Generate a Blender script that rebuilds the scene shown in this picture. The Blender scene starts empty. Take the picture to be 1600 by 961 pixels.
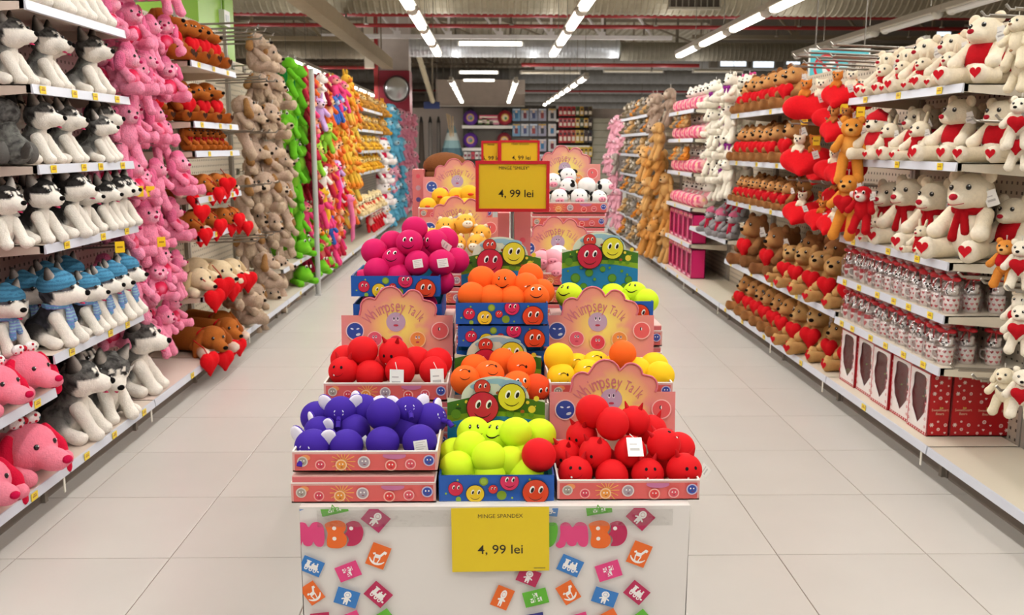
import bpy, math, random
import numpy as np
from mathutils import Vector, Matrix, Euler
random.seed(7); np.random.seed(7)
D = bpy.data
SC = bpy.context.scene
COL = SC.collection
PI = math.pi

# ------------------------------------------------------------------ camera
FPX, EYE = 1450.0, 1.65
_v = np.array([(770 - 800) / FPX, (480.5 - 229) / FPX, 1.0]); _v /= np.linalg.norm(_v)
AX = np.array([_v[2], 0, -_v[0]]); AX /= np.linalg.norm(AX)      # world X in camera axes (right, up, forward)
AZ = np.cross(AX, _v)
if AZ[1] < 0: AZ = -AZ
AY = _v
cam = D.cameras.new('camera'); cam.sensor_fit = 'HORIZONTAL'; cam.sensor_width = 36.0
cam.lens = 36.0 * FPX / 1600.0; cam.dof.use_dof = True; cam.dof.focus_distance = 2.75; cam.dof.aperture_fstop = 6.3; cam.clip_start = 0.05; cam.clip_end = 300
camo = D.objects.new('camera', cam); COL.objects.link(camo)
_r = Vector((AX[0], AY[0], AZ[0])); _u = Vector((AX[1], AY[1], AZ[1])); _f = Vector((AX[2], AY[2], AZ[2]))
M = Matrix(((_r.x, _u.x, -_f.x), (_r.y, _u.y, -_f.y), (_r.z, _u.z, -_f.z))).to_4x4()
camo.matrix_world = Matrix.Translation((0, 0, EYE)) @ M
SC.camera = camo

def ray(x, y):
    d = np.array([(x - 800) / FPX, (480.5 - y) / FPX, 1.0])
    return np.array([d @ AX, d @ AY, d @ AZ])
def at(x, y, Y):                      # point of the photograph at distance Y
    d = ray(x, y); t = Y / d[1]; return Vector((d[0] * t, Y, EYE + d[2] * t))
def atX(x, y, X):                     # point of the photograph on the plane at X
    d = ray(x, y); t = X / d[0]; return Vector((X, d[1] * t, EYE + d[2] * t))
def atZ(x, y, Z):
    d = ray(x, y); t = (Z - EYE) / d[2]; return Vector((d[0] * t, d[1] * t, Z))

# ------------------------------------------------------------------ world, exposure, lamps
SC.view_settings.view_transform = 'Standard'; SC.view_settings.look = 'None'
SC.view_settings.gamma = 1.0; SC.view_settings.exposure = -0.30
SC.view_settings.use_curve_mapping = False
W = D.worlds.new('world'); SC.world = W; W.use_nodes = True
W.node_tree.nodes['Background'].inputs[0].default_value = (1.0, 0.97, 0.95, 1)
W.node_tree.nodes['Background'].inputs[1].default_value = 0.15
SC.cycles.max_bounces = 6; SC.cycles.diffuse_bounces = 3; SC.cycles.glossy_bounces = 3
SC.cycles.transparent_max_bounces = 10; SC.cycles.transmission_bounces = 4
SC.cycles.sample_clamp_indirect = 6.0
LIGHT_Z = 3.3
ROW_X = [-1.02, 1.12, 3.32, 5.55, -3.3, -5.55]
def area(name, x, y, z, sx, sy, power, col=(1, 0.972, 0.93)):
    l = D.lights.new(name, 'AREA'); l.shape = 'RECTANGLE'; l.size = sx; l.size_y = sy; l.energy = power; l.color = col
    o = D.objects.new(name, l); COL.objects.link(o); o.location = (x, y, z)
    return o
for i, x in enumerate(ROW_X):
    area('row_lamp', x, 7.0, LIGHT_Z - 0.06, 0.14, 22.0, 325 if i < 3 else 230)
    if i != 3: area('row_lamp', x, 30.5, LIGHT_Z - 0.06, 0.14, 12.0, 190)
    up = area('fill_uplight', x, 14.0, LIGHT_Z + 0.14, 0.10, 36.0, 150); up.rotation_euler = (PI, 0, 0)  # upward fill added along each row to brighten the ceiling
for x in (-9, 12, 20):
    area('row_lamp', x, 25.0, 3.6, 0.2, 50.0, 400)
area('row_lamp', 2.0, 62.0, 3.6, 12.0, 30.0, 900)  # broad area light added over the far hall, no fitting modelled
up = area('fill_uplight', 8.0, 55.0, 3.8, 14.0, 50.0, 1100); up.rotation_euler = (PI, 0, 0)  # wide upward fill added to lift the dark far ceiling

# ------------------------------------------------------------------ colour and material helpers
def lin(c):
    if isinstance(c, str):
        c = tuple(int(c[i:i + 2], 16) for i in (0, 2, 4))
    return tuple(((v / 255) / 12.92 if v / 255 <= 0.04045 else ((v / 255 + 0.055) / 1.055) ** 2.4) for v in c[:3])
MATS = {}
def nd(nt, t, **kw):
    n = nt.nodes.new(t)
    for k, v in kw.items(): setattr(n, k, v)
    return n
def colmat(name, rough=0.6, metal=0.0, sheen=0.0, noise=0.0, nscale=40.0, bump=0.0, bscale=200.0, spec=0.5, rnd=0.0, coat=0.0):
    """material whose colour comes from the mesh's own colour attribute, with optional mottling and relief"""
    m = D.materials.new(name); m.use_nodes = True; nt = m.node_tree
    b = nt.nodes['Principled BSDF']
    a = nd(nt, 'ShaderNodeAttribute'); a.attribute_name = 'Col'
    out = a.outputs['Color']
    tc = nd(nt, 'ShaderNodeTexCoord')
    if noise > 0:
        n = nd(nt, 'ShaderNodeTexNoise'); n.inputs['Scale'].default_value = nscale; n.inputs['Detail'].default_value = 3
        nt.links.new(tc.outputs['Object'], n.inputs['Vector'])
        mr = nd(nt, 'ShaderNodeMapRange'); mr.inputs[1].default_value = 0.3; mr.inputs[2].default_value = 0.7
        mr.inputs[3].default_value = 1 - noise; mr.inputs[4].default_value = 1 + noise
        nt.links.new(n.outputs['Fac'], mr.inputs[0])
        hs = nd(nt, 'ShaderNodeHueSaturation')
        nt.links.new(mr.outputs[0], hs.inputs['Value']); nt.links.new(out, hs.inputs['Color']); out = hs.outputs['Color']
    if rnd > 0:
        oi = nd(nt, 'ShaderNodeObjectInfo')
        mr = nd(nt, 'ShaderNodeMapRange'); mr.inputs[3].default_value = 1 - rnd; mr.inputs[4].default_value = 1 + rnd
        nt.links.new(oi.outputs['Random'], mr.inputs[0])
        hs = nd(nt, 'ShaderNodeHueSaturation')
        nt.links.new(mr.outputs[0], hs.inputs['Value']); nt.links.new(out, hs.inputs['Color']); out = hs.outputs['Color']
    nt.links.new(out, b.inputs['Base Color'])
    b.inputs['Roughness'].default_value = rough; b.inputs['Metallic'].default_value = metal
    b.inputs['Specular IOR Level'].default_value = spec
    b.inputs['Coat Weight'].default_value = coat
    if sheen > 0:
        b.inputs['Sheen Weight'].default_value = sheen; b.inputs['Sheen Roughness'].default_value = 0.5
        nt.links.new(out, b.inputs['Sheen Tint'])
    if bump > 0:
        n = nd(nt, 'ShaderNodeTexNoise'); n.inputs['Scale'].default_value = bscale; n.inputs['Detail'].default_value = 2
        nt.links.new(tc.outputs['Object'], n.inputs['Vector'])
        bp = nd(nt, 'ShaderNodeBump'); bp.inputs['Strength'].default_value = bump; bp.inputs['Distance'].default_value = 0.006
        nt.links.new(n.outputs['Fac'], bp.inputs['Height']); nt.links.new(bp.outputs['Normal'], b.inputs['Normal'])
    MATS[name] = m
    return m
colmat('plush', 0.95, sheen=0.07, noise=0.05, nscale=70, bump=0.55, bscale=170, spec=0.15, rnd=0.05)
colmat('shaggy_plush', 0.95, sheen=0.10, noise=0.11, nscale=95, bump=1.0, bscale=110, spec=0.12, rnd=0.06)
colmat('spandex', 0.7, noise=0.02, nscale=20, bump=0.04, bscale=500, spec=0.18)
colmat('gloss', 0.12, spec=0.6)
colmat('card', 0.55, spec=0.35)
colmat('print', 0.32, spec=0.45)
colmat('paint', 0.38, spec=0.45, noise=0.015, nscale=6)
colmat('dull', 0.8, spec=0.2, noise=0.05, nscale=5)
colmat('metal', 0.3, metal=0.9)
colmat('ceramic', 0.12, spec=0.6, coat=0.3)
colmat('cloth', 0.5, spec=0.35, noise=0.012, nscale=3, bump=0.05, bscale=8)

def emis(name, rgb, s):
    m = D.materials.new(name); m.use_nodes = True; nt = m.node_tree
    b = nt.nodes['Principled BSDF']; b.inputs['Base Color'].default_value = (0.9, 0.9, 0.9, 1)
    b.inputs['Emission Color'].default_value = (*rgb, 1); b.inputs['Emission Strength'].default_value = s
    MATS[name] = m
emis('tube_glow', (1, 0.96, 0.88), 7.0)
emis('daylight', (0.80, 0.90, 1.0), 1.6)
def film(name, tint, t, rough=0.06):
    m = D.materials.new(name); m.use_nodes = True; nt = m.node_tree
    for n in list(nt.nodes): nt.nodes.remove(n)
    o = nd(nt, 'ShaderNodeOutputMaterial'); mx = nd(nt, 'ShaderNodeMixShader')
    tr = nd(nt, 'ShaderNodeBsdfTransparent'); tr.inputs[0].default_value = (*tint, 1)
    g = nd(nt, 'ShaderNodeBsdfGlossy'); g.inputs['Roughness'].default_value = rough
    tc = nd(nt, 'ShaderNodeTexCoord'); n = nd(nt, 'ShaderNodeTexNoise'); n.inputs['Scale'].default_value = 35
    nt.links.new(tc.outputs['Object'], n.inputs['Vector'])
    bp = nd(nt, 'ShaderNodeBump'); bp.inputs['Strength'].default_value = 0.8; bp.inputs['Distance'].default_value = 0.01
    nt.links.new(n.outputs['Fac'], bp.inputs['Height']); nt.links.new(bp.outputs['Normal'], g.inputs['Normal'])
    mx.inputs[0].default_value = t
    nt.links.new(tr.outputs[0], mx.inputs[1]); nt.links.new(g.outputs[0], mx.inputs[2]); nt.links.new(mx.outputs[0], o.inputs[0])
    MATS[name] = m
film('cellophane', (0.97, 0.95, 0.95), 0.20)
film('window_film', (0.95, 0.95, 0.95), 0.09, 0.06)
film('acrylic', (0.95, 0.95, 0.945), 0.06, 0.15)

def wall_mat(name, c, kind):
    m = D.materials.new(name); m.use_nodes = True; nt = m.node_tree; b = nt.nodes['Principled BSDF']
    tc = nd(nt, 'ShaderNodeTexCoord')
    b.inputs['Roughness'].default_value = 0.7
    c = lin(c)
    if kind == 'pegboard':                         # pressed perforated steel: rows of small dark holes
        sep = nd(nt, 'ShaderNodeSeparateXYZ'); nt.links.new(tc.outputs['Object'], sep.inputs[0])
        def frac(sock, s):
            a = nd(nt, 'ShaderNodeMath', operation='MULTIPLY'); a.inputs[1].default_value = s; nt.links.new(sock, a.inputs[0])
            f = nd(nt, 'ShaderNodeMath', operation='FRACT'); nt.links.new(a.outputs[0], f.inputs[0])
            d = nd(nt, 'ShaderNodeMath', operation='SUBTRACT'); d.inputs[1].default_value = 0.5; nt.links.new(f.outputs[0], d.inputs[0])
            ab = nd(nt, 'ShaderNodeMath', operation='ABSOLUTE'); nt.links.new(d.outputs[0], ab.inputs[0]); return ab.outputs[0]
        fy = frac(sep.outputs['Y'], 20); fz = frac(sep.outputs['Z'], 20)
        mx = nd(nt, 'ShaderNodeMath', operation='MAXIMUM'); nt.links.new(fy, mx.inputs[0]); nt.links.new(fz, mx.inputs[1])
        lt = nd(nt, 'ShaderNodeMath', operation='LESS_THAN'); lt.inputs[1].default_value = 0.16; nt.links.new(mx.outputs[0], lt.inputs[0])
        mix = nd(nt, 'ShaderNodeMix', data_type='RGBA'); nt.links.new(lt.outputs[0], mix.inputs['Factor'])
        mix.inputs['A'].default_value = (*c, 1); mix.inputs['B'].default_value = (c[0] * .15, c[1] * .14, c[2] * .13, 1)
        nt.links.new(mix.outputs['Result'], b.inputs['Base Color'])
    elif kind == 'noise':
        n = nd(nt, 'ShaderNodeTexNoise'); n.inputs['Scale'].default_value = 1.3; n.inputs['Detail'].default_value = 4
        nt.links.new(tc.outputs['Object'], n.inputs['Vector'])
        mix = nd(nt, 'ShaderNodeMix', data_type='RGBA'); nt.links.new(n.outputs['Fac'], mix.inputs['Factor'])
        mix.inputs['A'].default_value = (*[v * 0.86 for v in c], 1); mix.inputs['B'].default_value = (*[min(1, v * 1.12) for v in c], 1)
        nt.links.new(mix.outputs['Result'], b.inputs['Base Color'])
    elif kind == 'tile':
        oi = nd(nt, 'ShaderNodeObjectInfo'); n = nd(nt, 'ShaderNodeTexNoise'); n.inputs['Scale'].default_value = 2.0; n.inputs['Detail'].default_value = 5
        ge = nd(nt, 'ShaderNodeNewGeometry'); nt.links.new(ge.outputs['Position'], n.inputs['Vector'])
        mr = nd(nt, 'ShaderNodeMapRange'); mr.inputs[3].default_value = 0.965; mr.inputs[4].default_value = 1.02; nt.links.new(oi.outputs['Random'], mr.inputs[0])
        mr2 = nd(nt, 'ShaderNodeMapRange'); mr2.inputs[1].default_value = .3; mr2.inputs[2].default_value = .7; mr2.inputs[3].default_value = 0.97; mr2.inputs[4].default_value = 1.02; nt.links.new(n.outputs['Fac'], mr2.inputs[0])
        mu = nd(nt, 'ShaderNodeMath', operation='MULTIPLY'); nt.links.new(mr.outputs[0], mu.inputs[0]); nt.links.new(mr2.outputs[0], mu.inputs[1])
        hs = nd(nt, 'ShaderNodeHueSaturation'); hs.inputs['Color'].default_value = (*c, 1); nt.links.new(mu.outputs[0], hs.inputs['Value'])
        nt.links.new(hs.outputs['Color'], b.inputs['Base Color']); b.inputs['Roughness'].default_value = 0.3
        b.inputs['Specular IOR Level'].default_value = 0.4
    MATS[name] = m
wall_mat('pegboard_pink', 'b59a94', 'pegboard'); wall_mat('pegboard_beige', 'cfc4b0', 'pegboard')
wall_mat('floor_tile', 'cdc8c2', 'tile'); wall_mat('grout', '8d7a6c', 'noise')
wall_mat('deck', 'a39a86', 'noise'); wall_mat('plaster', 'b8aca4', 'noise')

# ------------------------------------------------------------------ mesh builder
class MB:
    def __init__(s): s.v = []; s.f = []; s.c = []; s.sm = []
    def add(s, vs, fs, col, smooth=False):
        o = len(s.v); s.v += [tuple(map(float, p)) for p in vs]; l = lin(col)
        for f in fs: s.f.append(tuple(i + o for i in f)); s.c.append(l); s.sm.append(smooth)
    def box(s, a, b, col, M=None):
        (x0, y0, z0), (x1, y1, z1) = a, b
        vs = [Vector(p) for p in ((x0, y0, z0), (x1, y0, z0), (x1, y1, z0), (x0, y1, z0), (x0, y0, z1), (x1, y0, z1), (x1, y1, z1), (x0, y1, z1))]
        if M is not None: vs = [M @ p for p in vs]
        s.add(vs, [(3, 2, 1, 0), (4, 5, 6, 7), (0, 1, 5, 4), (1, 2, 6, 5), (2, 3, 7, 6), (3, 0, 4, 7)], col); return s
    def cyl(s, p0, p1, r0, col, r1=None, n=12, caps=True, smooth=True):
        p0, p1 = Vector(p0), Vector(p1); r1 = r0 if r1 is None else r1
        z = (p1 - p0).normalized(); x = z.orthogonal().normalized(); y = z.cross(x)
        vs = []
        for p, r in ((p0, r0), (p1, r1)):
            for i in range(n):
                a = 2 * PI * i / n; vs.append(p + x * (r * math.cos(a)) + y * (r * math.sin(a)))
        s.add(vs, [(i, (i + 1) % n, n + (i + 1) % n, n + i) for i in range(n)], col, smooth)
        if caps: s.add(vs, [tuple(range(n - 1, -1, -1)), tuple(range(n, 2 * n))], col)
        return s
    def tube(s, pts, r, col, n=6):
        for a, b in zip(pts[:-1], pts[1:]): s.cyl(a, b, r, col, n=n)
        return s
    def lathe(s, prof, col, n=20, c=(0, 0, 0), smooth=True, yaw=0):
        vs = []; fs = []
        for (r, z) in prof:
            for i in range(n):
                a = 2 * PI * i / n + yaw; vs.append((c[0] + r * math.cos(a), c[1] + r * math.sin(a), c[2] + z))
        for k in range(len(prof) - 1):
            for i in range(n):
                j = (i + 1) % n; fs.append((k * n + i, k * n + j, (k + 1) * n + j, (k + 1) * n + i))
        s.add(vs, fs, col, smooth); return s
    def ell(s, c, r, col, n=12, m=8, M=None):
        c = Vector(c); vs = [c + Vector((0, 0, -r[2]))]; fs = []
        for k in range(1, m):
            t = -PI / 2 + PI * k / m
            for i in range(n):
                a = 2 * PI * i / n
                vs.append(c + Vector((r[0] * math.cos(t) * math.cos(a), r[1] * math.cos(t) * math.sin(a), r[2] * math.sin(t))))
        vs.append(c + Vector((0, 0, r[2])))
        if M is not None: vs = [c + M @ (p - c) for p in vs]
        for i in range(n):
            j = (i + 1) % n
            fs.append((0, 1 + j, 1 + i))
            for k in range(m - 2): fs.append((1 + k * n + i, 1 + k * n + j, 1 + (k + 1) * n + j, 1 + (k + 1) * n + i))
            fs.append((1 + (m - 2) * n + i, 1 + (m - 2) * n + j, len(vs) - 1))
        s.add(vs, fs, col, True); return s
    def prism(s, pts, y0, y1, col, side=None):          # outline in x,z extruded along y (front at y0)
        n = len(pts); vs = [(p[0], y0, p[1]) for p in pts] + [(p[0], y1, p[1]) for p in pts]
        s.add(vs, [tuple(range(n)), tuple(range(2 * n - 1, n - 1, -1))], col)
        s.add(vs, [(i, n + i, n + (i + 1) % n, (i + 1) % n) for i in range(n)], side or col); return s
    def mesh(s, name, mat):
        me = D.meshes.new(name); me.from_pydata(s.v, [], s.f)
        a = me.color_attributes.new('Col', 'FLOAT_COLOR', 'CORNER')
        cnt = np.array([len(f) for f in s.f]); c = np.repeat(np.array(s.c), cnt, axis=0)
        a.data.foreach_set('color', np.hstack([c, np.ones((len(c), 1))]).astype(np.float32).ravel())
        me.polygons.foreach_set('use_smooth', np.array(s.sm, dtype=bool))
        me.materials.append(MATS[mat] if isinstance(mat, str) else mat); me.update()
        return me

# flat print: layers of coloured outlines in the x,z plane facing -y, each a hair prouder than the last
class Flat(MB):
    def __init__(s, y=0.0, step=0.00025): MB.__init__(s); s.y = y; s.step = step; s.clip = None
    def poly(s, pts, col, up=True):
        if s.clip: pts = clip_rect(pts, s.clip)
        if len(pts) < 3: return s
        if up: s.y -= s.step
        A = sum(pts[i][0] * pts[(i + 1) % len(pts)][1] - pts[(i + 1) % len(pts)][0] * pts[i][1] for i in range(len(pts)))
        if A < 0: pts = pts[::-1]
        s.add([(p[0], s.y, p[1]) for p in pts], [tuple(range(len(pts)))], col); return s
    def el(s, cx, cz, rx, rz, col, rot=0, n=22, up=True):
        ca, sa = math.cos(rot), math.sin(rot); P = []
        for i in range(n):
            a = 2 * PI * i / n; u, v = rx * math.cos(a), rz * math.sin(a); P.append((cx + u * ca - v * sa, cz + u * sa + v * ca))
        return s.poly(P, col, up)
    def rect(s, cx, cz, w, h, col, rot=0, up=True):
        ca, sa = math.cos(rot), math.sin(rot)
        return s.poly([(cx + u * ca - v * sa, cz + u * sa + v * ca) for u, v in ((-w / 2, -h / 2), (w / 2, -h / 2), (w / 2, h / 2), (-w / 2, h / 2))], col, up)
    def arc(s, cx, cz, r, a0, a1, wid, col, n=10, sy=1.0):
        P = [];
        for i in range(n + 1):
            a = a0 + (a1 - a0) * i / n; t = wid * math.sin(PI * (0.1 + 0.8 * i / n)); P.append((cx + (r + t / 2) * math.cos(a), cz + sy * (r + t / 2) * math.sin(a)))
        for i in range(n, -1, -1):
            a = a0 + (a1 - a0) * i / n; t = wid * math.sin(PI * (0.1 + 0.8 * i / n)); P.append((cx + (r - t / 2) * math.cos(a), cz + sy * (r - t / 2) * math.sin(a)))
        return s.poly(P, col)
    def text(s, body, cx, cz, size, col, rot=0, align='CENTER', sx=1.0, bold=0.0):
        vs, fs = glyphs(body, size, align, bold); ca, sa = math.cos(rot), math.sin(rot); s.y -= s.step
        s.add([(cx + (u * sx) * ca - v * sa, s.y, cz + u * sx * sa + v * ca) for u, v in vs], fs, col); return s
def clip_rect(pts, R):
    def cut(P, f, g):
        out = []
        for i in range(len(P)):
            a, b = P[i], P[(i + 1) % len(P)]; ia, ib = f(a), f(b)
            if ia: out.append(a)
            if ia != ib: out.append(g(a, b))
        return out
    x0, z0, x1, z1 = R
    def ix(X): return lambda a, b: (X, a[1] + (b[1] - a[1]) * (X - a[0]) / (b[0] - a[0]))
    def iz(Z): return lambda a, b: (a[0] + (b[0] - a[0]) * (Z - a[1]) / (b[1] - a[1]), Z)
    for f, g in ((lambda p: p[0] >= x0, ix(x0)), (lambda p: p[0] <= x1, ix(x1)), (lambda p: p[1] >= z0, iz(z0)), (lambda p: p[1] <= z1, iz(z1))):
        if pts: pts = cut(pts, f, g)
    return pts
_G = {}
def glyphs(body, size, align='CENTER', bold=0.0):
    k = (body, align, bold)
    if k not in _G:
        cu = D.curves.new('lettering', 'FONT'); cu.body = body; cu.align_x = align; cu.size = 1.0; cu.resolution_u = 3; cu.offset = bold
        o = D.objects.new('lettering', cu); me = D.meshes.new_from_object(o)
        _G[k] = ([(v.co.x, v.co.y) for v in me.vertices], [tuple(p.vertices) for p in me.polygons])
        D.objects.remove(o); D.meshes.remove(me)
    vs, fs = _G[k]; return [(x * size, y * size) for x, y in vs], fs

# ------------------------------------------------------------------ soft shapes: smooth union of rounded pieces
def soft(prims, n=18, k=0.015, shag=0.0, mat='plush', name='body', colf=None, fs=30.0, mirror=False):
    P = []
    lo = np.full(3, 1e9); hi = -lo
    for p in prims:
        if p[0] == 'e':
            c = np.array(p[1], float); r = np.array(p[2], float); R = None
            if len(p) > 4 and p[4] is not None: R = np.array(Euler(p[4]).to_matrix())
            m = np.full(3, r.max()) if R is not None else r
            lo = np.minimum(lo, c - m); hi = np.maximum(hi, c + m); P.append(('e', c, r, lin(p[3]), R))
        else:
            a = np.array(p[1], float); b = np.array(p[2], float); lo = np.minimum(lo, np.minimum(a - p[3], b - p[4])); hi = np.maximum(hi, np.maximum(a + p[3], b + p[4]))
            P.append(('c', a, b, p[3], p[4], lin(p[5])))
    lo -= k * 0.5; hi += k * 0.5
    h = (hi - lo).max() / n; lo -= 1.5 * h; dims = np.ceil((hi - lo) / h + 2.5).astype(int)
    gx, gy, gz = np.meshgrid(*[lo[i] + h * np.arange(dims[i]) for i in range(3)], indexing='ij')
    Q = np.stack([gx, gy, gz], -1)
    def dist(p, Q):
        if p[0] == 'e':
            d = Q - p[1]
            if p[4] is not None: d = d @ p[4]
            k0 = np.linalg.norm(d / p[2], axis=-1); k1 = np.linalg.norm(d / (p[2] ** 2), axis=-1)
            return k0 * (k0 - 1) / np.maximum(k1, 1e-6)
        a, b = p[1], p[2]; ab = b - a; t = np.clip(((Q - a) @ ab) / max(ab @ ab, 1e-9), 0, 1)
        return np.linalg.norm(Q - a - t[..., None] * ab, axis=-1) - (p[3] + (p[4] - p[3]) * t)
    F = None
    for p in P:
        d = dist(p, Q)
        if F is None: F = d
        else:
            hh = np.clip(0.5 + 0.5 * (F - d) / k, 0, 1); F = F * (1 - hh) + d * hh - k * hh * (1 - hh)
    F = np.where(np.abs(F) < 1e-9, 1e-9, F)
    S = F < 0; nx, ny, nz = [d - 1 for d in dims]
    acc = np.zeros((nx, ny, nz, 3)); cnt = np.zeros((nx, ny, nz))
    corners = [(i, j, l) for i in (0, 1) for j in (0, 1) for l in (0, 1)]
    for a in corners:
        for b in corners:
            if sum(abs(a[i] - b[i]) for i in range(3)) == 1 and a < b:
                fa = F[a[0]:a[0] + nx, a[1]:a[1] + ny, a[2]:a[2] + nz]; fb = F[b[0]:b[0] + nx, b[1]:b[1] + ny, b[2]:b[2] + nz]
                mk = (fa < 0) != (fb < 0); t = np.where(mk, fa / np.where(mk, fa - fb, 1), 0)
                pt = np.array(a) + t[..., None] * (np.array(b) - np.array(a))
                acc += np.where(mk[..., None], pt, 0); cnt += mk
    act = cnt > 0; idx = -np.ones((nx, ny, nz), int); idx[act] = np.arange(act.sum())
    I = np.argwhere(act); V = lo + h * (I + acc[act] / cnt[act][:, None])
    quads = []
    for ax in range(3):
        o = [0, 0, 0]; o[ax] = 1
        A = S[:dims[0] - o[0], :dims[1] - o[1], :dims[2] - o[2]]; B = S[o[0]:, o[1]:, o[2]:]
        E = np.argwhere(A != B); u, w = (ax + 1) % 3, (ax + 2) % 3
        E = E[(E[:, u] > 0) & (E[:, w] > 0) & (E[:, u] < dims[u] - 1) & (E[:, w] < dims[w] - 1)]
        if not len(E): continue
        fl = A[E[:, 0], E[:, 1], E[:, 2]]
        eu = np.zeros(3, int); eu[u] = 1; ew = np.zeros(3, int); ew[w] = 1
        q = np.stack([idx[tuple((E - eu - ew).T)], idx[tuple((E - ew).T)], idx[tuple(E.T)], idx[tuple((E - eu).T)]], 1)
        q[~fl] = q[~fl][:, ::-1]; quads.append(q)
    quads = np.concatenate(quads)
    ds = np.stack([dist(p, V) for p in P]); w = np.exp(-(ds - ds.min(0)) / (h * 0.5)); w /= w.sum(0)
    C = (w[..., None] * np.array([p[5] if p[0] == 'c' else p[3] for p in P])[:, None, :]).sum(0)
    if colf: C = colf(V, C)
    if shag > 0:
        ctr = V.mean(0); N = V - ctr; N /= np.maximum(np.linalg.norm(N, axis=1), 1e-6)[:, None]
        rs = np.random.RandomState(len(V)); ph = rs.rand(6, 3) * fs * 2 - fs
        nz_ = sum(np.sin(V @ ph[i] * 3.0 + i) for i in range(6)) / 3.0 + rs.randn(len(V)) * 0.5
        V = V + N * (nz_ * shag)[:, None]
    me = D.meshes.new(name); me.from_pydata(V.tolist(), [], quads.tolist())
    a = me.color_attributes.new('Col', 'FLOAT_COLOR', 'POINT')
    a.data.foreach_set('color', np.hstack([C, np.ones((len(C), 1))]).astype(np.float32).ravel())
    me.polygons.foreach_set('use_smooth', np.ones(len(quads), bool)); me.materials.append(MATS[mat]); me.update()
    return me

# ------------------------------------------------------------------ scene-graph helpers
def tag(o, label=None, cat=None, group=None, kind=None):
    if label: o['label'] = label
    if cat: o['category'] = cat
    if group: o['group'] = group
    if kind: o['kind'] = kind
    return o
def link(name, me, parent=None, loc=(0, 0, 0), rot=None):
    o = D.objects.new(name, me); COL.objects.link(o); o.location = loc
    if rot is not None: o.rotation_euler = rot
    if parent is not None: o.parent = parent
    return o
def thing(name, label, cat, loc=(0, 0, 0), rz=0.0, group=None, rot=None, s=1.0):
    o = D.objects.new(name, None); COL.objects.link(o); o.empty_display_size = 0.05; o.location = loc
    o.rotation_euler = rot if rot is not None else (0, 0, rz)
    if s != 1.0: o.scale = (s, s, s)
    return tag(o, label, cat, group)
ORD = ['first', 'second', 'third', 'fourth', 'fifth', 'sixth', 'seventh', 'eighth', 'ninth', 'tenth', 'eleventh', 'twelfth', 'thirteenth', 'fourteenth', 'fifteenth', 'sixteenth', 'seventeenth', 'eighteenth', 'nineteenth', 'twentieth']
LABELS = set()

# ================================================================== SETTING
def struct(name, mb, mat, parent=None):
    o = link(name, mb.mesh(name, mat), parent)
    if parent is None: o['kind'] = 'structure'
    return o
fl = MB(); fl.box((-14, -6, -0.06), (30, 92, -0.0035), '8d7a6c')
floor = struct('floor', fl, 'grout')
TX, TY = 0.62, 0.663
tm = MB(); g = 0.0022
tm.box((g, g, -0.0034), (TX - g, TY - g, -0.0008), 'cfc5b9')
tm.add([(g, g, -.0008), (TX - g, g, -.0008), (TX - g, TY - g, -.0008), (g, TY - g, -.0008), (g + .002, g + .002, 0), (TX - g - .002, g + .002, 0), (TX - g - .002, TY - g - .002, 0), (g + .002, TY - g - .002, 0)],
       [(4, 5, 6, 7), (0, 1, 5, 4), (1, 2, 6, 5), (2, 3, 7, 6), (3, 0, 4, 7)], 'cfc5b9')
tile_me = tm.mesh('tile', 'floor_tile')
far = MB(); ncount = 0
for j in range(-4, 130):
    y = 3.566 + TY * (j - 3)
    for i in range(-20, 45):
        x = -1.93 + TX * (i)
        if x < -13.9 or x > 29: continue
        if -2.6 < x < 2.5 and 1.0 < y < 24.5 and ncount < 296:
            link('tile', tile_me, floor, (x, y, 0)); ncount += 1
        elif y < 40 and abs(x) < 7:
            far.add([(x + g, y + g, -.0004), (x + TX - g, y + g, -.0004), (x + TX - g, y + TY - g, -.0004), (x + g, y + TY - g, -.0004)], [(0, 1, 2, 3)], 'cfc5b9')
o = link('far_tiles', far.mesh('far_tiles', 'floor_tile'), floor); o['kind'] = 'stuff'

# roof deck: profiled steel sheet, ribs running along the hall
deck = MB()
xs = []; x = -14.0; k = 0
while x < 30:
    xs += [(x, 6.2), (x + 0.10, 6.2), (x + 0.14, 6.12), (x + 0.26, 6.12)]; x += 0.30
vs = [(a, -6, b) for a, b in xs] + [(a, 92, b) for a, b in xs]; n = len(xs)
deck.add(vs, [(i, i + 1, n + i + 1, n + i) for i in range(n - 1)], '8f8672')
struct('ceiling', deck, 'deck')
wb = MB(); wb.box((-14, 91.7, 0), (30, 92, 6.2), 'a79c92'); struct('wall_back', wb, 'plaster')
wl = MB(); wl.box((-14.2, -6, 0), (-14, 92, 6.2), 'a79c92'); struct('wall_left', wl, 'plaster')
wr = MB(); wr.box((30, -6, 0), (30.2, 92, 6.2), 'a79c92'); struct('wall_right', wr, 'plaster')
# shop partition behind the seasonal shelves, and the bulkhead board hung over it
pb = MB(); pb.box((-3.9, 40.0, 0), (7.5, 40.15, 3.25), 'a9a094'); struct('trim_1', pb, 'plaster')
q0, q1 = at(681, 124, 39.6), at(820, 167, 39.6)
bb = MB(); bb.box((q0.x, 39.6, q1.z), (q1.x, 39.75, q0.z), 'b5a79c'); bb.box((q0.x, 39.55, q1.z), (q1.x, 39.8, q1.z + .05), 'd8d2c8')
o = link('bulkhead_board', bb.mesh('bulkhead_board', 'dull')); tag(o, 'plain beige bulkhead board hung over the far shelves', 'panel')
for k_ in range(4):
    xx = q0.x + 0.3 + (q1.x - q0.x - .6) * k_ / 3; r_ = MB(); r_.cyl((xx, 39.67, q0.z), (xx, 39.67, 6.15), 0.015, '88837a', n=6); link('hanger_rod', r_.mesh('hanger_rod', 'metal'), o)

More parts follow.
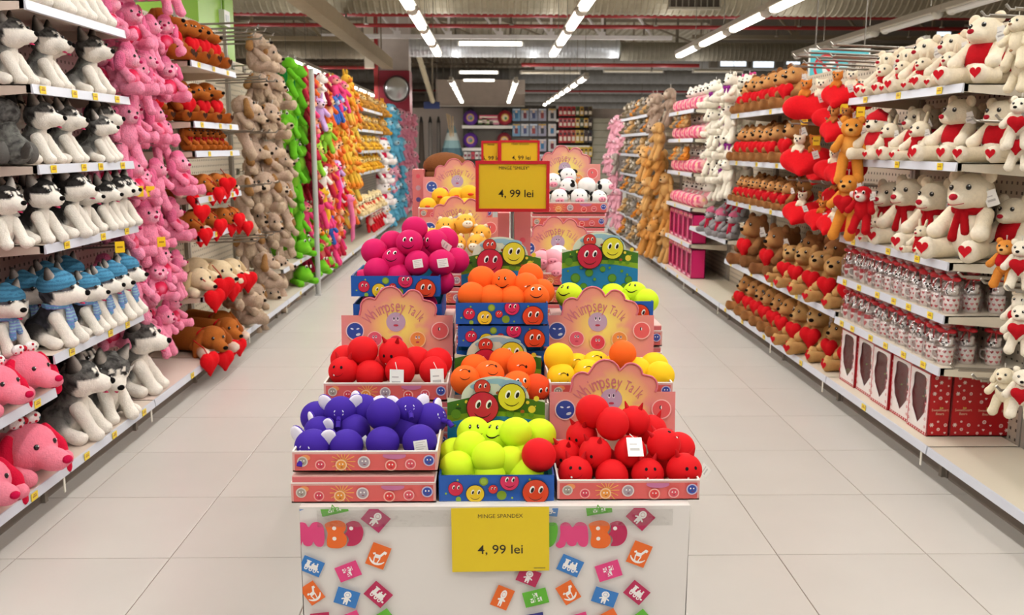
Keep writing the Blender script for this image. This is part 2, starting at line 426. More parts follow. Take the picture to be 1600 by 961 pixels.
# big ventilation ducts across the hall
def duct(Y, z, r, x0, x1, label, col, metal='metal', rib=0.12):
    prof = []; x = x0
    while x < x1:
        prof += [(x, r), (x + rib * .6, r), (x + rib * .7, r * 1.03), (x + rib * .9, r * 1.03)]; x += rib
    mb = MB(); n = 24; vs = []; fs = []
    for (x, rr) in prof:
        for i in range(n):
            a = 2 * PI * i / n; vs.append((x, Y + rr * math.cos(a), z + rr * math.sin(a)))
    for k in range(len(prof) - 1):
        for i in range(n):
            j = (i + 1) % n; fs.append((k * n + i, (k + 1) * n + i, (k + 1) * n + j, k * n + j))
    mb.add(vs, fs, col, False)
    o = link('air_duct', mb.mesh('air_duct', metal)); tag(o, label, 'air duct')
    for x in np.arange(math.ceil(x0) + 1, x1, 4.0):
        b = MB(); b.box((x - .03, Y - .01, z + r), (x + .03, Y + .01, 6.15), '6d6558'); link('duct_hanger', b.mesh('duct_hanger', 'dull'), o)
    return o
colmat('galvanised', 0.34, metal=0.75, noise=0.10, nscale=3)
colmat('dull_galvanised', 0.55, metal=0.35, noise=0.12, nscale=3)
zb = lambda y, Y: at(800, y, Y).z
d1 = duct(17.6, zb(22, 17.6) + .50, .50, -13.5, 20, 'large ribbed ventilation duct crossing overhead nearest the camera', '9a917c', 'dull_galvanised')
gr = MB()
a_, b_ = at(1046, 1, 17.05), at(1123, 12, 17.05)
gr.box((a_.x, 17.0, b_.z), (b_.x, 17.12, a_.z + .06), '4c443c')
for k in range(9): gr.box((a_.x + (b_.x - a_.x) * k / 8 - .008, 16.97, b_.z), (a_.x + (b_.x - a_.x) * k / 8 + .008, 17.0, a_.z + .06), '8a8274')
gr.box((a_.x - .03, 16.96, b_.z - .04), (b_.x + .03, 17.1, b_.z), '9c9484')
link('air_grille', gr.mesh('air_grille', 'dull'), d1)
Y2 = 25.7; z2 = (zb(60, Y2) + zb(90, Y2)) / 2; r2 = (zb(60, Y2) - zb(90, Y2)) / 2
duct(Y2, z2, r2, at(606, 75, Y2).x, at(965, 75, Y2).x, 'shiny silver ribbed duct spanning above the middle of the aisle', 'c3c7cc', 'galvanised', .10)
duct(Y2 + .2, z2 - .05, r2 * .95, -13.5, at(596, 75, Y2).x, 'dull wide duct at upper left behind the diagonal beam', '857b68', 'dull_galvanised')
duct(Y2 + .2, z2 - .05, r2 * .98, at(970, 75, Y2).x, 26, 'dull wide duct at upper right behind the sloping light rows', '857f70', 'dull_galvanised')
for i, Y in enumerate((36.5, 44.0, 52.0, 61.0, 72.0)):
    duct(Y, 4.9 - .02 * i, .34, 1.6 if i == 0 else -13, 28, 'thin grey duct crossing the ceiling, %s of those beyond the far shelves' % ORD[i], '8c8a86', 'dull_galvanised', .3)

# trusses with pale webs; red sprinkler pipes
def truss(Y, zt, zbm, x0, x1, step, label, col, xs=None):
    t = thing('roof_truss', label, 'truss', ((x0 + x1) / 2, Y, zbm)); cx = (x0 + x1) / 2
    for z, h in ((zt, .10), (zbm, .10)):
        b = MB(); b.box((x0 - cx, -.06, z - zbm - h / 2), (x1 - cx, .06, z - zbm + h / 2), col); link('chord', b.mesh('chord', 'dull'), t)
    x = x0 + step * .5
    while x < x1 - step:
        v = MB(); v.box((x - cx - .03, -.035, 0), (x - cx + .03, .035, zt - zbm), col); link('web', v.mesh('web', 'dull'), t)
        w = MB(); w.cyl((x - cx + step, 0, 0), (x - cx + .1, 0, zt - zbm), .035, col, n=6); link('web', w.mesh('web', 'dull'), t)
        gp = MB(); gp.box((x - cx - .1, -.05, 0), (x - cx + .08, .05, .14), col); link('gusset_plate', gp.mesh('gusset_plate', 'dull'), t)
        x += step
    return t
truss(24.6, 6.0, zb(58, 24.6), -4.4, 4.6, 1.31, 'pale white steel truss just above the shiny silver duct', 'd9d4d2')
truss(23.5, 6.05, zb(62, 23.5), -13.5, -3.2, 1.7, 'beige steel truss high at upper left behind the large duct', '8c7d64')
truss(23.5, 6.05, zb(56, 23.5), 4.9, 16, 1.7, 'brownish steel truss high at upper right over the light rows', '7c715f')
for i, Y in enumerate((34.0, 42.0, 55.0, 68.0)):
    truss(Y, 6.05, 5.2, -13, 28, 2.4, 'grey brown ceiling truss, %s beyond the silver duct' % ORD[i], '7d7263')
def pipe(Y, z, x0, x1, r, label, col='9c2a2c'):
    b = MB(); b.cyl((x0, Y, z), (x1, Y, z), r, col, n=8); o = link('sprinkler_pipe', b.mesh('sprinkler_pipe', 'paint')); tag(o, label, 'pipe')
    for x in np.arange(x0 + 1, x1, 3.1):
        q = MB(); q.cyl((x, Y, z), (x, Y, 6.13), .008, '6d6558', n=5); link('pipe_hanger', q.mesh('pipe_hanger', 'dull'), o)
        h = MB(); h.cyl((x, Y, z), (x, Y, z - .18), .02, '8b8478', n=6); h.cyl((x, Y, z - .18), (x, Y, z - .2), .05, 'b6b0a4', n=8); link('sprinkler_head', h.mesh('sprinkler_head', 'metal'), o)
pipe(20.6, zb(24, 20.6), -13, 24, .045, 'red sprinkler pipe nearest under the roof, right behind the large duct')
pipe(22.2, zb(41, 22.2), -13, 24, .045, 'lower red sprinkler pipe crossing between the truss webs')
pipe(30.0, zb(101, 30.0), .9, 6.5, .06, 'short red pipe run right of centre under the silver duct')
pipe(30.2, zb(107, 30.2), -13, at(590, 100, 30).x, .05, 'red pipe at left beyond the diagonal beam')
pipe(47.0, zb(92, 30.0), -6, 24, .05, 'thin far red pipe high beyond the silver duct')
# the long beige beam that runs down the left of the hall, its posts
b = MB(); p0 = at(606, 108, 24.9); ZB = p0.z; XB = p0.x
b.box((XB - .13, 4, ZB), (XB + .13, 24.9, ZB + .26), 'a3937a')
bo = link('beam', b.mesh('beam', 'dull')); tag(bo, 'long beige beam running down the upper left of the hall', 'beam')
for k in range(4):
    h = MB(); h.cyl((XB, 7 + 5.5 * k, ZB + .2), (XB, 7 + 5.5 * k, 6.15), .02, '7d7263', n=6); link('hanger_rod', h.mesh('hanger_rod', 'dull'), bo)
# pillar with red casing and convex mirror
pl = thing('pillar', 'wide pillar with dark red casing at the far end of left aisle', 'pillar', (at(617, 200, 25.3).x, 25.7, 0))
a_, b_ = at(593, 110, 25.3), at(641, 110, 25.3); w_ = (b_.x - a_.x) / 2
c = MB(); c.box((-w_, -.4, 0), (w_, .4, a_.z), '8d1f33'); link('casing', c.mesh('casing', 'paint'), pl)
c = MB(); c.box((-w_ * .97, -.36, a_.z), (w_ * .97, .36, 6.1), 'b9aea6'); link('shaft', c.mesh('shaft', 'dull'), pl)
c = MB(); c.box((-w_ - .12, -.42, a_.z - .9), (-w_ - .01, -.3, 6.0), '9c2a2c'); link('downpipe', c.mesh('downpipe', 'paint'), pl)
c = MB(); c.box((-w_ - .35, -.5, a_.z + .05), (-w_ - .1, -.38, 6.0), 'c3b8a6'); link('post', c.mesh('post', 'dull'), pl)
mp = at(620, 139, 24.7)
mi = thing('convex_mirror', 'round convex security mirror on the dark red pillar', 'mirror', mp)
c = MB(); R_ = 18 / FPX * 24.7
c.ell((0, 0, 0), (R_, .13, R_), 'd9dde0', 24, 14); link('mirror_dome', c.mesh('mirror_dome', 'metal'), mi)
c = MB(); c.lathe([(R_ * 1.0, -.02), (R_ * 1.12, -.02), (R_ * 1.12, .03), (R_ * 1.0, .03)], '5a3a40', 28)
link('rim', c.mesh('rim', 'paint'), mi, rot=(PI / 2, 0, 0))
c = MB(); c.cyl((0.05, .05, 0), (.1, .66, -.2), .03, '5a3a40', n=6); link('bracket', c.mesh('bracket', 'paint'), mi)
# diagonal braces at left of the bulkhead
for i, (a0, b0) in enumerate((((640, 128), (676, 158)),)):
    A, B = at(*a0, 33), at(*b0, 33); A.y = 30; A = pl.location + Vector((w_ + .14, .3, 0)); A.z = at(*a0, 26).z + .9; A.y = 26.0; c = MB(); c.cyl(A, B, .09 if i == 0 else .05, 'a3977f', n=6)
    o = link('brace', c.mesh('brace', 'dull')); tag(o, ['thick diagonal brace beside the dark red pillar', 'thin diagonal brace left of the bulkhead board'][i], 'brace')
    h = MB(); h.cyl((B.x, B.y, B.z), (B.x, B.y, 6.13), .03, '7d7263', n=6); link('hanger_rod', h.mesh('hanger_rod', 'dull'), o)
A, B = at(662, 159, 36), at(687, 170, 36); c = MB(); c.box((A.x, 36, B.z), (B.x, 36.08, A.z), '2b3a6b')
o = link('hanging_sign', c.mesh('hanging_sign', 'print')); tag(o, 'small dark blue blank sign hung left of the bulkhead', 'sign')
for x in (A.x + .1, B.x - .1):
    r_ = MB(); r_.cyl((x, 36.04, A.z), (x, 36.04, 6.1), .01, '77716a', n=6); link('hanger_rod', r_.mesh('hanger_rod', 'dull'), o)
# skylight panes at the far right
for i, (x0, y0, x1, y1) in enumerate(((1125, 94, 1165, 104), (1176, 96, 1208, 106), (1228, 92, 1250, 101), (1252, 98, 1264, 106), (1462, 50, 1484, 58))):
    A, B = at(x0, y0, 33), at(x1, y1, 33); nm = 'window_%d' % (i + 1)
    c = MB(); c.box((A.x, 32.95, B.z), (B.x, 33.05, A.z), 'ffffff'); o = struct(nm, c, 'daylight')
    f = MB()
    for (u0, w0, u1, w1) in ((A.x - .06, B.z - .06, B.x + .06, B.z), (A.x - .06, A.z, B.x + .06, A.z + .06), (A.x - .06, B.z, A.x, A.z), (B.x, B.z, B.x + .06, A.z)): f.box((u0, 32.9, w0), (u1, 33.1, w1), '77746e')
    link('window_frame', f.mesh('window_frame', 'dull'), o)
A, B = at(1110, 78, 33.1), at(1500, 108, 33.1); c = MB(); c.box((A.x, 33.06, B.z), (B.x, 33.3, 6.15), '6a6359')
o = link('beam', c.mesh('beam', 'dull')); o.name = 'trim_2'; o['kind'] = 'structure'

# rows of strip lights
hm = MB(); hm.box((-.05, -.97, .035), (.05, .97, .11), 'b9b2a6'); house_me = hm.mesh('housing', 'paint')
hm = MB(); hm.box((-.085, -.78, .02), (.085, .78, .035), 'e9e4d8'); refl_me = hm.mesh('reflector', 'paint')
hm = MB(); hm.cyl((-.034, -.77, -.005), (-.034, .77, -.005), .027, 'ffffff', n=8); hm.cyl((.034, -.77, -.005), (.034, .77, -.005), .027, 'ffffff', n=8); tube_me = hm.mesh('tube', 'tube_glow')
hm = MB(); hm.ell((0, -.79, .005), (.07, .035, .055), 'f2eee6', 10, 7); cap_me = hm.mesh('end_cap', 'paint')
tubeoff_me = tube_me.copy(); tubeoff_me.materials[0] = MATS['paint']
hm = MB(); hm.cyl((0, 0, .1), (0, 0, 2.8), .006, '6b655b', n=5); wire_me = hm.mesh('suspension_wire', 'dull')
def strip(x, y, label, grp, lit=True):
    t = thing('strip_light', label, 'light', (x, y, LIGHT_Z), group=grp)
    link('housing', house_me, t); link('reflector', refl_me, t); link('end_cap', cap_me, t); link('end_cap', cap_me, t, rot=(0, 0, PI)); link('tube', tube_me if lit else tubeoff_me, t)
    link('suspension_wire', wire_me, t, (0, -.6, 0))
rows = [('left', -1.0, 12.83, 3, 3), ('middle', 1.10, 12.83, 3, 3), ('right', 3.42, 12.83, 3, 3), ('far right', 5.6, 12.83, 3, 3)]
for nm, x, y0, a, b_ in rows:
    for k in range(-a, b_):
        strip(x, y0 + 1.95 * k, '%s strip light in the %s overhead row, %s from its far end' % ('unlit' if nm == 'far right' else 'lit', nm, ORD[b_ - 1 - k]), 'strip lights over the aisle', nm != 'far right')
for nm, x, xe, y0, n_ in (('left', -1.08, -1.17, 25.4, 6), ('middle', .60, .60, 25.4, 6), ('right', 2.25, 2.08, 23.8, 8)):
    for k in range(n_):
        strip(x + (xe - x) * k / max(n_ - 1, 1), y0 + 1.95 * k, 'lit strip light in the %s distant row before far shelves, %s from near' % (nm, ORD[k]), 'strip lights in the distance')
for k in range(8): strip(-3.98, 19.1 + 1.95 * k, 'lit strip light over the next aisle left, %s from near' % ORD[k], 'strip lights over the next aisle')
# cross-mounted fittings far off, and a glowing bar before the silver duct
for i, (x0, x1, y, Y) in enumerate(((719, 777, 113, 31), (725, 772, 125.5, 37), (718, 815, 68, 24.9), (815, 905, 113, 31), (1085, 1160, 111, 31), (980, 1130, 91, 27.5), (945, 1035, 111, 33))):
    A, B = at(x0, y, Y), at(x1, y, Y); L = B.x - A.x
    t = thing('cross_light', ['lit bar light across the hall above the bulkhead, upper', 'lit bar light across the hall just above bulkhead, lower', 'bright glowing bar in front of the silver duct', 'unlit bar light right of centre under the silver duct', 'unlit bar light before the far right windows', 'long unlit bar light under the dull duct at right', 'unlit bar light left of the far right windows'][i], 'light', ((A.x + B.x) / 2, Y, A.z))
    c = MB(); c.box((-L / 2 - .05, .03, -.05), (L / 2 + .05, .12, .07), 'aaa59c'); link('housing', c.mesh('housing', 'paint'), t)
    c = MB(); c.cyl((-L / 2, 0, 0), (L / 2, 0, 0), .035 if i != 2 else .05, 'cfc6b2', n=8); link('tube', c.mesh('tube', 'tube_glow' if i < 3 else 'paint'), t)
    c = MB(); c.cyl((-L / 3, .08, .05), (-L / 3, .08, 6.1 - A.z), .008, '6b655b', n=5); c.cyl((L / 3, .08, .05), (L / 3, .08, 6.1 - A.z), .008, '6b655b', n=5); link('suspension_wire', c.mesh('suspension_wire', 'dull'), t)

# green column behind the left gondola
A = at(312, 60, 8.25); gc = MB(); gx = A.x
gc.box((gx - 1.0, 8.25, 0), (gx, 9.35, 6.15), '86b52e')
o = link('column', gc.mesh('column', 'paint')); tag(o, 'square lime green column behind the brown dog shelves', 'column')
bx = thing('wall_box', 'small white box on the side of the green column', 'switch box', (gx, 8.95, at(343, 28, 8.9).z))
c = MB(); c.box((0, -.09, -.07), (.05, .09, .07), 'dcdcd6'); link('cover', c.mesh('cover', 'paint'), bx)
c = MB(); c.box((.05, -.05, -.03), (.055, .05, .03), 'b9c0c0'); link('panel', c.mesh('panel', 'paint'), bx)
c = MB(); c.cyl((.02, 0, .07), (.02, 0, 1.2), .012, '7da82c', n=6); link('cable', c.mesh('cable', 'paint'), bx)

# ================================================================== GONDOLA SHELVING
XL, XR = -2.03, 2.22
def ramp(c): return c
tg = MB(); tg.box((0, -.027, -.017), (.003, .027, .017), 'f0d21e')
tg.box((.003, -.018, -.004), (.0034, .018, .003), 'b07a1a'); tg.box((.003, -.012, .006), (.0034, .014, .010), 'a8741c')
tag_me = tg.mesh('price_tag', 'print')
def shelf_mesh(y0, y1, depth, col):
    b = MB(); b.box((-depth, y0, -.006), (0, y1, 0), col)
    b.box((-.02, y0, -.038), (0, y1, -.006), col)
    for y in (y0, y1 - .012):                           # folded end flanges that taper to the back
        vs = [(0, y, -.038), (0, y, 0), (-depth, y, 0), (-depth, y, -.075), (0, y + .012, -.038), (0, y + .012, 0), (-depth, y + .012, 0), (-depth, y + .012, -.075)]
        b.add(vs, [(0, 1, 2, 3), (7, 6, 5, 4), (0, 4, 5, 1), (3, 2, 6, 7), (0, 3, 7, 4)], col)
    return b.mesh('shelf', 'paint')
def rail_mesh(y0, y1):
    b = MB(); vs = [(0, y0, -.042), (.012, y0, -.040), (.006, y0, .002), (0, y0, .002)]; vs += [(a, y1, c) for a, _, c in vs]
    b.add(vs, [(0, 1, 2, 3), (7, 6, 5, 4), (1, 5, 6, 2), (2, 6, 7, 3), (0, 4, 5, 1)], 'cfd3de'); return b.mesh('price_rail', 'print')
hk = MB(); hk.tube([(0, -.025, 0), (.36, -.025, .02)], .004, 'b7b3ad', 5); hk.tube([(0, .025, 0), (.36, .025, .02)], .004, 'b7b3ad', 5)
hk.box((-.01, -.045, -.03), (.0, .045, .03), '8f8a84'); hook_me = hk.mesh('hook', 'metal')
hkl = MB(); hkl.tube([(0, 0, 0), (.30, 0, .015), (.32, 0, .035)], .005, 'b7b3ad', 5); hook1_me = hkl.mesh('hook', 'metal')
def bay(side, y0, y1, label, shelves=(), back_h=2.35, base=True, tags=None, hooks=(), depth=.46, X=None, back='pegboard_beige', col='d8cfbd', base_tags=2, gaps=()):
    """one module of shop shelving; side -1 left of the aisle, +1 right"""
    X = X if X is not None else (XL if side < 0 else XR)
    t = thing('shelving_bay', label, 'shelving', (X, (y0 + y1) / 2, 0), 0 if side < 0 else PI)
    L = y1 - y0; a, b_ = -L / 2 + .004, L / 2 - .004
    c = MB(); c.box((-depth - .03, a, 0), (-depth, b_, back_h), col); link('back_panel', c.mesh('back_panel', back), t)
    for yy in (a, b_ - .03):
        c = MB(); c.box((-depth, yy, 0), (-depth + .03, yy + .03, back_h + .03), '9d968c'); link('upright', c.mesh('upright', 'paint'), t)
    if base:
        s = link('base_shelf', shelf_mesh(a, b_, depth, col), t, (.03, 0, .17)); link('price_rail', rail_mesh(a, b_), s)
        for k in range(base_tags): link('price_tag', tag_me, s, (.012, a + L * (k + .5 + random.uniform(-.15, .15)) / base_tags, -.02))
        c = MB(); c.box((-.10, a, 0), (-.08, b_, .13), '8a8077'); link('kick_plate', c.mesh('kick_plate', 'dull'), t)
        c = MB(); c.box((-.1, b_ - .05, 0), (-.06, b_ - .02, .13), '8f857a'); link('foot', c.mesh('foot', 'dull'), t)
        c = MB(); c.box((.034, b_ - .06, .055), (.038, b_ - .045, .13), 'e9e4d6'); link('hanging_clip', c.mesh('hanging_clip', 'print'), t)
    for si, sh in enumerate(shelves):
        z = sh[0]; sa, sb = (a, b_) if len(sh) < 4 else (sh[2], sh[3]); nt_ = sh[1]
        s = link('shelf', shelf_mesh(sa, sb, depth, col), t, (0, 0, z)); link('price_rail', rail_mesh(sa, sb), s)
        for k in range(nt_): link('price_tag', tag_me, s, (.011, sa + (sb - sa) * (k + .5 + random.uniform(-.2, .2)) / nt_, -.02))
    for (y, z) in hooks:
        link('hook', hook_me, t, (-depth + .01, (y - (y0 + y1) / 2) * (1 if side < 0 else -1), z))
    return t

# ------------------------------------------------------------------ bays, left
bay(-1, 3.05, 4.215, 'left shelving bay nearest the camera with pink dogs', [(.54, 3)], 2.5, back='pegboard_pink', base_tags=2, col='dccabc')
bay(-1, 4.22, 5.335, 'left shelving bay stocked with husky plush toys on six shelves', [(2.27, 0), (1.913, 4), (1.561, 4), (1.203, 3), (.692, 3)], 2.5, back='pegboard_pink', base_tags=3, col='dccbbd')
bay(-1, 5.34, 6.45, 'left shelving bay with wire hooks holding pink poodles', [], 2.6, back='pegboard_pink', base_tags=1, col='e2cdc2')
bay(-1, 6.455, 7.555, 'left shelving bay of brown dogs on seven shelves', [(2.215, 3), (1.812, 3), (1.612, 2), (1.295, 2), (1.032, 1), (.603, 1)], 2.6, back='pegboard_beige', base_tags=0, col='dccab6')
bay(-1, 7.56, 8.95, 'left shelving bay with hooks holding shaggy beige dogs', [], 2.68, back='pegboard_beige', base=True, base_tags=0)
bay(-1, 8.955, 10.35, 'left shelving bay holding green frogs and turtles', [(.47, 1)], 2.45, base_tags=1)
bay(-1, 10.355, 12.3, 'left shelving bay of red and pink hanging monkeys', [], 2.45, base_tags=1)
bay(-1, 12.305, 14.25, 'left shelving bay of orange and yellow hanging toys', [], 2.5, base_tags=1)
bay(-1, 14.255, 17.4, 'left shelving bay of small yellow toys on five shelves', [(2.24, 4), (1.91, 4), (1.58, 4), (1.25, 4), (.58, 3)], 2.55, base_tags=1)
bay(-1, 17.405, 20.4, 'left shelving bay with white cats then blue hanging toys', [], 2.55, base_tags=1)
bay(-1, 20.405, 24.2, 'last left shelving bay, hung with pink toys', [], 2.55, base_tags=1)
# steel post between the green and red toys
po = MB(); po.cyl((-1.955, 10.33, .0), (-1.955, 10.33, 2.47), .028, 'b4b2b0', n=10); po.box((-1.99, 10.28, .0), (-1.92, 10.38, .012), 'b4b2b0')
tag(link('post', po.mesh('post', 'paint')), 'grey steel post between the green frogs and red toys', 'post')
# ------------------------------------------------------------------ bays, right
bay(1, 2.95, 4.43, 'right shelving bay nearest the camera with an empty base shelf', [], 2.30, base_tags=0)
bay(1, 4.435, 5.865, 'right shelving bay of white bears, mugs and gift boxes', [(1.951, 3), (1.581, 3), (1.101, 3), (.838, 6), (.574, 6)], 2.30, base_tags=1)
bay(1, 5.87, 7.04, 'right shelving bay of hanging red heart cushions over lying bears', [(.603, 1)], 2.30, base_tags=1)
bay(1, 7.045, 8.77, 'right shelving bay of brown bears with red hearts', [(1.951, 2), (1.53, 3), (1.165, 3), (.603, 3)], 2.25, base_tags=3)
bay(1, 8.775, 10.4, 'right shelving bay of white hanging bears above grey bears', [(.78, 0)], 2.25, base_tags=1)
bay(1, 10.405, 11.85, 'right shelving bay with pink blanket toys and pink doll boxes', [(2.07, 1), (1.748, 1), (1.365, 1), (.978, 1), (.567, 2)], 2.3, base_tags=2)
bay(1, 11.855, 13.2, 'right shelving bay hung with orange bears', [], 2.2, base_tags=1)
bay(1, 13.205, 16.25, 'right shelving bay of small grey and brown toys on five shelves', [(2.12, 0), (1.86, 0), (1.545, 0), (1.23, 0), (.94, 0), (.55, 0)], 2.2, base_tags=1)
bay(1, 16.255, 18.5, 'last right shelving bay, hung with pink and grey toys', [], 2.2, base_tags=1)

# ================================================================== PLUSH TOYS
WHT, CRM, BLK = 'f1ebe0', 'efe3c9', '17130f'
em = MB(); em.ell((0, 0, 0), (.008, .010, .011), '0c0a09', 10, 7); em.ell((.0055, .004, .005), (.003, .003, .003), 'ffffff', 6, 4); eye_me = em.mesh('eye', 'gloss')
em = MB(); em.ell((-.002, 0, .002), (.008, .014, .016), 'f7f4ee', 10, 7); em.ell((.002, 0, -.001), (.008, .010, .012), '0c0a09', 10, 7); eyew_me = em.mesh('eye', 'gloss')
em = MB(); em.ell((0, 0, 0), (.007, .007, .008), '0c0a09', 6, 5); eyef_me = em.mesh('eye', 'gloss')
tgm = MB(); tgm.box((0, -.021, -.03), (.001, .021, .03), 'f3f1ec'); tgm.box((-.0006, -.014, -.012), (.0016, .012, -.004), 'b9b6b4'); tgm.box((-.0006, -.014, .006), (.0016, .006, .010), 'c4bfbd'); tgm.tube([(0, 0, .03), (-.012, -.008, .05)], .0012, 'e6e3dc', 4)
paper_me = tgm.mesh('paper_tag', 'card')
_lp = MB(); _lp.tube([(0, 0, 0), (.0, .004, .04), (.0, -.004, .04), (0, 0, 0)], .0018, 'd8d4cc', 4); loop_me = _lp.mesh('hang_loop', 'card')
def heart_prims(s, col, flat=.6):
    return [('e', (0, -.24 * s, .18 * s), (.34 * flat * s, .30 * s, .30 * s), col), ('e', (0, .24 * s, .18 * s), (.34 * flat * s, .30 * s, .30 * s), col),
            ('c', (0, -.20 * s, .10 * s), (0, 0, -.42 * s), .24 * s, .06 * s, col), ('c', (0, .20 * s, .10 * s), (0, 0, -.42 * s), .24 * s, .06 * s, col), ('e', (0, 0, 0), (.30 * flat * s, .3 * s, .28 * s), col)]
def fxf(pr, M):                     # turn a list of pieces by a matrix
    out = []
    for p in pr:
        if p[0] == 'e': out.append(('e', tuple(M @ Vector(p[1])), p[2], p[3], tuple(M.to_euler())))
        else: out.append(('c', tuple(M @ Vector(p[1])), tuple(M @ Vector(p[2])), p[3], p[4], p[5]))
    return out
flat_heart = None
def make_heart_pad(col):
    b = Flat(); P = []
    for i in range(20):
        t = 2 * PI * i / 20; P.append((1.6 * .016 * math.sin(t) ** 3, 1.6 * (.013 * math.cos(t) - .005 * math.cos(2 * t) - .002 * math.cos(3 * t) - .001 * math.cos(4 * t))))
    b.poly(P, col); me = b.mesh('foot_pad', 'plush'); return me

def critter(pose='sit', fur='c98f55', muzzle=None, belly=None, ear='round', earc=None, inner=None, nose='2a1712', eyes='bead', snout=1.0, wear=(), wc='b5121b', pads=None,
            shag=0.0, n=18, far=False, colf=None, headcolf=None, paws=None, head=1.0, limb=1.0, tall=1.0, mat='plush', tongue=False, loop=False, tagp=True, tailc=None, eyez=.02, smile=None, hat=None, shell=None, pom=None, hatc='c81e28', hlegc=None, hcol=False):
    """parts of a stuffed toy; it faces +x and sits, lies or hangs at the origin"""
    muzzle = muzzle or fur; belly = belly or fur; earc = earc or fur; inner = inner or earc; paws = paws or fur
    S = []                          # (name, parent index or None, mesh, location, rotation)
    def add(name, par, me, loc=(0, 0, 0), rot=None): S.append((name, par, me, loc, rot)); return len(S) - 1
    kw = dict(shag=shag, mat=mat, n=n)
    nl = max(8, int(n * .7)); T = tall
    if pose == 'sit':
        tor = [('e', (0, 0, .095 * T), (.068, .074, .098 * T), fur), ('e', (.025, 0, .085 * T), (.052, .058, .075 * T), belly)]; hp = (.012, 0, .225 * T)
        arms = [((.015, .062, .155 * T), (.085, .085, .095 * T))]; legs = [((.02, .05, .042), (.135 * limb, .082, .036))]
    elif pose == 'dog':             # seated dog on straight front legs
        tor = [('e', (-.03, 0, .075), (.085, .08, .078), fur), ('c', (-.01, 0, .09), (.035, 0, .19), .068, .052, fur), ('e', (.05, 0, .125), (.035, .045, .07), belly)]; hp = (.06, 0, .260)
        arms = [((.055, .042, .14), (.125, .055, .026))]; legs = [((-.03, .075, .06), (.075 * limb, .105, .026))]
    elif pose == 'lie':
        tor = [('c', (-.19, 0, .078), (.03, 0, .085), .082, .07, fur), ('e', (-.06, 0, .05), (.12, .06, .04), belly)]; hp = (.115, 0, .105)
        arms = [((.03, .06, .05), (.17, .115, .03))]; legs = [((-.18, .07, .05), (-.07, .15, .032))]
    else:                           # hang / stand upright, legs dangling
        tor = [('e', (0, 0, .10), (.062, .072, .10), fur), ('e', (.022, 0, .09), (.046, .055, .075), belly)]; hp = (.02, 0, .225)
        arms = [((.005, .064, .155), (.055, .105, .085))]; legs = [((.005, .042, .035), (.05 * limb, .062, -.085 * limb))]
    ti = add('torso', None, soft(tor, name='torso', colf=colf, **kw))
    r0, r1 = (.030, .027) if pose != 'lie' else (.034, .031)
    for nm, LL, rr in (('arm', arms, (r0, r1)), ('leg', legs, (.041, .035) if pose != 'dog' else (.050, .028))):
        if pose == 'dog' and nm == 'arm': rr = (.033, .027)
        nm2 = {'arm': 'front_leg', 'leg': 'hind_leg'}[nm] if pose in ('dog', 'lie') else nm
        for (p, q) in LL:
            for s in (1, -1):
                P0 = (p[0], p[1] * s, p[2]); Q = (q[0], q[1] * s, q[2])
                pr = [('c', P0, Q, rr[0], rr[1], fur)] if not (hlegc and nm == 'leg') else [('e', (P0[0], P0[1], P0[2]), (rr[0] * 1.15, rr[0] * .8, rr[0] * 1.2), hlegc), ('c', (P0[0] * .4 + Q[0] * .6, P0[1] * .4 + Q[1] * .6, P0[2] * .4 + Q[2] * .6), Q, rr[0] * .6, rr[1], fur)]
                if pose in ('sit',) and nm == 'leg': pr.append(('e', (Q[0] + .012, Q[1], Q[2] + .008), (.024, .033, .042), paws))
                else: pr.append(('e', (Q[0], Q[1], Q[2]), (rr[1] * 1.12 + (.008 if pose in ('dog', 'lie') else 0), rr[1] * 1.12, rr[1] * 1.0), paws))
                li = add(nm2, None, soft(pr, name=nm2, shag=shag, mat=mat, n=nl))
                if pads and pose == 'sit' and nm == 'leg' and not far: add('foot_pad', li, make_pad(pads), (Q[0] + .0375, Q[1], Q[2] + .01), (0, 0, PI / 2))
                if pom and nm in ('arm', 'leg'): pass
    h = head
    hpr = [('e', (0, 0, 0), (.068 * h, .074 * h, .066 * h), fur), ('e', (.058 * snout * h, 0, -.018 * h), (.040 * snout * h, .038 * h, .031 * h), muzzle)]
    if pom: hpr.append(('e', (-.008, 0, .062 * h), (.045, .05, .036), pom))
    hi = add('head', None, soft(hpr, name='head', colf=headcolf, **kw), hp)
    nx = (.058 + .040) * snout * h
    if not far or True:
        e = eye_me if eyes == 'bead' else eyew_me
        if far: e = eyef_me
        ex = .060 * h if snout < 1.35 else .058 * h
        for s in (1, -1): add('eye', hi, e, (ex + .001, .030 * s * h, eyez * h), (0, 0, .35 * s))
    if nose:
        b = MB(); b.ell((0, 0, 0), (.011 * h, .015 * h, .011 * h), nose, 8 if far else 10, 6); add('nose', hi, b.mesh('nose', 'plush'), (nx - .002, 0, -.010 * h))
    if tongue:
        b = MB(); b.ell((0, 0, 0), (.022, .013, .005), 'd2436b', 8, 5); b.ell((-.008, 0, .004), (.02, .018, .006), '1c1214', 8, 5); add('tongue', hi, b.mesh('tongue', 'plush'), (.058 * snout * h + .016, 0, -.047 * h), (0, .35, 0))
    if smile and not far:
        b = MB(); pts = []
        for i in range(7):
            a = -1.0 + 2.0 * i / 6; pts.append((.058 * snout * h + .0385 * snout * h * math.cos(a * .9), .036 * h * math.sin(a * .9), -.026 * h - .010 * h * math.cos(a)))
        b.tube(pts, .0018, smile, 4); add('mouth', hi, b.mesh('mouth', 'plush'))
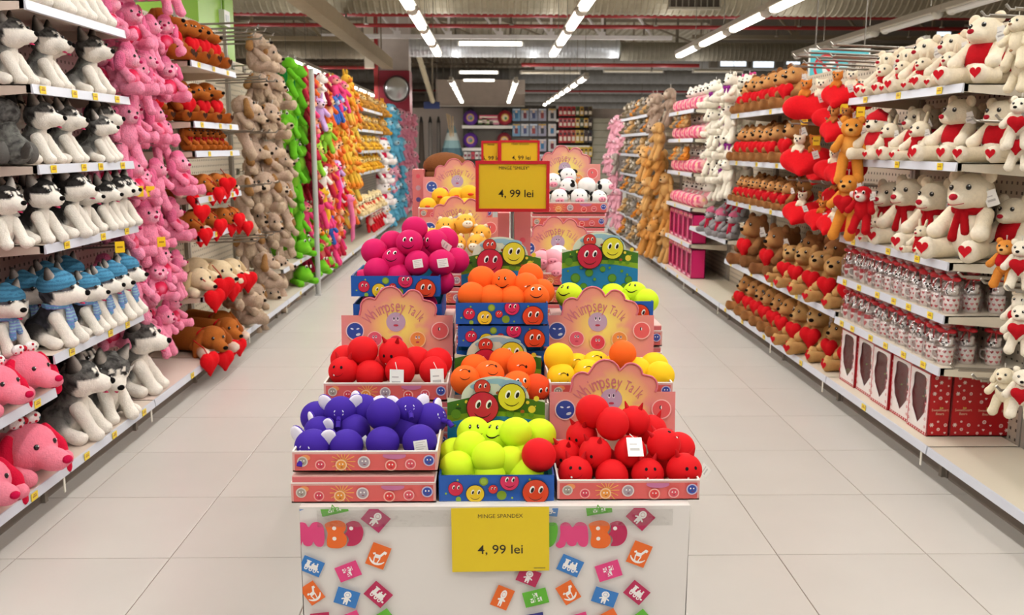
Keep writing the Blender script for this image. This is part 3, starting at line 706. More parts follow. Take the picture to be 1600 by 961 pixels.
    for s in (1, -1):
        if ear == 'round': pr = [('e', (-.006, .056 * s, .055), (.015, .028, .028), earc), ('e', (.004, .056 * s, .055), (.009, .019, .019), inner)]
        elif ear == 'point': pr = [('c', (-.012, .042 * s, .045), (-.016, .058 * s, .105), .027, .006, earc), ('c', (-.002, .043 * s, .05), (-.008, .057 * s, .09), .017, .004, inner)]
        elif ear == 'floppy': pr = [('c', (-.002, .062 * s, .035), (.006, .088 * s, -.045), .018, .030, earc)]
        elif ear == 'long': pr = [('c', (-.004, .060 * s, .035), (.004, .092 * s, -.02), .018, .026, earc), ('c', (.004, .092 * s, -.02), (.02, .10 * s, -.085), .026, .022, earc)]
        elif ear == 'poodle': pr = [('e', (-.008, .082 * s, -.008), (.038, .026, .046), earc), ('e', (-.004, .086 * s, -.055), (.036, .028, .036), earc)]
        elif ear == 'up': pr = [('c', (-.01, .03 * s, .05), (-.014, .042 * s, .125), .018, .014, earc), ('c', (.0, .03 * s, .06), (-.004, .042 * s, .118), .010, .007, inner)]
        elif ear == 'monkey': pr = [('e', (-.004, .082 * s, .0), (.012, .026, .026), inner)]
        else: pr = None
        if pr:
            pr = [(('e', tuple(np.array(p[1]) * h), tuple(np.array(p[2]) * h), p[3]) if p[0] == 'e' else ('c', tuple(np.array(p[1]) * h), tuple(np.array(p[2]) * h), p[3] * h, p[4] * h, p[5])) for p in pr]
            add('ear', hi, soft(pr, name='ear', shag=shag * .7, mat=mat, n=max(8, nl - 2), k=.008))
    nk = (hp[0] * .6, 0, hp[2] - .062)
    if pose == 'dog': nk = (.045, 0, .195)
    if pose == 'lie': nk = (.055, 0, .09)
    for w in wear:
        if w == 'scarf':
            pr = []
            for i in range(10):
                a, c = 2 * PI * i / 10, 2 * PI * (i + 1) / 10
                pr.append(('c', (nk[0] + .050 * math.cos(a), .055 * math.sin(a), nk[2]), (nk[0] + .050 * math.cos(c), .055 * math.sin(c), nk[2]), .015, .015, wc))
            pr += [('c', (nk[0] + .058, -.012, nk[2] - .01), (nk[0] + .070, -.022, nk[2] - .10), .013, .018, wc), ('c', (nk[0] + .058, .01, nk[2] - .01), (nk[0] + .066, .022, nk[2] - .075), .012, .016, wc)]
            add('scarf', None, soft(pr, name='scarf', n=max(14, n), k=.006, colf=(stripe_col if wc == '5f9cc0' else None)))
        elif w == 'collar':
            pr = []
            ax = (0, 1, 2)
            for i in range(8):
                a, c = 2 * PI * i / 8, 2 * PI * (i + 1) / 8
                f_ = (lambda t: (nk[0] + .056 * math.cos(t), .06 * math.sin(t), nk[2])) if pose != 'lie' else (lambda t: (nk[0], .070 * math.cos(t), nk[2] + .066 * math.sin(t)))
                pr.append(('c', f_(a), f_(c), .010, .010, wc))
            add('collar', None, soft(pr, name='collar', n=14, k=.004))
        elif w == 'shirt': add('shirt', None, soft([('e', (.003, 0, nk[2] - .05), (.078, .083, .070), wc), ('e', (.004, 0, nk[2] - .008), (.062, .068, .034), wc)], name='shirt', n=max(12, n - 2)))
        elif w == 'bib': add('bib', None, soft([('e', (.040, 0, .095), (.040, .062, .070), wc), ('e', (.068, 0, .10), (.016, .022, .022), fur)], name='bib', n=max(12, n - 2)))
        elif w == 'heart':
            p = (.098, 0, .105 * T) if pose != 'lie' else (.21, 0, -.03)
            if pose == 'dog': p = (.10, 0, .15)
            if pose == 'hang': p = (.08, 0, .09)
            add('heart', None, soft(heart_prims(.135 if pose != 'lie' else .13, wc, .6), name='heart', n=max(12, n - 2), k=.012), p)
        elif w == 'bow':
            b = MB()
            for s in (1, -1): b.ell((0, .024 * s, 0), (.012, .022, .016), wc, 8, 6)
            b.ell((0, 0, 0), (.012, .010, .010), wc, 6, 5); add('bow', hi, b.mesh('bow', 'plush'), (.0, .04, .072 * h))
        elif w == 'ribbons':
            b = MB()
            for s in (1, -1): b.ell((0, .03 * s, 0), (.012, .026, .02), wc, 8, 6); b.ell((0, .022 * s, -.035), (.01, .014, .03), wc, 8, 6)
            b.ell((0, 0, 0), (.014, .012, .012), wc, 6, 5); add('ribbon', None, b.mesh('ribbon', 'plush'), (nk[0] + .06, 0, nk[2] - .005))
        elif w == 'dotbow':
            b = MB()
            for s in (1, -1):
                b.ell((0, .035 * s, 0), (.018, .034, .024), 'f3efee', 10, 7)
                for k in range(7): b.ell((.012 * math.cos(k) + .004, .035 * s + .022 * math.sin(k * 2.1), .014 * math.cos(k * 1.7)), (.007, .006, .006), ['c22638', '2e6a72', 'd84a5c'][k % 3], 6, 4)
            b.ell((0, 0, 0), (.018, .012, .014), 'c22638', 6, 5); add('bow', hi, b.mesh('bow', 'plush'), (-.012, 0, .075 * h))
        elif w == 'beanie':
            pr = [('e', (-.008, 0, .030 * h), (.070 * h, .077 * h, .052 * h), hatc), ('e', (-.014, 0, .078 * h), (.024, .024, .02), hatc)]
            add('hat', hi, soft(pr, name='hat', n=max(12, n - 2), colf=(hat_col if hatc == '4d8fb4' else None)))
    if shell:
        add('shell', None, soft([('e', (-.045, 0, .10), (.055, .085, .10), shell)], name='shell', n=n, mat=mat))
    if tailc: add('tail', None, soft([('c', (-.10, 0, .05), (-.17, .02, .10), .024, .016, tailc)], name='tail', n=10, shag=shag, mat=mat))
    if tagp: add('paper_tag', hi, paper_me, (.015, .078 * h, -.02), (.3, .2, .5))
    if loop: add('hang_loop', hi, loop_me, (0, 0, .062 * h))
    return S
def make_pad(c):
    if c not in _PADS: _PADS[c] = make_heart_pad(c)
    return _PADS[c]
_PADS = {}
def stripe_col(V, C):
    C = C.copy(); m = np.sin(V[:, 2] * 420) > .2; C[m] = np.array(lin('7e86cf')); m2 = np.sin(V[:, 2] * 420) < -.75; C[m2] = np.array(lin('9fd0d6')); return C
def hat_col(V, C):
    C = C.copy(); m = np.sin(V[:, 2] * 330) > .1; C[m] = np.array(lin('3d7090')); return C
def put(S, name, label, cat, loc, rz=0.0, s=1.0, group=None, rot=None, hr=None, skip=()):
    if label in LABELS: print('DUPLICATE LABEL', label)
    LABELS.add(label)
    if len(label.split()) > 16 or len(label.split()) < 4: print('LABEL LENGTH', label)
    t = thing(name, label, cat, loc, rz, group, rot, s); objs = []
    for i, (nm, par, me, l, r) in enumerate(S):
        if nm in skip: objs.append(None); continue
        if par is not None and objs[par] is None: objs.append(None); continue
        o = link(nm, me, t if par is None else objs[par], l, r)
        if nm == 'head': o.rotation_euler = hr if hr is not None else (random.uniform(-.08, .08), random.uniform(-.08, .08), random.uniform(-.18, .18))
        objs.append(o)
    return t
rj = lambda a: random.uniform(-a, a)

# colour functions of the husky coat
def mott(V, s): return (np.sin(V[:, 0] * 95 * s + 3 * np.sin(V[:, 2] * 60)) + np.sin(V[:, 1] * 88 * s + V[:, 2] * 70)) * .25 + np.random.RandomState(3).randn(len(V)) * .22
def husky_body(dark, mid):
    d, m, w = np.array(lin(dark)), np.array(lin(mid)), np.array(lin('efe9de'))
    def f(V, C):
        t = V[:, 0] * 1.0 - .45 * (V[:, 2] - .10) + .012 * np.sin(V[:, 2] * 55) - .25 * np.abs(V[:, 1]) * 0; k = np.clip((t - .022) / .02, 0, 1)[:, None]; q = np.clip(.5 + mott(V, 1), 0, 1)[:, None]
        return (d * (1 - q) + m * q) * (1 - k) + w * k
    return f
def husky_head(dark, mid):
    d, m, w = np.array(lin(dark)), np.array(lin(mid)), np.array(lin('f2ece2'))
    def f(V, C):
        x, y, z = V.T; q = np.clip(.5 + mott(V, 1), 0, 1)[:, None]
        top = np.clip((z + .006 + np.clip(.03 - x, 0, .06) * .9 - np.clip(x - .05, 0, .1) * .5) / .010, 0, 1)
        top = np.where(x > .078, 0, np.maximum(top, np.clip((-.012 - x) / .01, 0, 1)))
        blaze = (np.abs(y) < .009) & (x > .03) & (z < .05); brow = ((np.abs(np.abs(y) - .030) < .011) & (np.abs(z - .043) < .008) & (x > .02)) | ((np.abs(y) > .045) & (z < .012) & (x > .01))
        top = np.where(blaze | brow, 0, top)[:, None]
        return (d * (1 - q) + m * q) * top + w * (1 - top)
    return f
hk = dict(pose='dog', head=1.22, hlegc='6a6865', hcol=True, ear='point', earc='1d1a19', inner='e9e0d6', nose='0d0b0a', snout=1.08, eyes='bead', belly='efe9de', muzzle='f2ece2', paws='f2ece2', tongue=True, mat='plush', shag=.0016)
HUSKY = critter(fur='efe9de', colf=husky_body('3d3c3c', '7d7d78'), headcolf=husky_head('2c2a2a', '6d6b68'), tailc='55524f', n=22, **hk)
hk['hlegc'] = '262322'
HUSKYB = critter(fur='efe9de', colf=husky_body('1a1817', '2e2b2a'), headcolf=husky_head('181615', '2f2c2b'), tailc='1a1817', n=20, **hk)
HUSKYH = critter(fur='efe9de', colf=husky_body('1d1c1e', '35343a'), headcolf=husky_head('222226', '55555c'), wear=('scarf', 'beanie'), wc='5f9cc0', hatc='4d8fb4', n=20, **hk)

# ------------------------------------------------------------------ left: huskies
G = 'husky plush toys on the left shelves'
def rowput(S, name, fmt, cat, ys, z, X, rz, s, group, hr=None, j=.12, skip=(), words=None):
    for i, y in enumerate(ys):
        xx, sc = X, s
        if isinstance(y, tuple): y, xx, sc = (y + (s,))[:3]
        w = words[i] if words else ORD[i]
        put(S, name, fmt % w, cat, (xx, y, z), rz + rj(j), sc * random.uniform(.96, 1.04), group, hr=hr, skip=skip)
rowput(HUSKY, 'plush_husky', 'white pawed husky plush on the topmost left shelf, %s from the near end', 'plush dog', [4.42, 4.66, 4.92, 5.17], 2.27, -2.20, .02, 1.12, G)
rowput(HUSKY, 'plush_husky', 'grey husky plush on second shelf from top, %s from the near end', 'plush dog', [4.33, 4.66, 5.17], 1.913, -2.20, .0, .90, G)
put(HUSKY, 'plush_husky', 'tall grey husky plush behind the others on the second shelf', 'plush dog', (-2.30, 4.90, 1.913), .1, .92, G)
put(HUSKYB, 'plush_husky', 'black backed husky plush lying far back on the second shelf', 'plush dog', (-2.36, 4.48, 1.913), .1, .88, G)
put(HUSKY, 'plush_husky', 'husky plush with its grey back turned, near end of third shelf', 'plush dog', (-2.16, 4.27, 1.561), 2.6, .88, G)
rowput(HUSKY, 'plush_husky', 'seated grey husky plush on the third left shelf, %s along its front edge', 'plush dog', [(4.50, -2.18, .86), (4.72, -2.16, .82), (5.02, -2.11, .72), (5.2, -2.2, .92)], 1.561, -2.2, .02, .9, G, words=ORD[1:])
put(HUSKYB, 'plush_husky', 'large black eared husky plush at back of the third shelf', 'plush dog', (-2.30, 4.95, 1.561), -.2, .93, G)
put(HUSKYB, 'plush_husky', 'dark husky plush in the shade at back of third shelf', 'plush dog', (-2.36, 4.62, 1.561), -.2, .9, G)
rowput(HUSKYB, 'plush_husky', 'small black and white husky plush on fourth shelf, %s from the near end', 'plush dog', [(4.36, -2.13, .88), (4.63, -2.12, .9), (4.86, -2.14, .78), (5.02, -2.12, .78), (5.16, -2.12, .8), (5.28, -2.12, .82)], 1.203, -2.13, -.12, .82, G, j=.25)
put(HUSKYB, 'plush_husky', 'small husky plush looking out at the very edge of fourth shelf', 'plush dog', (-2.16, 4.12, 1.203), -.5, .8, G)
rowput(HUSKYB, 'plush_husky', 'small dark husky plush in back row of fourth shelf, %s from near', 'plush dog', [4.5, 4.72, 5.0], 1.203, -2.36, -.1, .85, G)
G2 = 'huskies in blue hats'
rowput(HUSKYH, 'plush_husky', 'husky plush in blue striped hat and scarf, %s from near on fifth shelf', 'plush dog', [(4.46, -2.15, 1.02), (4.74, -2.13, .88), (4.92, -2.13, .9), (5.08, -2.13, .92), (5.26, -2.14, .96)], .692, -2.13, -.08, .9, G2, j=.2)
rowput(HUSKYH, 'plush_husky', 'blue hatted husky plush in back row of fifth shelf, %s from near', 'plush dog', [4.55, 4.80, 5.02], .692, -2.35, -.1, .98, G2)
put(HUSKYH, 'plush_husky', 'blue hatted husky plush leaning down at near end of fifth shelf', 'plush dog', (-2.28, 4.28, .692), -.5, .9, G2)
put(HUSKY, 'plush_husky', 'big grey husky plush on base shelf beside the pink dog', 'plush dog', (-2.17, 4.62, .17), .1, 1.2, G)
put(HUSKY, 'plush_husky', 'big grey husky plush on base shelf with its head bowed', 'plush dog', (-2.13, 4.98, .17), -.55, 1.12, G, hr=(0, .6, -.2))
put(HUSKY, 'plush_husky', 'big grey husky plush at the far end on bare base shelf', 'plush dog', (-2.20, 5.52, .17), .05, 1.3, G)
put(HUSKYB, 'plush_husky', 'dark eared husky plush behind the bowed husky on base shelf', 'plush dog', (-2.33, 4.98, .17), -.2, 1.25, G)

# ------------------------------------------------------------------ left: pink dogs
PINKDOG = critter(pose='lie', fur='ee7f95', muzzle='f08a9e', ear='long', earc='d8193f', nose='cc1248', eyes='bead', snout=1.35, head=1.35, wear=('dotbow',), n=24, paws='f08a9e', shag=.001, tagp=False)
G = 'pink dogs with red ears'
for i, (x, y, z, s, rz, lb) in enumerate([(-2.22, 4.14, .54, 1.0, -.08, 'pink plush dog with red ears on the small shelf, farthest along it'), (-2.22, 3.86, .54, 1.0, -.05, 'pink plush dog on the small left shelf, second from its end'),
        (-2.26, 3.58, .54, 1.0, -.05, 'pink plush dog cut off by left edge of the small shelf'), (-2.24, 4.08, .17, 1.25, -.1, 'large pink plush dog with dotted bow lying on the base shelf'), (-2.22, 3.7, .17, 1.1, -.2, 'pink plush dog at lower left edge on the base shelf')]):
    put(PINKDOG, 'plush_dog', lb, 'plush dog', (x, y, z), rz, s, G, hr=(0, .05, -.25))
    
# ------------------------------------------------------------------ left: poodles on hooks
pk = dict(fur='f08fae', muzzle='f6b4c8', ear='poodle', earc='e26f97', nose='b01c52', wear=('bib',), wc='d92550', pom='e26f97', paws='f093b0', shag=.0035, mat='shaggy_plush', eyes='bead', snout=.95)
POODLE = critter(pose='sit', n=16, loop=True, **pk)
POODLEH = critter(pose='hang', n=16, loop=True, **{**pk, 'wear': ()})
G = 'pink poodles on hooks'
rowz = [2.52, 2.24, 1.93, 1.63, 1.33, 1.04, .74, .42]
for r_, z in enumerate(rowz):
    for c_, y in enumerate((5.46, 5.70, 5.96, 6.24)):
        if r_ == 7 and c_ == 0: continue
        put(POODLE if (r_ + c_) % 3 else POODLEH, 'plush_poodle', 'pink plush poodle in the %s hanging row from top, %s from the near side' % (ORD[r_], ORD[c_]), 'plush poodle', (-2.11 + rj(.05) - .03 * (r_ % 2), y + rj(.05), z + rj(.045)), -.45 + rj(.6), .82 + rj(.08), G, hr=(rj(.2), rj(.2), rj(.4)))
    for c_, y in enumerate((5.50, 5.82, 6.12)):
        put(POODLE, 'plush_poodle', 'pink poodle on inner part of hooks, %s row from top, %s from near' % (ORD[r_], ORD[c_]), 'plush poodle', (-2.28 + rj(.03), y + rj(.05), z + rj(.04) + .03), -.3 + rj(.6), .84, G, skip=('paper_tag',))
# ------------------------------------------------------------------ left: brown dogs
BR = dict(fur='a85a1e', muzzle='b4672a', ear='floppy', earc='8c4716', nose='120c09', snout=1.45, belly='b4672a', head=1.1)
BDOG = critter(pose='sit', wear=('heart',), wc='c8101c', n=18, pads='3a1e10', tagp=False, paws='9c5220', **BR)
BDOGS = critter(pose='sit', wear=('ribbons',), wc='b0141c', n=13, tagp=False, **{**BR, 'snout': 1.1})
BLIE = critter(pose='lie', wear=('collar', 'heart'), wc='d3101a', n=18, tagp=False, **{**BR, 'ear': 'long', 'paws': 'efe7da', 'fur': 'b06428', 'belly': 'b87038', 'earc': '9c5220'})
CLIE = critter(pose='lie', wear=('collar', 'heart'), wc='d3101a', n=18, tagp=False, fur='d8c4a0', muzzle='e0cfae', ear='long', earc='c9b088', nose='120c09', snout=1.5, head=1.15, belly='e2d3b6', paws='e9ddc4')
G = 'brown dogs with red hearts'
rowput(BDOG, 'plush_dog', 'brown plush dog holding red heart on top shelf, %s from near', 'plush dog', [(6.38, -2.20, 1.12), (6.66, -2.16), (6.9, -2.16), (7.14, -2.15)], 2.215, -2.16, -.30, 1.02, G)
rowput(BDOG, 'plush_dog', 'brown plush dog holding red heart on second shelf, %s from near', 'plush dog', [(6.42, -2.34, 1.0), (6.66, -2.2, 1.0), (6.92, -2.17), (7.16, -2.16)], 1.812, -2.16, -.30, .98, G)
rowput(BDOGS, 'plush_dog', 'small brown plush dog with red ribbon on third shelf, %s from near', 'plush dog', [6.55, 6.72, 6.88, 7.02, 7.17, 7.32], 1.612, -2.12, -.3, .56, G)
rowput(BLIE, 'plush_dog', 'lying brown plush dog dangling hearts over fourth shelf, %s from near', 'plush dog', [(6.55, -2.22, .86), (6.9, -2.2, .84), (7.2, -2.2, .84), (7.45, -2.2, .8)], 1.295, -2.22, -.35, .85, G, hr=(0, .25, -.2))
rowput(BLIE, 'plush_dog', 'lying brown plush dog with red collar on fifth shelf, %s from near', 'plush dog', [(6.6, -2.22, .9), (6.92, -2.2, .88), (7.24, -2.18, .86), (7.46, -2.16, .84)], 1.032, -2.22, -.4, .85, G, hr=(0, .2, -.2))
rowput(CLIE, 'plush_dog', 'cream plush dog lying on the sixth shelf, red heart hanging, %s from near', 'plush dog', [(6.62, -2.2, 1.02), (6.98, -2.16, 1.1), (7.36, -2.16, 1.0)], .603, -2.2, -.45, 1.0, 'cream dogs with red hearts', hr=(0, .15, -.2))
put(CLIE, 'plush_dog', 'larger cream plush dog with red collar behind on the sixth shelf', 'plush dog', (-2.34, 6.9, .603), -.3, 1.3, 'cream dogs with red hearts', hr=(0, .1, -.1), skip=('heart',))
rowput(BLIE, 'plush_dog', 'big brown plush dog flopped on base shelf, heart over edge, %s from near', 'plush dog', [(6.62, -2.13, 1.15), (7.02, -2.14, 1.12), (7.35, -2.26, 1.1)], .17, -2.2, -.5, 1.1, G, hr=(0, .2, -.25))
# loose hearts dangling over shelf edges from the dogs' mouths
HEART = [('heart', None, soft(heart_prims(.13, 'd3101a', .6), name='heart', n=14, k=.014), (0, 0, 0), None)]
strg = MB(); strg.tube([(0, 0, .0), (-.03, .0, .05), (-.09, 0, .09)], .003, 'b01018', 5); HEART.append(('string', None, strg.mesh('string', 'plush'), (0, 0, .03), None))
G = 'red plush hearts dangling from the brown dogs'
for i, (x, y, lb) in enumerate([(316, 334, 'red plush heart hanging lowest off the fourth shelf edge'), (343, 305, 'red heart pair dangling mid edge of the fourth shelf'), (356, 290, 'red heart nearest the far end of fourth shelf'), (322, 370, 'red heart at the near corner of the fifth shelf'), (345, 355, 'red heart in the cluster along the fifth shelf'), (374, 345, 'red heart at far end of the fifth shelf'), (387, 357, 'red heart beside white tag past the fifth shelf'),
        (336, 470, 'big red heart hanging at the near corner of sixth shelf'), (350, 451, 'big red heart hanging second along the sixth shelf'), (368, 445, 'big red heart hanging third along the sixth shelf'), (387, 441, 'big red heart hanging farthest along the sixth shelf'), (328, 569, 'red heart hanging off the base shelf, nearer one'), (357, 549, 'red heart hanging off the base shelf, farther one')]):
    p = atX(x, y, -1.95); t = put(HEART, 'plush_heart', lb, 'plush heart', p, -.5 + rj(.4), 1.0 if i < 7 else 1.35, G)
# ------------------------------------------------------------------ left: shaggy beige dogs
SHAG = critter(pose='hang', fur='b29a88', muzzle='c9b199', ear='floppy', earc='946c42', nose='1a120d', snout=1.3, head=1.15, shag=.006, mat='shaggy_plush', n=18, loop=True, paws='bba68d', limb=1.35, belly='bfa98f', eyes='bead')
SHAGS = critter(pose='sit', fur='b29a88', muzzle='c9b199', ear='floppy', earc='946c42', nose='1a120d', snout=1.3, head=1.15, shag=.006, mat='shaggy_plush', n=18, loop=True, paws='bba68d', limb=1.1, belly='c2ad94')
G = 'shaggy beige dogs on hooks'
lst = [(398, 78), (416, 92), (404, 138), (428, 140), (375, 178), (396, 190), (420, 186), (440, 200), (392, 250), (417, 248), (440, 258), (378, 300), (412, 296), (436, 305), (398, 352), (424, 356), (442, 350), (388, 378), (410, 418), (432, 422), (446, 414), (360, 440), (395, 466), (420, 470), (375, 470)]
ordn = 0
for i, (x, y) in enumerate(lst):
    p = atX(x, y, -2.10 - .06 * (i % 3)); s = 1.15 + rj(.1)
    put(SHAGS if i % 3 == 0 else SHAG, 'plush_dog', 'shaggy beige plush dog on hooks, %s down from the top%s' % (ORD[min(i // 3, 19)], [', nearest', ', middle', ', farthest'][i % 3]), 'plush dog', (p.x, p.y, p.z - .17 * s), -.35 + rj(.9), s, G, hr=(rj(.2), rj(.25) + .15, rj(.5)))
# ------------------------------------------------------------------ left: green frogs and turtles
FROG = critter(pose='hang', fur='62b022', belly='98d040', muzzle='72bc2c', ear=None, nose=None, eyes='white', eyez=.062, head=1.1, shell='1f7a35', n=14, loop=True, limb=1.2, snout=.9, smile=None, tagp=False)
FROGS = critter(pose='lie', fur='6ab824', belly='a4d650', muzzle='7cc432', ear=None, nose=None, eyes='white', eyez=.06, n=14, snout=1.0, head=1.15, tagp=True)
G = 'green frogs and turtles'
for i, (x, y) in enumerate([(449, 112), (462, 128), (452, 170), (466, 186), (449, 205), (470, 200), (455, 232), (468, 248), (458, 275), (446, 300), (460, 318), (474, 338), (464, 350)]):
    p = atX(x, y, -2.10 - .05 * (i % 2)); put(FROG, 'plush_turtle', 'green plush turtle on hooks, %s down from the top' % ORD[i], 'plush turtle', (p.x, p.y, p.z - .14), -.7 + rj(1.2), 1.02 + rj(.1), G, hr=(0, 0, rj(.4)))
for i, (x, y, X) in enumerate([(466, 398, -2.1), (480, 392, -2.12), (492, 388, -2.1)]):
    p = atX(x, y, X); put(FROGS, 'plush_frog', 'green plush frog crouching on the low shelf, %s from near' % ORD[i], 'plush frog', (X - .05, p.y, .47), -.4 + rj(.4), 1.05, G)
for i, (x, y, X) in enumerate([(470, 445, -2.08), (478, 432, -2.2), (493, 418, -2.06), (503, 408, -2.08)]):
    p = atX(x, y, X); put(FROGS, 'plush_frog', 'green plush frog on base shelf under the low shelf, %s from near' % ORD[i], 'plush frog', (X - .08, p.y, .17), -.4 + rj(.5), 1.15, G)
# ------------------------------------------------------------------ left: far hanging toys
def tint(fur, **k):
    d = dict(pose='hang', fur=fur, n=10, far=True, tagp=False, shag=.001, head=1.05); d.update(k); return critter(**d)
REDM = tint('b92840', muzzle='e9b48c', ear='monkey', earc='e9b48c', inner='e9b48c', limb=1.5, belly='e08a78')
PINKM = tint('e5467f', muzzle='f3b7a0', ear='monkey', inner='f3b7a0', limb=1.7)
MAROON = tint('8d1630', muzzle='d58a60', ear='round', limb=1.2)
ORANGE = tint('d9642a', muzzle='ecd0a0', ear='round', belly='ecd0a0')
YELL = tint('dcae3a', muzzle='df7a2c', ear='up', nose=None, limb=1.3, paws='ee5a14')
DUCK = tint('dfbf50', muzzle='df6a24', ear=None, nose=None, paws='df5a24', limb=1.4)
BLUEM = tint('3c64b4', muzzle='c9d8ee', ear='round')
GREENM = tint('8cc63a', muzzle='e7e07a', ear='round')
LILAC = tint('c6a6d8', muzzle='f1e3ee', ear='up')
WHTM = tint('f0e8e2', muzzle='f7efe8', ear='round', nose='d0466a')
BRNS = tint('b9853c', muzzle='ead09a', ear='round', pose='sit')
YELS = tint('e9b83a', muzzle='f3e0a0', ear='round', pose='sit')
YELO = tint('d99a2a', muzzle='f0d890', ear='up', pose='sit')
CYAN = tint('67b5d4', muzzle='cfe8f2', ear='floppy', head=1.15, limb=1.1)
PNKH = tint('ef9db4', muzzle='f8d3dc', ear='floppy', limb=1.1)
REDW = tint('c8202a', muzzle='f2e2d2', ear='round', belly='f2e2d2')
CRMS = tint('ecd6a4', muzzle='f3e6c6', ear='round', pose='sit', wear=('shirt',), wc='d2402a')
CATW = critter(pose='sit', fur='f3ecea', ear='point', earc='f3ecea', inner='f0b9c4', nose='e3b33c', head=1.35, wear=('shirt', 'bow'), wc='d01f4a', n=14, snout=.85, tagp=False)
colseq = [
 [REDM, REDM, REDM, MAROON, MAROON, PINKM, REDM, MAROON], [REDM, PINKM, REDM, GREENM, REDM, PINKM, YELL, REDM],
 [ORANGE, LILAC, MAROON, REDM, WHTM, PINKM, PINKM, REDM], [WHTM, ORANGE, GREENM, ORANGE, REDM, PINKM, BLUEM, PINKM],
 [MAROON, ORANGE, ORANGE, ORANGE, ORANGE, ORANGE, PINKM, PINKM], [ORANGE, BLUEM, ORANGE, ORANGE, LILAC, REDW, ORANGE, REDM],
 [PINKM, BLUEM, YELL, ORANGE, REDW, WHTM, REDW, PINKM], [PINKM, ORANGE, YELL, DUCK, REDM, REDW, PINKM, PINKM],
 [YELL, DUCK, DUCK, YELL, DUCK, YELL, DUCK, None], [YELL, DUCK, ORANGE, DUCK, YELL, DUCK, ORANGE, None],
 [DUCK, ORANGE, YELL, DUCK, DUCK, DUCK, None, None], [YELL, ORANGE, DUCK, ORANGE, YELL, DUCK, None, None]]
nmz = {id(REDM): ('red monkey', 'plush monkey'), id(PINKM): ('pink long legged monkey', 'plush monkey'), id(MAROON): ('dark red bear', 'plush bear'), id(ORANGE): ('orange lion', 'plush lion'), id(YELL): ('yellow duckling', 'plush duck'), id(DUCK): ('yellow duck with orange feet', 'plush duck'),
       id(BLUEM): ('blue bear', 'plush bear'), id(GREENM): ('lime green bear', 'plush bear'), id(LILAC): ('lilac rabbit', 'plush rabbit'), id(WHTM): ('white bear', 'plush bear'), id(REDW): ('red and white bear', 'plush bear'), id(CYAN): ('light blue dog', 'plush dog'), id(PNKH): ('light pink dog', 'plush dog')}
zr = [2.20, 1.93, 1.66, 1.38, 1.10, .82, .54, .30]
G = 'bright small toys hung far along the left'
for c_, col_ in enumerate(colseq):
    y = 10.55 + .315 * c_
    for r_, S in enumerate(col_):
        if S is None: continue
        nm, ct = nmz[id(S)]
        zz = zr[r_] + rj(.05) + (.012 * c_)
        put(S, 'plush_toy', '%s plush, %s column after the grey post, %s row down' % (nm, ORD[c_], ORD[r_]), ct, (-2.07 + rj(.06), y + rj(.06), zz), -.45 + rj(.6), .92 + rj(.08), G)
        put(S, 'plush_toy', '%s plush set back, %s column after grey post, %s row down' % (nm, ORD[c_], ORD[r_]), ct, (-2.26 + rj(.03), y + .13 + rj(.03), zz + rj(.05)), -.45 + rj(.6), .92, G)
# long dangling yellow and pink toys
lg = MB()
for i, (x, y0, y1, c) in enumerate([(503, 300, 372, 'eebb33'), (523, 262, 330, 'e83e8c'), (545, 310, 378, 'ef7fae')]):
    A, B = atX(x, y0, -1.99), atX(x + 6, y1, -1.97); B.y = A.y + .1
    t = thing('plush_snake', ['yellow', 'bright pink', 'pale pink'][i] + ' long plush snake dangling among the red toys', 'plush snake', B, group=G)
    pr = [('c', tuple(A - B), tuple((A - B) * .5 + Vector((.03, .02, 0))), .05, .045, c), ('c', tuple((A - B) * .5 + Vector((.03, .02, 0))), (0, 0, 0.02), .045, .03, c)]
    link('body', soft(pr, n=16, name='body'), t)
    link('head', soft([('e', (0, 0, 0), (.07, .065, .06), c), ('e', (.05, 0, -.01), (.04, .045, .03), c)], n=10, name='head'), t, A - B)
    for s in (1, -1): link('eye', eyew_me, t, (A - B) + Vector((.06, .03 * s, .03)))
G = 'small yellow and brown toys on the far left shelves'
for r_, (z, S1, S2, ht) in enumerate([(2.24, BRNS, YELO, .85), (1.91, BRNS, YELS, .8), (1.58, YELS, BRNS, .8), (1.25, YELO, YELS, .8), (.58, CRMS, CRMS, .95)]):
    for c_ in range(9):
        S = S1 if (c_ * 7 + r_) % 3 else S2
        put(S, 'plush_toy', 'small %s plush on far left shelf %s from top, %s along' % ('cream and red' if S is CRMS else 'yellow' if S is YELS else 'honey' if S is YELO else 'brown', ORD[r_], ORD[c_]), 'plush bear', (-2.12 + rj(.02), 14.5 + .33 * c_ + rj(.04), z), -.4 + rj(.4), ht + rj(.05), G)
for c_ in range(5):
    put(REDW, 'plush_toy', 'red and white plush drooping on base of far left shelves, %s along' % ORD[c_], 'plush bear', (-2.1, 15.9 + .33 * c_, .30), -.4 + rj(.4), .9, G)
G = 'white cats in red on the far left'
for r_, (z, s) in enumerate([(1.30, 1.5), (.95, 1.25), (.55, 1.4), (.2, 1.2)]):
    put(CATW, 'plush_cat', 'white plush cat with red shirt and bow, %s down beside blue toys' % ORD[r_], 'plush cat', (-2.10, 17.62, z), -.5, s, G)
    put(CATW, 'plush_cat', 'white plush cat set behind another, %s down beside blue toys' % ORD[r_], 'plush cat', (-2.12, 18.05, z), -.5, s, G)
for r_ in range(2):
    for c_ in range(2):
        put([BRNS, YELO][c_], 'plush_toy', 'brown plush above the white cats, %s down, %s along' % (ORD[r_], ORD[c_]), 'plush bear', (-2.1, 17.6 + .4 * c_, 1.85 + .33 * r_), -.4, 1.0, 'brown toys above the cats')
G = 'blue and pink toys at the far end of the left aisle'
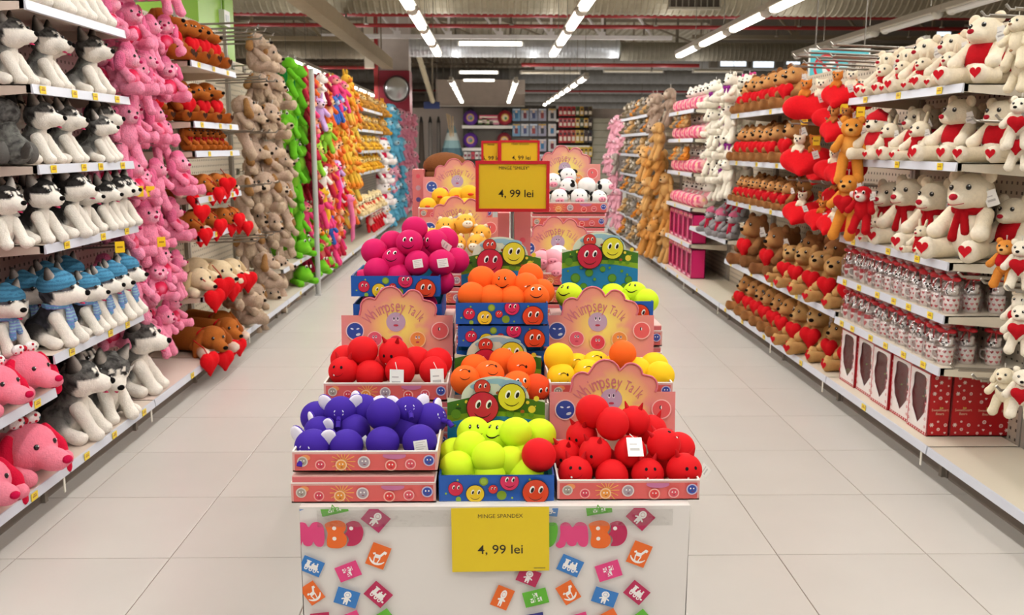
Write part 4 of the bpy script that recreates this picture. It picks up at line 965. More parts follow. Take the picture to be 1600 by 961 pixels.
for r_ in range(7):
    for c_ in range(9):
        y = 18.5 + .62 * c_; S = CYAN if c_ < 4 else PNKH
        if r_ in (3, 4) and c_ in (0, 1, 2): S = PNKH if r_ == 4 else CYAN
        nm, ct = nmz[id(S)]
        put(S, 'plush_dog', '%s plush at the far end of left aisle, %s row, %s along' % (nm, ORD[r_], ORD[c_]), ct, (-2.05 + rj(.08), y + rj(.1), 2.12 - .31 * r_ + rj(.04)), -.5 + rj(.6), 1.2, G)

# ================================================================== RIGHT SIDE
def rY(x, X, z):                     # distance along the shelf where pixel column x meets depth X
    return X * FPX / (x - 770) * .985
WB = dict(fur='efe2c8', muzzle='f1e6cf', ear='round', inner='e4d3b6', nose='b02030', pads='c01824', belly='f3e9d6', paws='f3e9d6', eyes='bead')
WBEAR = critter(pose='sit', wear=('scarf',), wc='a80f18', n=24, head=1.12, smile='b02030', tall=1.08, **WB)
WSHIRT = critter(pose='sit', wear=('shirt',), wc='b3131d', n=20, limb=1.25, snout=1.1, **WB)
WMINI = critter(pose='sit', wear=('scarf',), wc='b3131d', n=15, limb=1.2, ear='up', **{k: v for k, v in WB.items() if k != 'ear'})
WPLAIN = critter(pose='hang', fur='efe6d2', muzzle='f3ead8', ear='round', nose='17120f', n=16, loop=True, wear=('heart',), wc='b8141f', limb=.8)
WTOP = critter(pose='hang', fur='ecdfc2', muzzle='f0e5cc', ear='floppy', nose='a07a5a', n=16, loop=True, limb=.9)
G = 'white bears in red on the right shelves'
R0 = PI + .45
rowput(WSHIRT, 'plush_bear', 'white plush bear in red shirt on the top shelf, %s from near', 'plush bear', [(4.62, 2.40, 1.10), (4.92, 2.40, 1.0), (5.18, 2.38, 1.0), (5.42, 2.38, .92), (5.70, 2.38, .92)], 1.951, 2.4, R0, 1.0, G)
rowput(WMINI, 'plush_rabbit', 'small white plush animal tucked between the top shelf bears, %s from near', 'plush rabbit', [(4.80, 2.32), (5.05, 2.30), (5.30, 2.30), (5.55, 2.30)], 1.951, 2.3, R0 + .2, .62, 'small white animals between the bears', skip=('paper_tag',))
rowput(WSHIRT, 'plush_bear', 'white plush bear leaning at back of top shelf, %s from near', 'plush bear', [(4.78, 2.56), (5.1, 2.56), (5.5, 2.56)], 1.951, 2.56, R0, .98, G, skip=('foot_pad',))
b = MB(); b.ell((0, 0, 0), (.05, .045, .035), 'f0541c', 12, 8); b.ell((0, 0, -.012), (.056, .05, .02), 'd8262c', 12, 8)
p = atX(1507, 60, 2.5); tag(link('plush_hat', b.mesh('plush_hat', 'plush'), None, p), 'small orange and red plush lump atop the upper right bears', 'plush toy')  # small orange and red cap
rowput(WSHIRT, 'plush_bear', 'white plush bear with heart feet on second right shelf, %s from near', 'plush bear', [(4.52, 2.46, 1.02), (4.80, 2.40, 1.06), (5.22, 2.38, 1.02), (5.62, 2.36, .98)], 1.581, 2.4, R0, 1.0, G)
rowput(WMINI, 'plush_rabbit', 'small white plush in red scarf on second right shelf, %s from near', 'plush rabbit', [(5.02, 2.30), (5.4, 2.3), (5.8, 2.3)], 1.581, 2.3, R0 + .1, .72, 'small white animals between the bears')
rowput(WSHIRT, 'plush_bear', 'white plush bear in back row of second right shelf, %s from near', 'plush bear', [(4.62, 2.58), (5.0, 2.56), (5.4, 2.56)], 1.581, 2.58, R0, 1.0, G, skip=('foot_pad', 'paper_tag'))
rowput(WBEAR, 'plush_bear', 'big white plush bear with long red scarf on third shelf, %s from near', 'plush bear', [(4.62, 2.40, 1.30), (4.98, 2.40, 1.16), (5.30, 2.40, 1.16), (5.56, 2.40, 1.12)], 1.101, 2.4, R0 + .1, 1.1, G, hr=None, j=.05)
rowput(WSHIRT, 'plush_bear', 'white plush bear hidden behind the big scarf bears, %s from near', 'plush bear', [(4.58, 2.60), (4.95, 2.6), (5.3, 2.6)], 1.101, 2.6, R0, 1.1, G, skip=('foot_pad', 'paper_tag'))
rowput(WMINI, 'plush_rabbit', 'little white plush by the feet of the big scarf bears, %s from near', 'plush rabbit', [(4.86, 2.27), (5.44, 2.27)], 1.101, 2.27, R0 + .1, .5, 'small white animals between the bears', skip=('paper_tag',))

# gift mugs in cellophane
mg = MB(); mg.lathe([(0, 0), (.034, 0), (.037, .004), (.038, .088), (.035, .088), (.034, .02), (0, .02)], 'eae4df', 18); mug_me = mg.mesh('mug', 'ceramic')
hp_ = MB()
def mug_heart(cx, cz, s, col, b):
    P = []
    for i in range(14):
        t = 2 * PI * i / 14; u = .016 * math.sin(t) ** 3 * s; v = (.013 * math.cos(t) - .005 * math.cos(2 * t) - .002 * math.cos(3 * t)) * s
        a = cx + u / .038; P.append((.0388 * math.cos(a), .0388 * math.sin(a), cz + v))
    b.add(P, [tuple(range(14))], col)
for r_ in range(3):
    for k in range(9): mug_heart(2 * PI * (k + .5 * (r_ % 2)) / 9 + .2, .020 + .025 * r_, .56, ['bb2230', 'd06a74', 'a81a26'][(k + r_) % 3], hp_)
heart_me = hp_.mesh('heart_print', 'print')
hb = MB(); hb.cyl((0, 0, .06), (0, 0, .087), .0388, 'b01826', n=18, caps=False); mug_heart(0, .036, 1.2, 'b01826', hb); mug_heart(PI * .9, .036, 1.2, 'b01826', hb); band_me = hb.mesh('red_band', 'print')
hd = MB(); pts = [(0, -.036, .07), (0, -.062, .066), (0, -.066, .045), (0, -.058, .026), (0, -.036, .02)]; hd.tube(pts, .005, 'eae4df', 6); handle_me = hd.mesh('handle', 'ceramic')
lid_me = soft([('e', (0, 0, .108), (.030, .031, .027), 'ece6e0'), ('e', (.026, 0, .102), (.013, .014, .011), 'f3eee8'), ('e', (0, .025, .132), (.008, .011, .011), 'ece6e0'), ('e', (0, -.025, .132), (.008, .011, .011), 'ece6e0')], n=16, k=.004, name='bear_lid')
cbm = MB(); n_ = 14; prof = [(.050, .0), (.056, .05), (.052, .11), (.030, .150), (.012, .168), (.030, .192), (.044, .215)]
vs = []
for (r, z) in prof:
    for i in range(n_):
        a = 2 * PI * i / n_; w = r * (1 + .10 * math.sin(i * 2.7 + z * 60) + .06 * (i % 2)); vs.append((w * math.cos(a), w * math.sin(a), z))
cbm.add(vs, [(k * n_ + i, k * n_ + (i + 1) % n_, (k + 1) * n_ + (i + 1) % n_, (k + 1) * n_ + i) for k in range(len(prof) - 1) for i in range(n_)], 'ffffff', True)
bag_me = cbm.mesh('cellophane_bag', 'cellophane')
rb = MB(); rb.cyl((0, 0, .162), (0, 0, .174), .016, 'b3121f', n=10)
for s in (1, -1):
    rb.ell((.010, .026 * s, .172), (.012, .024, .013), 'c01522', 8, 6); rb.cyl((.012, .008 * s, .165), (.03, .022 * s, .115), .005, 'b3121f', n=5)
rb.ell((0, 0, .196), (.030, .034, .012), 'ad1a28', 8, 5)
rib_me = rb.mesh('ribbon', 'print')
def mug(label, loc, rz, kind):
    t = thing('gift_mug', label, 'mug', loc, rz, 'wrapped gift mugs'); LABELS.add(label)
    m = link('mug', mug_me, t); link('handle', handle_me, m); link('heart_print' if kind else 'red_band', heart_me if kind else band_me, m)
    l = link('bear_lid', lid_me, t)
    for s in (1, -1): link('eye', eyef_me, l, (.028, .011 * s, .115))
    link('nose', eyef_me, l, (.038, 0, .105))
    link('cellophane_bag', bag_me, t); link('ribbon', rib_me, t)
for si, z in enumerate((.838, .574)):
    for r_ in range(3):
        for k in range(12):
            y = 4.53 + .117 * k + (.03 if r_ % 2 else 0)
            if r_ == 2 and k % 2: continue
            mug('%s mug with bear lid, %s mug shelf, %s row, %s from near' % ('heart dotted' if k < 8 else 'red banded', ['upper', 'lower'][si], ['front', 'second', 'back'][r_], ORD[k]), (2.285 + .118 * r_ + rj(.006), y + rj(.008), z), PI + .5 + rj(.5), k < 8)
# red gift boxes with scalloped windows
def gift_box(label, y0, w, x0, d, h=.335):
    t = thing('gift_box', label, 'gift box', (x0, y0 + w / 2, .171), -PI / 2, 'red gift boxes')
    LABELS.add(label)
    # local: front faces -y, u along x
    b = MB(); W = w / 2
    b.box((-W, .0, 0), (W, d, .006), 'a60f17'); b.box((-W, d - .004, 0), (W, d, h), '5a2a2c'); b.box((-W, .012, h - .006), (W, d, h), '7e1017')
    b.box((-W, .004, 0), (-W + .004, d, h), 'b8121c'); b.box((W - .004, .004, 0), (W, d, h), 'b8121c')
    link('carton', b.mesh('carton', 'print'), t)
    # front: white lace frame with a wavy window cut in it
    N = 40; hole = []; outer = []
    for i in range(N):
        a = 2 * PI * i / N; u, v = math.cos(a), math.sin(a)
        q = max(abs(u), abs(v)); wob = 1 + .07 * math.sin(9 * a)
        vv = .5 + .5 * v; prof = .72 + .06 * math.sin(vv * 15) if vv > .30 else .72 * (vv / .30) ** .8
        hole.append((W * prof * math.copysign(abs(u) ** .35, u), h * (.13 + .80 * vv))); outer.append((W * u / q, h / 2 + h / 2 * v / q))
    f = MB(); vs = [(p[0], 0, p[1]) for p in outer] + [(p[0], 0, p[1]) for p in hole] + [(p[0], .004, p[1]) for p in hole]
    f.add(vs, [(i, (i + 1) % N, N + (i + 1) % N, N + i) for i in range(N)] + [(N + i, N + (i + 1) % N, 2 * N + (i + 1) % N, 2 * N + i) for i in range(N)], 'efe6e4')
    fr = link('lace_front', f.mesh('lace_front', 'print'), t)
    p_ = Flat(-.0003)
    for s in (-1, 1): p_.rect(s * (W - .004), h / 2, .008, h, 'b8121c')
    p_.rect(0, .008, w, .016, 'b8121c'); p_.rect(0, h - .004, w, .008, 'b8121c')
    for k in range(9): p_.el(-W + w * (k + .5) / 9, .010, .006, .005, 'f0e6e4', n=8)
    for k in range(7):
        for s in (-1, 1): p_.el(s * (W - .022), .045 + .042 * k, .008, .008, 'c43a46', n=10); p_.el(s * (W - .022), .045 + .042 * k, .004, .004, 'efe6e4', n=8)
    link('lace_print', p_.mesh('lace_print', 'print'), t)['kind'] = 'stuff'
    g_ = MB(); g_.box((-W + .006, .007, .01), (W - .006, .008, h - .01), 'ffffff'); link('window_film', g_.mesh('window_film', 'window_film'), t)
    c_ = MB()
    c_.ell((0, d * .55, h * .60), (W * .42, d * .25, h * .18), '6a5654', 10, 8); c_.ell((0, d * .55, h * .30), (W * .5, d * .28, h * .25), '7c1c28', 10, 8)
    c_.ell((W * .3, d * .35, h * .2), (W * .2, .02, h * .1), 'a02a34', 8, 6); link('toy_inside', c_.mesh('toy_inside', 'plush'), t)
    # side prints: snowflakes, hearts, rings, and a line of pale lettering
    for s in (1, -1):
        sp = Flat(0); rs = random.Random(int(y0 * 100))
        nsec = max(1, round(d / .11))
        for q in range(nsec):
            cx = d * (q + .5) / nsec
            for rr in range(8):
                for cc in (-1, 0, 1):
                    u, v = cx + cc * .034 + rs.uniform(-.006, .006), .02 + rr * .042 + (.018 if cc == 0 else 0)
                    if .09 < v < .165: continue
                    if v > h - .012: continue
                    k = (rr * 3 + cc + q) % 4; r0 = rs.uniform(.007, .011)
                    if k == 0: sp.el(u, v, r0, r0, 'efd9d4', n=10); sp.el(u, v, r0 * .6, r0 * .6, 'b8121c', n=8); sp.el(u, v, r0 * .3, r0 * .3, 'efd9d4', n=6)
                    elif k == 1:
                        sp.poly([(u + .6 * r0 * math.sin(2 * PI * i / 12) ** 3 * 1.6, v + r0 * .9 * (.8 * math.cos(2 * PI * i / 12) - .3 * math.cos(4 * PI * i / 12))) for i in range(12)], 'efd9d4')
                    elif k == 2:
                        for a in range(3): sp.rect(u, v, r0 * 2.2, r0 * .45, 'efd9d4', a * PI / 3)
                    else: sp.el(u, v, r0 * .6, r0 * .6, 'e3b9b4', n=8)
            for ln, wd in ((.138, 'Sweetheart'), (.118, 'Bears')):
                sp.text(wd, cx, ln, .0195, 'e3c3a8')
            sp.rect(cx, .155, .006, .012, 'c9a24a'); sp.el(cx + .01, .155, .006, .005, 'c9a24a', n=8)
        me = sp.mesh('side_print', 'print')
        link('side_print', me, t, (s * (W + .0003), 0 if s > 0 else d, 0), (0, 0, PI / 2 * s))['kind'] = 'stuff'
    return t
bw = [.235, .25, .25, .25, .25]; y = 4.60
for k in range(5):
    gift_box('red gift box with white lace window on base shelf, %s from near' % ORD[k], y, bw[k] - .006, 2.255 + (.01 if k % 2 else 0), .115); 
    y += bw[k]
gift_box('deep red gift box right behind the nearest window box', 4.60, .24, 2.376, .35)
# hanging white bears nearest the camera
G = 'small bears hanging at the right edge'
for i, (x, y, S, lb) in enumerate([(1592, 62, WTOP, 'cream plush animal hanging at the top right corner'), (1596, 100, WTOP, 'cream plush animal hanging second at top right corner'), (1594, 190, WPLAIN, 'white bear with tag hanging beside second right shelf'), (1596, 225, WPLAIN, 'white bear hanging lower beside second right shelf'),
        (1596, 412, WPLAIN, 'white bear in red hanging beside the third right shelf'), (1596, 492, WPLAIN, 'white bear holding red heart beside upper mug shelf'), (1596, 512, WPLAIN, 'white bear hanging beside the lower mug shelf'), (1570, 608, WTOP, 'cream bear back turned, hanging before the red gift boxes'), (1598, 612, WPLAIN, 'white bear with red heart hanging before the red gift boxes')]):
    p = atX(x, y, 2.20 + .03 * (i % 2)); put(S, 'plush_bear', lb, 'plush bear', (p.x, p.y, p.z - .06), PI + .6 + rj(.3), .54, G)
ORB = critter(pose='hang', fur='d98a3a', muzzle='e8b06a', ear='round', n=15, loop=True, wear=('shirt',), wc='b8141f', limb=.9)
p = atX(1572, 408, 2.18); put(ORB, 'plush_bear', 'orange bear in red shirt hanging beside the third right shelf', 'plush bear', (p.x, p.y, p.z - .06), PI + .6, .52, G)
hkx = MB()
# heart cushions with small bears
HC = soft(heart_prims(.36, 'd3141d', .62), n=22, k=.03, name='heart_cushion')
def small_bear(fur, acc): 
    return [('c', (0, 0, 0), (0, 0, .04), .040, .034, fur), ('e', (.0, 0, .10), (.038, .042, .036), fur), ('e', (.036, 0, .092), (.016, .018, .014), acc), ('e', (0, .034, .132), (.009, .015, .015), fur), ('e', (0, -.034, .132), (.009, .015, .015), fur), ('c', (.01, .035, .05), (.05, .03, .02), .014, .013, fur), ('c', (.01, -.035, .05), (.05, -.03, .02), .014, .013, fur)]
SBO = soft(small_bear('c9742c', 'dba05c'), n=16, k=.008, name='bear'); SBW = soft(small_bear('ece0c6', 'f3ead8'), n=16, k=.008, name='bear'); SBB = soft(small_bear('b06a34', 'd09a5c'), n=16, k=.008, name='bear')
def heart_toy(label, p, s, rz, roll, bears, X=None):
    LABELS.add(label)
    t = thing('heart_cushion_toy', label, 'heart cushion', p, rz, 'red heart cushions with little bears', s=s)
    h = link('heart_cushion', HC, t, (0, 0, 0), (roll, -1.12, 0))
    n_ = len(bears)
    for i, bm in enumerate(bears):
        bb_ = link('bear', {'o': SBO, 'w': SBW, 'b': SBB}[bm], t, (-.03, (i - (n_ - 1) / 2) * .11, .062), (0, 0, .25 * (i - (n_ - 1) / 2)))
        for sg in (1, -1): link('eye', eyef_me, bb_, (.036, .015 * sg, .112))
        link('nose', eyef_me, bb_, (.052, 0, .096))
    link('paper_tag', paper_me, t, (.09, .09, .06), (.3, .4, .2)); link('hang_loop', loop_me, t, (-.03, (.5 - n_ / 2) * .11, .20))
for i, (x, y, X, s, roll, bears, lb) in enumerate([(1268, 168, 2.14, 1.25, .5, 'ow', 'big red heart cushion tilted at top left of the heart display'), (1300, 186, 2.2, .95, .2, 'w', 'red heart cushion partly behind the tilted big one'), (1316, 152, 2.22, 1.1, -.1, 'ow', 'red heart cushion with brown and white bears, top right of display'),
      (1336, 160, 2.38, 1.0, 0, 'ow', 'red heart cushion deep behind the top right one'), (1308, 206, 2.16, 1.0, 0, 'bb', 'red heart cushion with two brown bears, second row of display'), (1330, 208, 2.25, 1.0, .1, 'ob', 'red heart cushion at right end of second row'), (1258, 255, 2.15, 1.3, 0, 'wo', 'big dark red heart cushion over the third bear shelf'),
      (1300, 268, 2.16, .9, 0, 'w', 'red heart cushion with one white bear, middle row'), (1316, 272, 2.14, .95, .2, 'w', 'red heart cushion with second white bear, middle row right'), (1250, 335, 2.16, 1.05, 0, 'w', 'red heart cushion with cream bear beside third shelf bears'), (1282, 345, 2.16, .9, 0, 'o', 'red heart cushion with orange bear, bottom row'), (1300, 352, 2.14, .88, .2, 'w', 'red heart cushion with white bear, bottom row right'),
      (1282, 275, 2.4, .95, 0, 'ob', 'shaded heart cushion at back, middle row'), (1290, 330, 2.42, .95, 0, 'ob', 'shaded heart cushion at back, bottom row'), (1310, 310, 2.44, .95, 0, 'bb', 'shaded heart cushion at back beside orange bear')]):
    p = atX(x, y, X); heart_toy(lb, p, s * .74, PI + .75 + rj(.3), roll, bears)
TALL = critter(pose='hang', fur='d98b35', muzzle='e2a352', ear='round', n=18, loop=True, limb=1.5, belly='e2a352', wear=('heart',), wc='c0141d')
p = atX(1330, 225, 2.14); put(TALL, 'plush_bear', 'tall orange bear hanging with back half turned, above second shelf end', 'plush bear', (p.x, p.y, p.z - .1), PI + 1.2, .86, 'orange bears among the hearts', skip=('heart',))
p = atX(1326, 318, 2.13); put(TALL, 'plush_bear', 'tall orange bear hanging beside the red monkey', 'plush bear', (p.x, p.y, p.z - .08), PI + .7, .86, 'orange bears among the hearts')
RMON = critter(pose='hang', fur='b9121c', muzzle='f0e2da', ear='monkey', inner='e9d6cc', n=18, loop=True, eyes='white', limb=1.0, nose='b02030', head=1.1)
p = atX(1348, 328, 2.12); put(RMON, 'plush_monkey', 'bright red monkey with white face hanging by the scarf bears', 'plush monkey', (p.x, p.y, p.z - .06), PI + .75, .66)
ORCAP = critter(pose='sit', fur='efe2c8', muzzle='f3e9d6', ear=None, wear=('beanie', 'shirt'), wc='c2202a', hatc='c81e28', n=15, head=1.0)
p = atX(1362, 200, 2.22); put(ORCAP, 'plush_bear', 'white bear wearing red hat at far end of second shelf', 'plush bear', (2.26, p.y, 1.581), PI + .5, .92)

# ------------------------------------------------------------------ brown bears with hearts
BB = dict(fur='bd8650', muzzle='c9955e', ear='round', earc='84542a', inner='7a4a26', nose='1b120c', paws='6d4324', belly='c9955e', snout=1.0)
BHEART = critter(pose='sit', wear=('heart',), wc='c8121c', n=18, head=1.1, **BB)
BHEARTS = critter(pose='sit', wear=('heart', 'shirt'), wc='c2141e', n=14, **BB)
BIG = dict(fur='9c6a42', muzzle='b0804f', ear='round', earc='7d5030', inner='8d5c38', nose='1b120c', paws='6b4126', belly='a87648')
BBIG = critter(pose='sit', wear=('heart',), wc='c8121c', n=18, head=1.15, tall=1.1, **BIG)
TAN = dict(fur='b98e57', muzzle='c8a06a', ear='round', earc='a3784a', inner='b98e57', nose='1b120c', paws='c39a62', belly='c29a64', pads='c01824')
BTAN = critter(pose='sit', wear=('heart',), wc='c8121c', n=18, head=1.05, limb=1.2, **TAN)
G = 'brown bears with red hearts'
RB = PI + .35
rowput(BHEART, 'plush_bear', 'brown bear with red heart on top bear shelf, %s from near', 'plush bear', [(7.28, 2.34, 1.1), (7.56, 2.34, 1.06), (7.82, 2.34), (8.08, 2.34), (8.34, 2.34), (8.58, 2.34, .95)], 1.951, 2.34, RB, 1.02, G)
rowput(BHEART, 'plush_bear', 'brown bear with red heart on second bear shelf, %s from near', 'plush bear', [(7.26, 2.36, 1.16), (7.60, 2.34), (7.84, 2.34), (8.08, 2.34), (8.32, 2.34), (8.56, 2.34)], 1.53, 2.34, RB, 1.0, G)
rowput(BHEART, 'plush_bear', 'brown bear standing behind on second bear shelf, %s from near', 'plush bear', [7.5, 7.9, 8.3], 1.53, 2.54, RB, 1.12, G, skip=('heart', 'paper_tag'))
rowput(BHEARTS, 'plush_bear', 'small brown bear in red on third bear shelf, %s from near', 'plush bear', [7.2, 7.42, 7.62, 7.82, 8.0, 8.18, 8.36, 8.54], 1.165, 2.31, RB, .76, G)
rowput(BHEARTS, 'plush_bear', 'small brown bear in back row of third bear shelf, %s from near', 'plush bear', [7.3, 7.6, 7.9, 8.2, 8.5], 1.165, 2.46, RB, .85, G, skip=('heart', 'paper_tag'))
rowput(BBIG, 'plush_bear', 'large dark brown bear on the fourth bear shelf, %s from far end', 'plush bear', [(8.28, 2.38, 1.36), (7.62, 2.38, 1.22)], .603, 2.38, RB, 1.3, G)
rowput(BTAN, 'plush_bear', 'tan bear with heart sprawling on fourth bear shelf, %s from near', 'plush bear', [(5.98, 2.40, 1.12), (6.26, 2.36, 1.12), (6.56, 2.36, 1.10), (6.88, 2.36, 1.06), (7.2, 2.36, 1.0)], .603, 2.38, RB + .15, 1.1, G, hr=(.1, -.25, .3))
rowput(BBIG, 'plush_bear', 'shaded brown bear at back of the fourth bear shelf, %s from near', 'plush bear', [6.3, 6.8, 7.3, 7.9], .603, 2.56, RB, 1.15, G, skip=('heart', 'paper_tag'))
rowput(BHEART, 'plush_bear', 'brown bear with red heart on the base shelf, %s from far end', 'plush bear', [(8.38, 2.36, 1.12), (8.08, 2.36), (7.84, 2.36), (7.6, 2.36), (7.36, 2.36), (7.12, 2.36)], .17, 2.36, RB, 1.08, G)
rowput(BTAN, 'plush_bear', 'tan bear with red heart on the base shelf, %s from near', 'plush bear', [(6.0, 2.44, 1.08), (6.26, 2.42, 1.1), (6.55, 2.38, 1.2), (6.84, 2.36, 1.15)], .17, 2.4, RB + .1, 1.12, G)
# ------------------------------------------------------------------ white hanging bears with purple bows; grey bears below
WPUR = critter(pose='sit', fur='efe8d8', muzzle='f3ede0', ear='round', nose='1b1513', n=12, far=True, wear=('ribbons',), wc='8a2a86', limb=1.2, tagp=False, loop=True)
WPNK = critter(pose='hang', fur='efe8d8', muzzle='f3ede0', ear='round', nose='1b1513', n=12, far=True, wear=('bow',), wc='d84a8c', limb=1.0, tagp=False, loop=True)
GREY = critter(pose='sit', fur='8f8b8d', muzzle='b3aeb0', ear='round', nose='1b1513', n=11, far=True, wear=('beanie', 'scarf'), wc='b0203a', hatc='c4607e', tagp=False)
G = 'white bears with purple bows hanging in rows'
for r_, z in enumerate((2.02, 1.78, 1.52, 1.27)):
    for c_ in range(4):
        put(WPUR if (r_ + c_) % 2 == 0 else WPNK, 'plush_bear', 'white bear with %s bow on hooks, %s row down, %s from near' % ('purple' if (r_ + c_) % 2 == 0 else 'pink', ORD[r_], ORD[c_]), 'plush bear', (2.24 + rj(.05), 8.82 + .21 * c_ + rj(.04), z + rj(.04)), RB + rj(.3), .92, G)
        if c_ < 3: put(WPNK, 'plush_bear', 'white bear set back on hooks, %s row down, %s from near' % (ORD[r_], ORD[c_]), 'plush bear', (2.44, 8.95 + .25 * c_, z + .03), RB, .95, G)
G = 'grey bears in pink hats'
for r_, z in enumerate((.98, .78, .35)):
    for c_ in range(5):
        if r_ < 2 and c_ < 4: put(GREY, 'plush_bear', 'grey bear in pink hat and scarf, %s row down, %s from near' % (ORD[r_], ORD[c_]), 'plush bear', (2.3 + rj(.03) + .14 * (1 - r_), 8.9 + .24 * c_, .78 + .16 * (1 - r_)), RB + rj(.2), .85, G)
# ------------------------------------------------------------------ pink blanket toys, doll boxes
BLK_ = tint('f3ece2', muzzle='f7f2ea', ear='round', pose='sit', wear=('shirt',), wc='f0a8b0', nose='1b1513')
BGE = tint('c9a06a', muzzle='dcc096', ear='round', pose='sit')
OGR = tint('d98a34', muzzle='ecc080', ear='round', pose='sit')
GRY = tint('8d8680', muzzle='bcb4aa', ear='round', pose='sit')
TRI = tint('7a6c58', muzzle='e6dccb', ear='point', inner='e6dccb', pose='sit', belly='e6dccb')
PNKS = tint('eaa9ba', muzzle='f3d0d8', ear='floppy', pose='hang', limb=1.0)
def blanket(label, p, rz, g):
    LABELS.add(label); t = thing('blanket_roll', label, 'blanket', p, rz, g)
    def sp(V, C):
        C = C.copy(); q = np.sin(V[:, 1] * 60) + np.sin(V[:, 2] * 70 + 2 * V[:, 1] * 30); C[q > .7] = lin('d8567c'); C[q < -1.1] = lin('f0d48a'); return C
    link('roll', soft([('c', (0, -.10, .07), (0, .10, .07), .075, .075, 'f2b4b4')], n=14, name='roll', colf=sp), t)
    b = MB(); b.cyl((0, -.02, .07), (0, .02, .07), .079, 'e6608c', n=12); link('band', b.mesh('band', 'plush'), t)
for r_, z in enumerate((2.07, 1.748, 1.365, .978)):
    for c_ in range(5):
        y = 10.56 + .27 * c_
        blanket('pink patterned blanket roll on blanket shelf %s down, %s from near' % (ORD[r_], ORD[c_]), (2.33, y, z), PI + .2, 'pink blanket rolls')
        put(BLK_, 'plush_dog', 'white dog in pink behind blankets, shelf %s down, %s from near' % (ORD[r_], ORD[c_]), 'plush dog', (2.47, y, z + .0), RB, 1.0, 'white dogs behind the blankets')
for r_, z in enumerate((1.748, 1.365)):
    for c_ in range(4): put([BGE, OGR, GRY][(r_ + c_) % 3], 'plush_toy', 'small %s bear far end of blanket shelf %s down, %s along' % (['beige', 'orange', 'grey'][(r_ + c_) % 3], ORD[r_ + 1], ORD[c_]), 'plush bear', (2.28, 11.0 + .2 * c_, z + .13), RB, .55, 'small bears atop the blankets')
def doll_box(label, y0, w, z, h, x0=2.26, d=.16):
    LABELS.add(label); t = thing('doll_box', label, 'doll box', (x0, y0 + w / 2, z), -PI / 2, 'pink doll boxes'); W = w / 2
    b = MB(); b.box((-W, 0, 0), (W, d, .01), 'd81f6e'); b.box((-W, 0, h - .01), (W, d, h), 'd81f6e'); b.box((-W, d - .01, 0), (W, d, h), 'e8a0b8'); b.box((-W, 0, 0), (-W + .008, d, h), 'd81f6e'); b.box((W - .008, 0, 0), (W, d, h), 'd81f6e')
    for (u0, v0, u1, v1) in ((-W, 0, W, h * .12), (-W, h * .84, W, h), (-W, 0, -W + .03, h), (W - .03, 0, W, h)): b.box((u0, -.002, v0), (u1, .004, v1), 'e22878')
    link('carton', b.mesh('carton', 'print'), t)
    p_ = Flat(-.003)
    for k in range(5): p_.el(-W + w * (k + .5) / 5, h * .92, .012, .012, ['f4d24a', 'f8f0f0', 'f08a2a'][k % 3], n=8)
    p_.rect(W * .3, h * .06, w * .5, h * .05, 'f6dce6'); link('box_print', p_.mesh('box_print', 'print'), t)
    for k in range(2):
        c = MB(); cx = (k - .5) * w * .42
        c.lathe([(.045, .05), (.035, .10), (.018, .14), (.012, .155)], ['e8602a', '6ab04a', '8a5ac0'][(k + int(y0 * 7)) % 3], 10, (cx, d * .5, 0)); c.ell((cx, d * .5, .175), (.022, .022, .025), 'f0c8a8', 8, 6); c.ell((cx, d * .53, .182), (.028, .026, .027), ['c88a30', '4a2c1a'][k % 2], 8, 6)
        link('doll', c.mesh('doll', 'print'), t)
    g_ = MB(); g_.box((-W + .02, .006, h * .1), (W - .02, .007, h * .86), 'ffffff'); link('window_film', g_.mesh('window_film', 'window_film'), t)
for r_, z in enumerate((.567, .17)):
    for c_ in range(5): doll_box('bright pink doll box on the %s shelf, %s from near' % (['lower blanket', 'bare base'][r_], ORD[c_]), 10.45 + .275 * c_, .262, z + .001, .335)
# ------------------------------------------------------------------ orange bears hanging, then small toys, then pink
OBIG = critter(pose='hang', fur='c98d48', muzzle='dab27a', ear='round', n=12, far=True, limb=1.5, tagp=False, loop=True, shag=.002, head=1.1)
TBIG = critter(pose='hang', fur='c99a5e', muzzle='dcb888', ear='floppy', n=12, far=True, limb=1.4, tagp=False, loop=True, shag=.002)
GBIG = critter(pose='hang', fur='9a8474', muzzle='c6b6a4', ear='floppy', n=12, far=True, limb=1.4, tagp=False, loop=True, shag=.002)
G = 'orange and tan bears hanging between far shelves'
for r_, z in enumerate((2.02, 1.68, 1.32, .98, .64, .36)):
    for c_ in range(4):
        S = GBIG if r_ == 0 or (r_ == 1 and c_ > 0) else OBIG if (r_ + c_) % 2 == 0 else TBIG
        put(S, 'plush_bear', '%s bear hanging before far right shelves, %s row down, %s from near' % ('grey brown' if S is GBIG else 'orange' if S is OBIG else 'tan', ORD[r_], ORD[c_]), 'plush bear', (2.20 + rj(.08), 11.98 + .33 * c_ + rj(.05), z + rj(.05)), RB + rj(.5), 1.1, G)
G = 'small toys on the farthest right shelves'
for r_, z in enumerate((2.12, 1.86, 1.545, 1.23, .94, .55, .17)):
    for c_ in range(8):
        S = [TRI, GRY, TRI, BGE, TRI, OGR, GRY][(c_ * 3 + r_ * 2) % 7]
        put(S, 'plush_toy', 'small %s plush on farthest right shelf %s from top, %s from near' % ('cat like brown' if S is TRI else 'grey' if S is GRY else 'beige' if S is BGE else 'orange', ORD[r_], ORD[c_]), 'plush cat' if S is TRI else 'plush bear', (2.30 + rj(.02), 13.4 + .37 * c_ + rj(.05), z), RB + rj(.3), .84 + rj(.06), G)
G = 'pink and grey toys at the end of the right aisle'
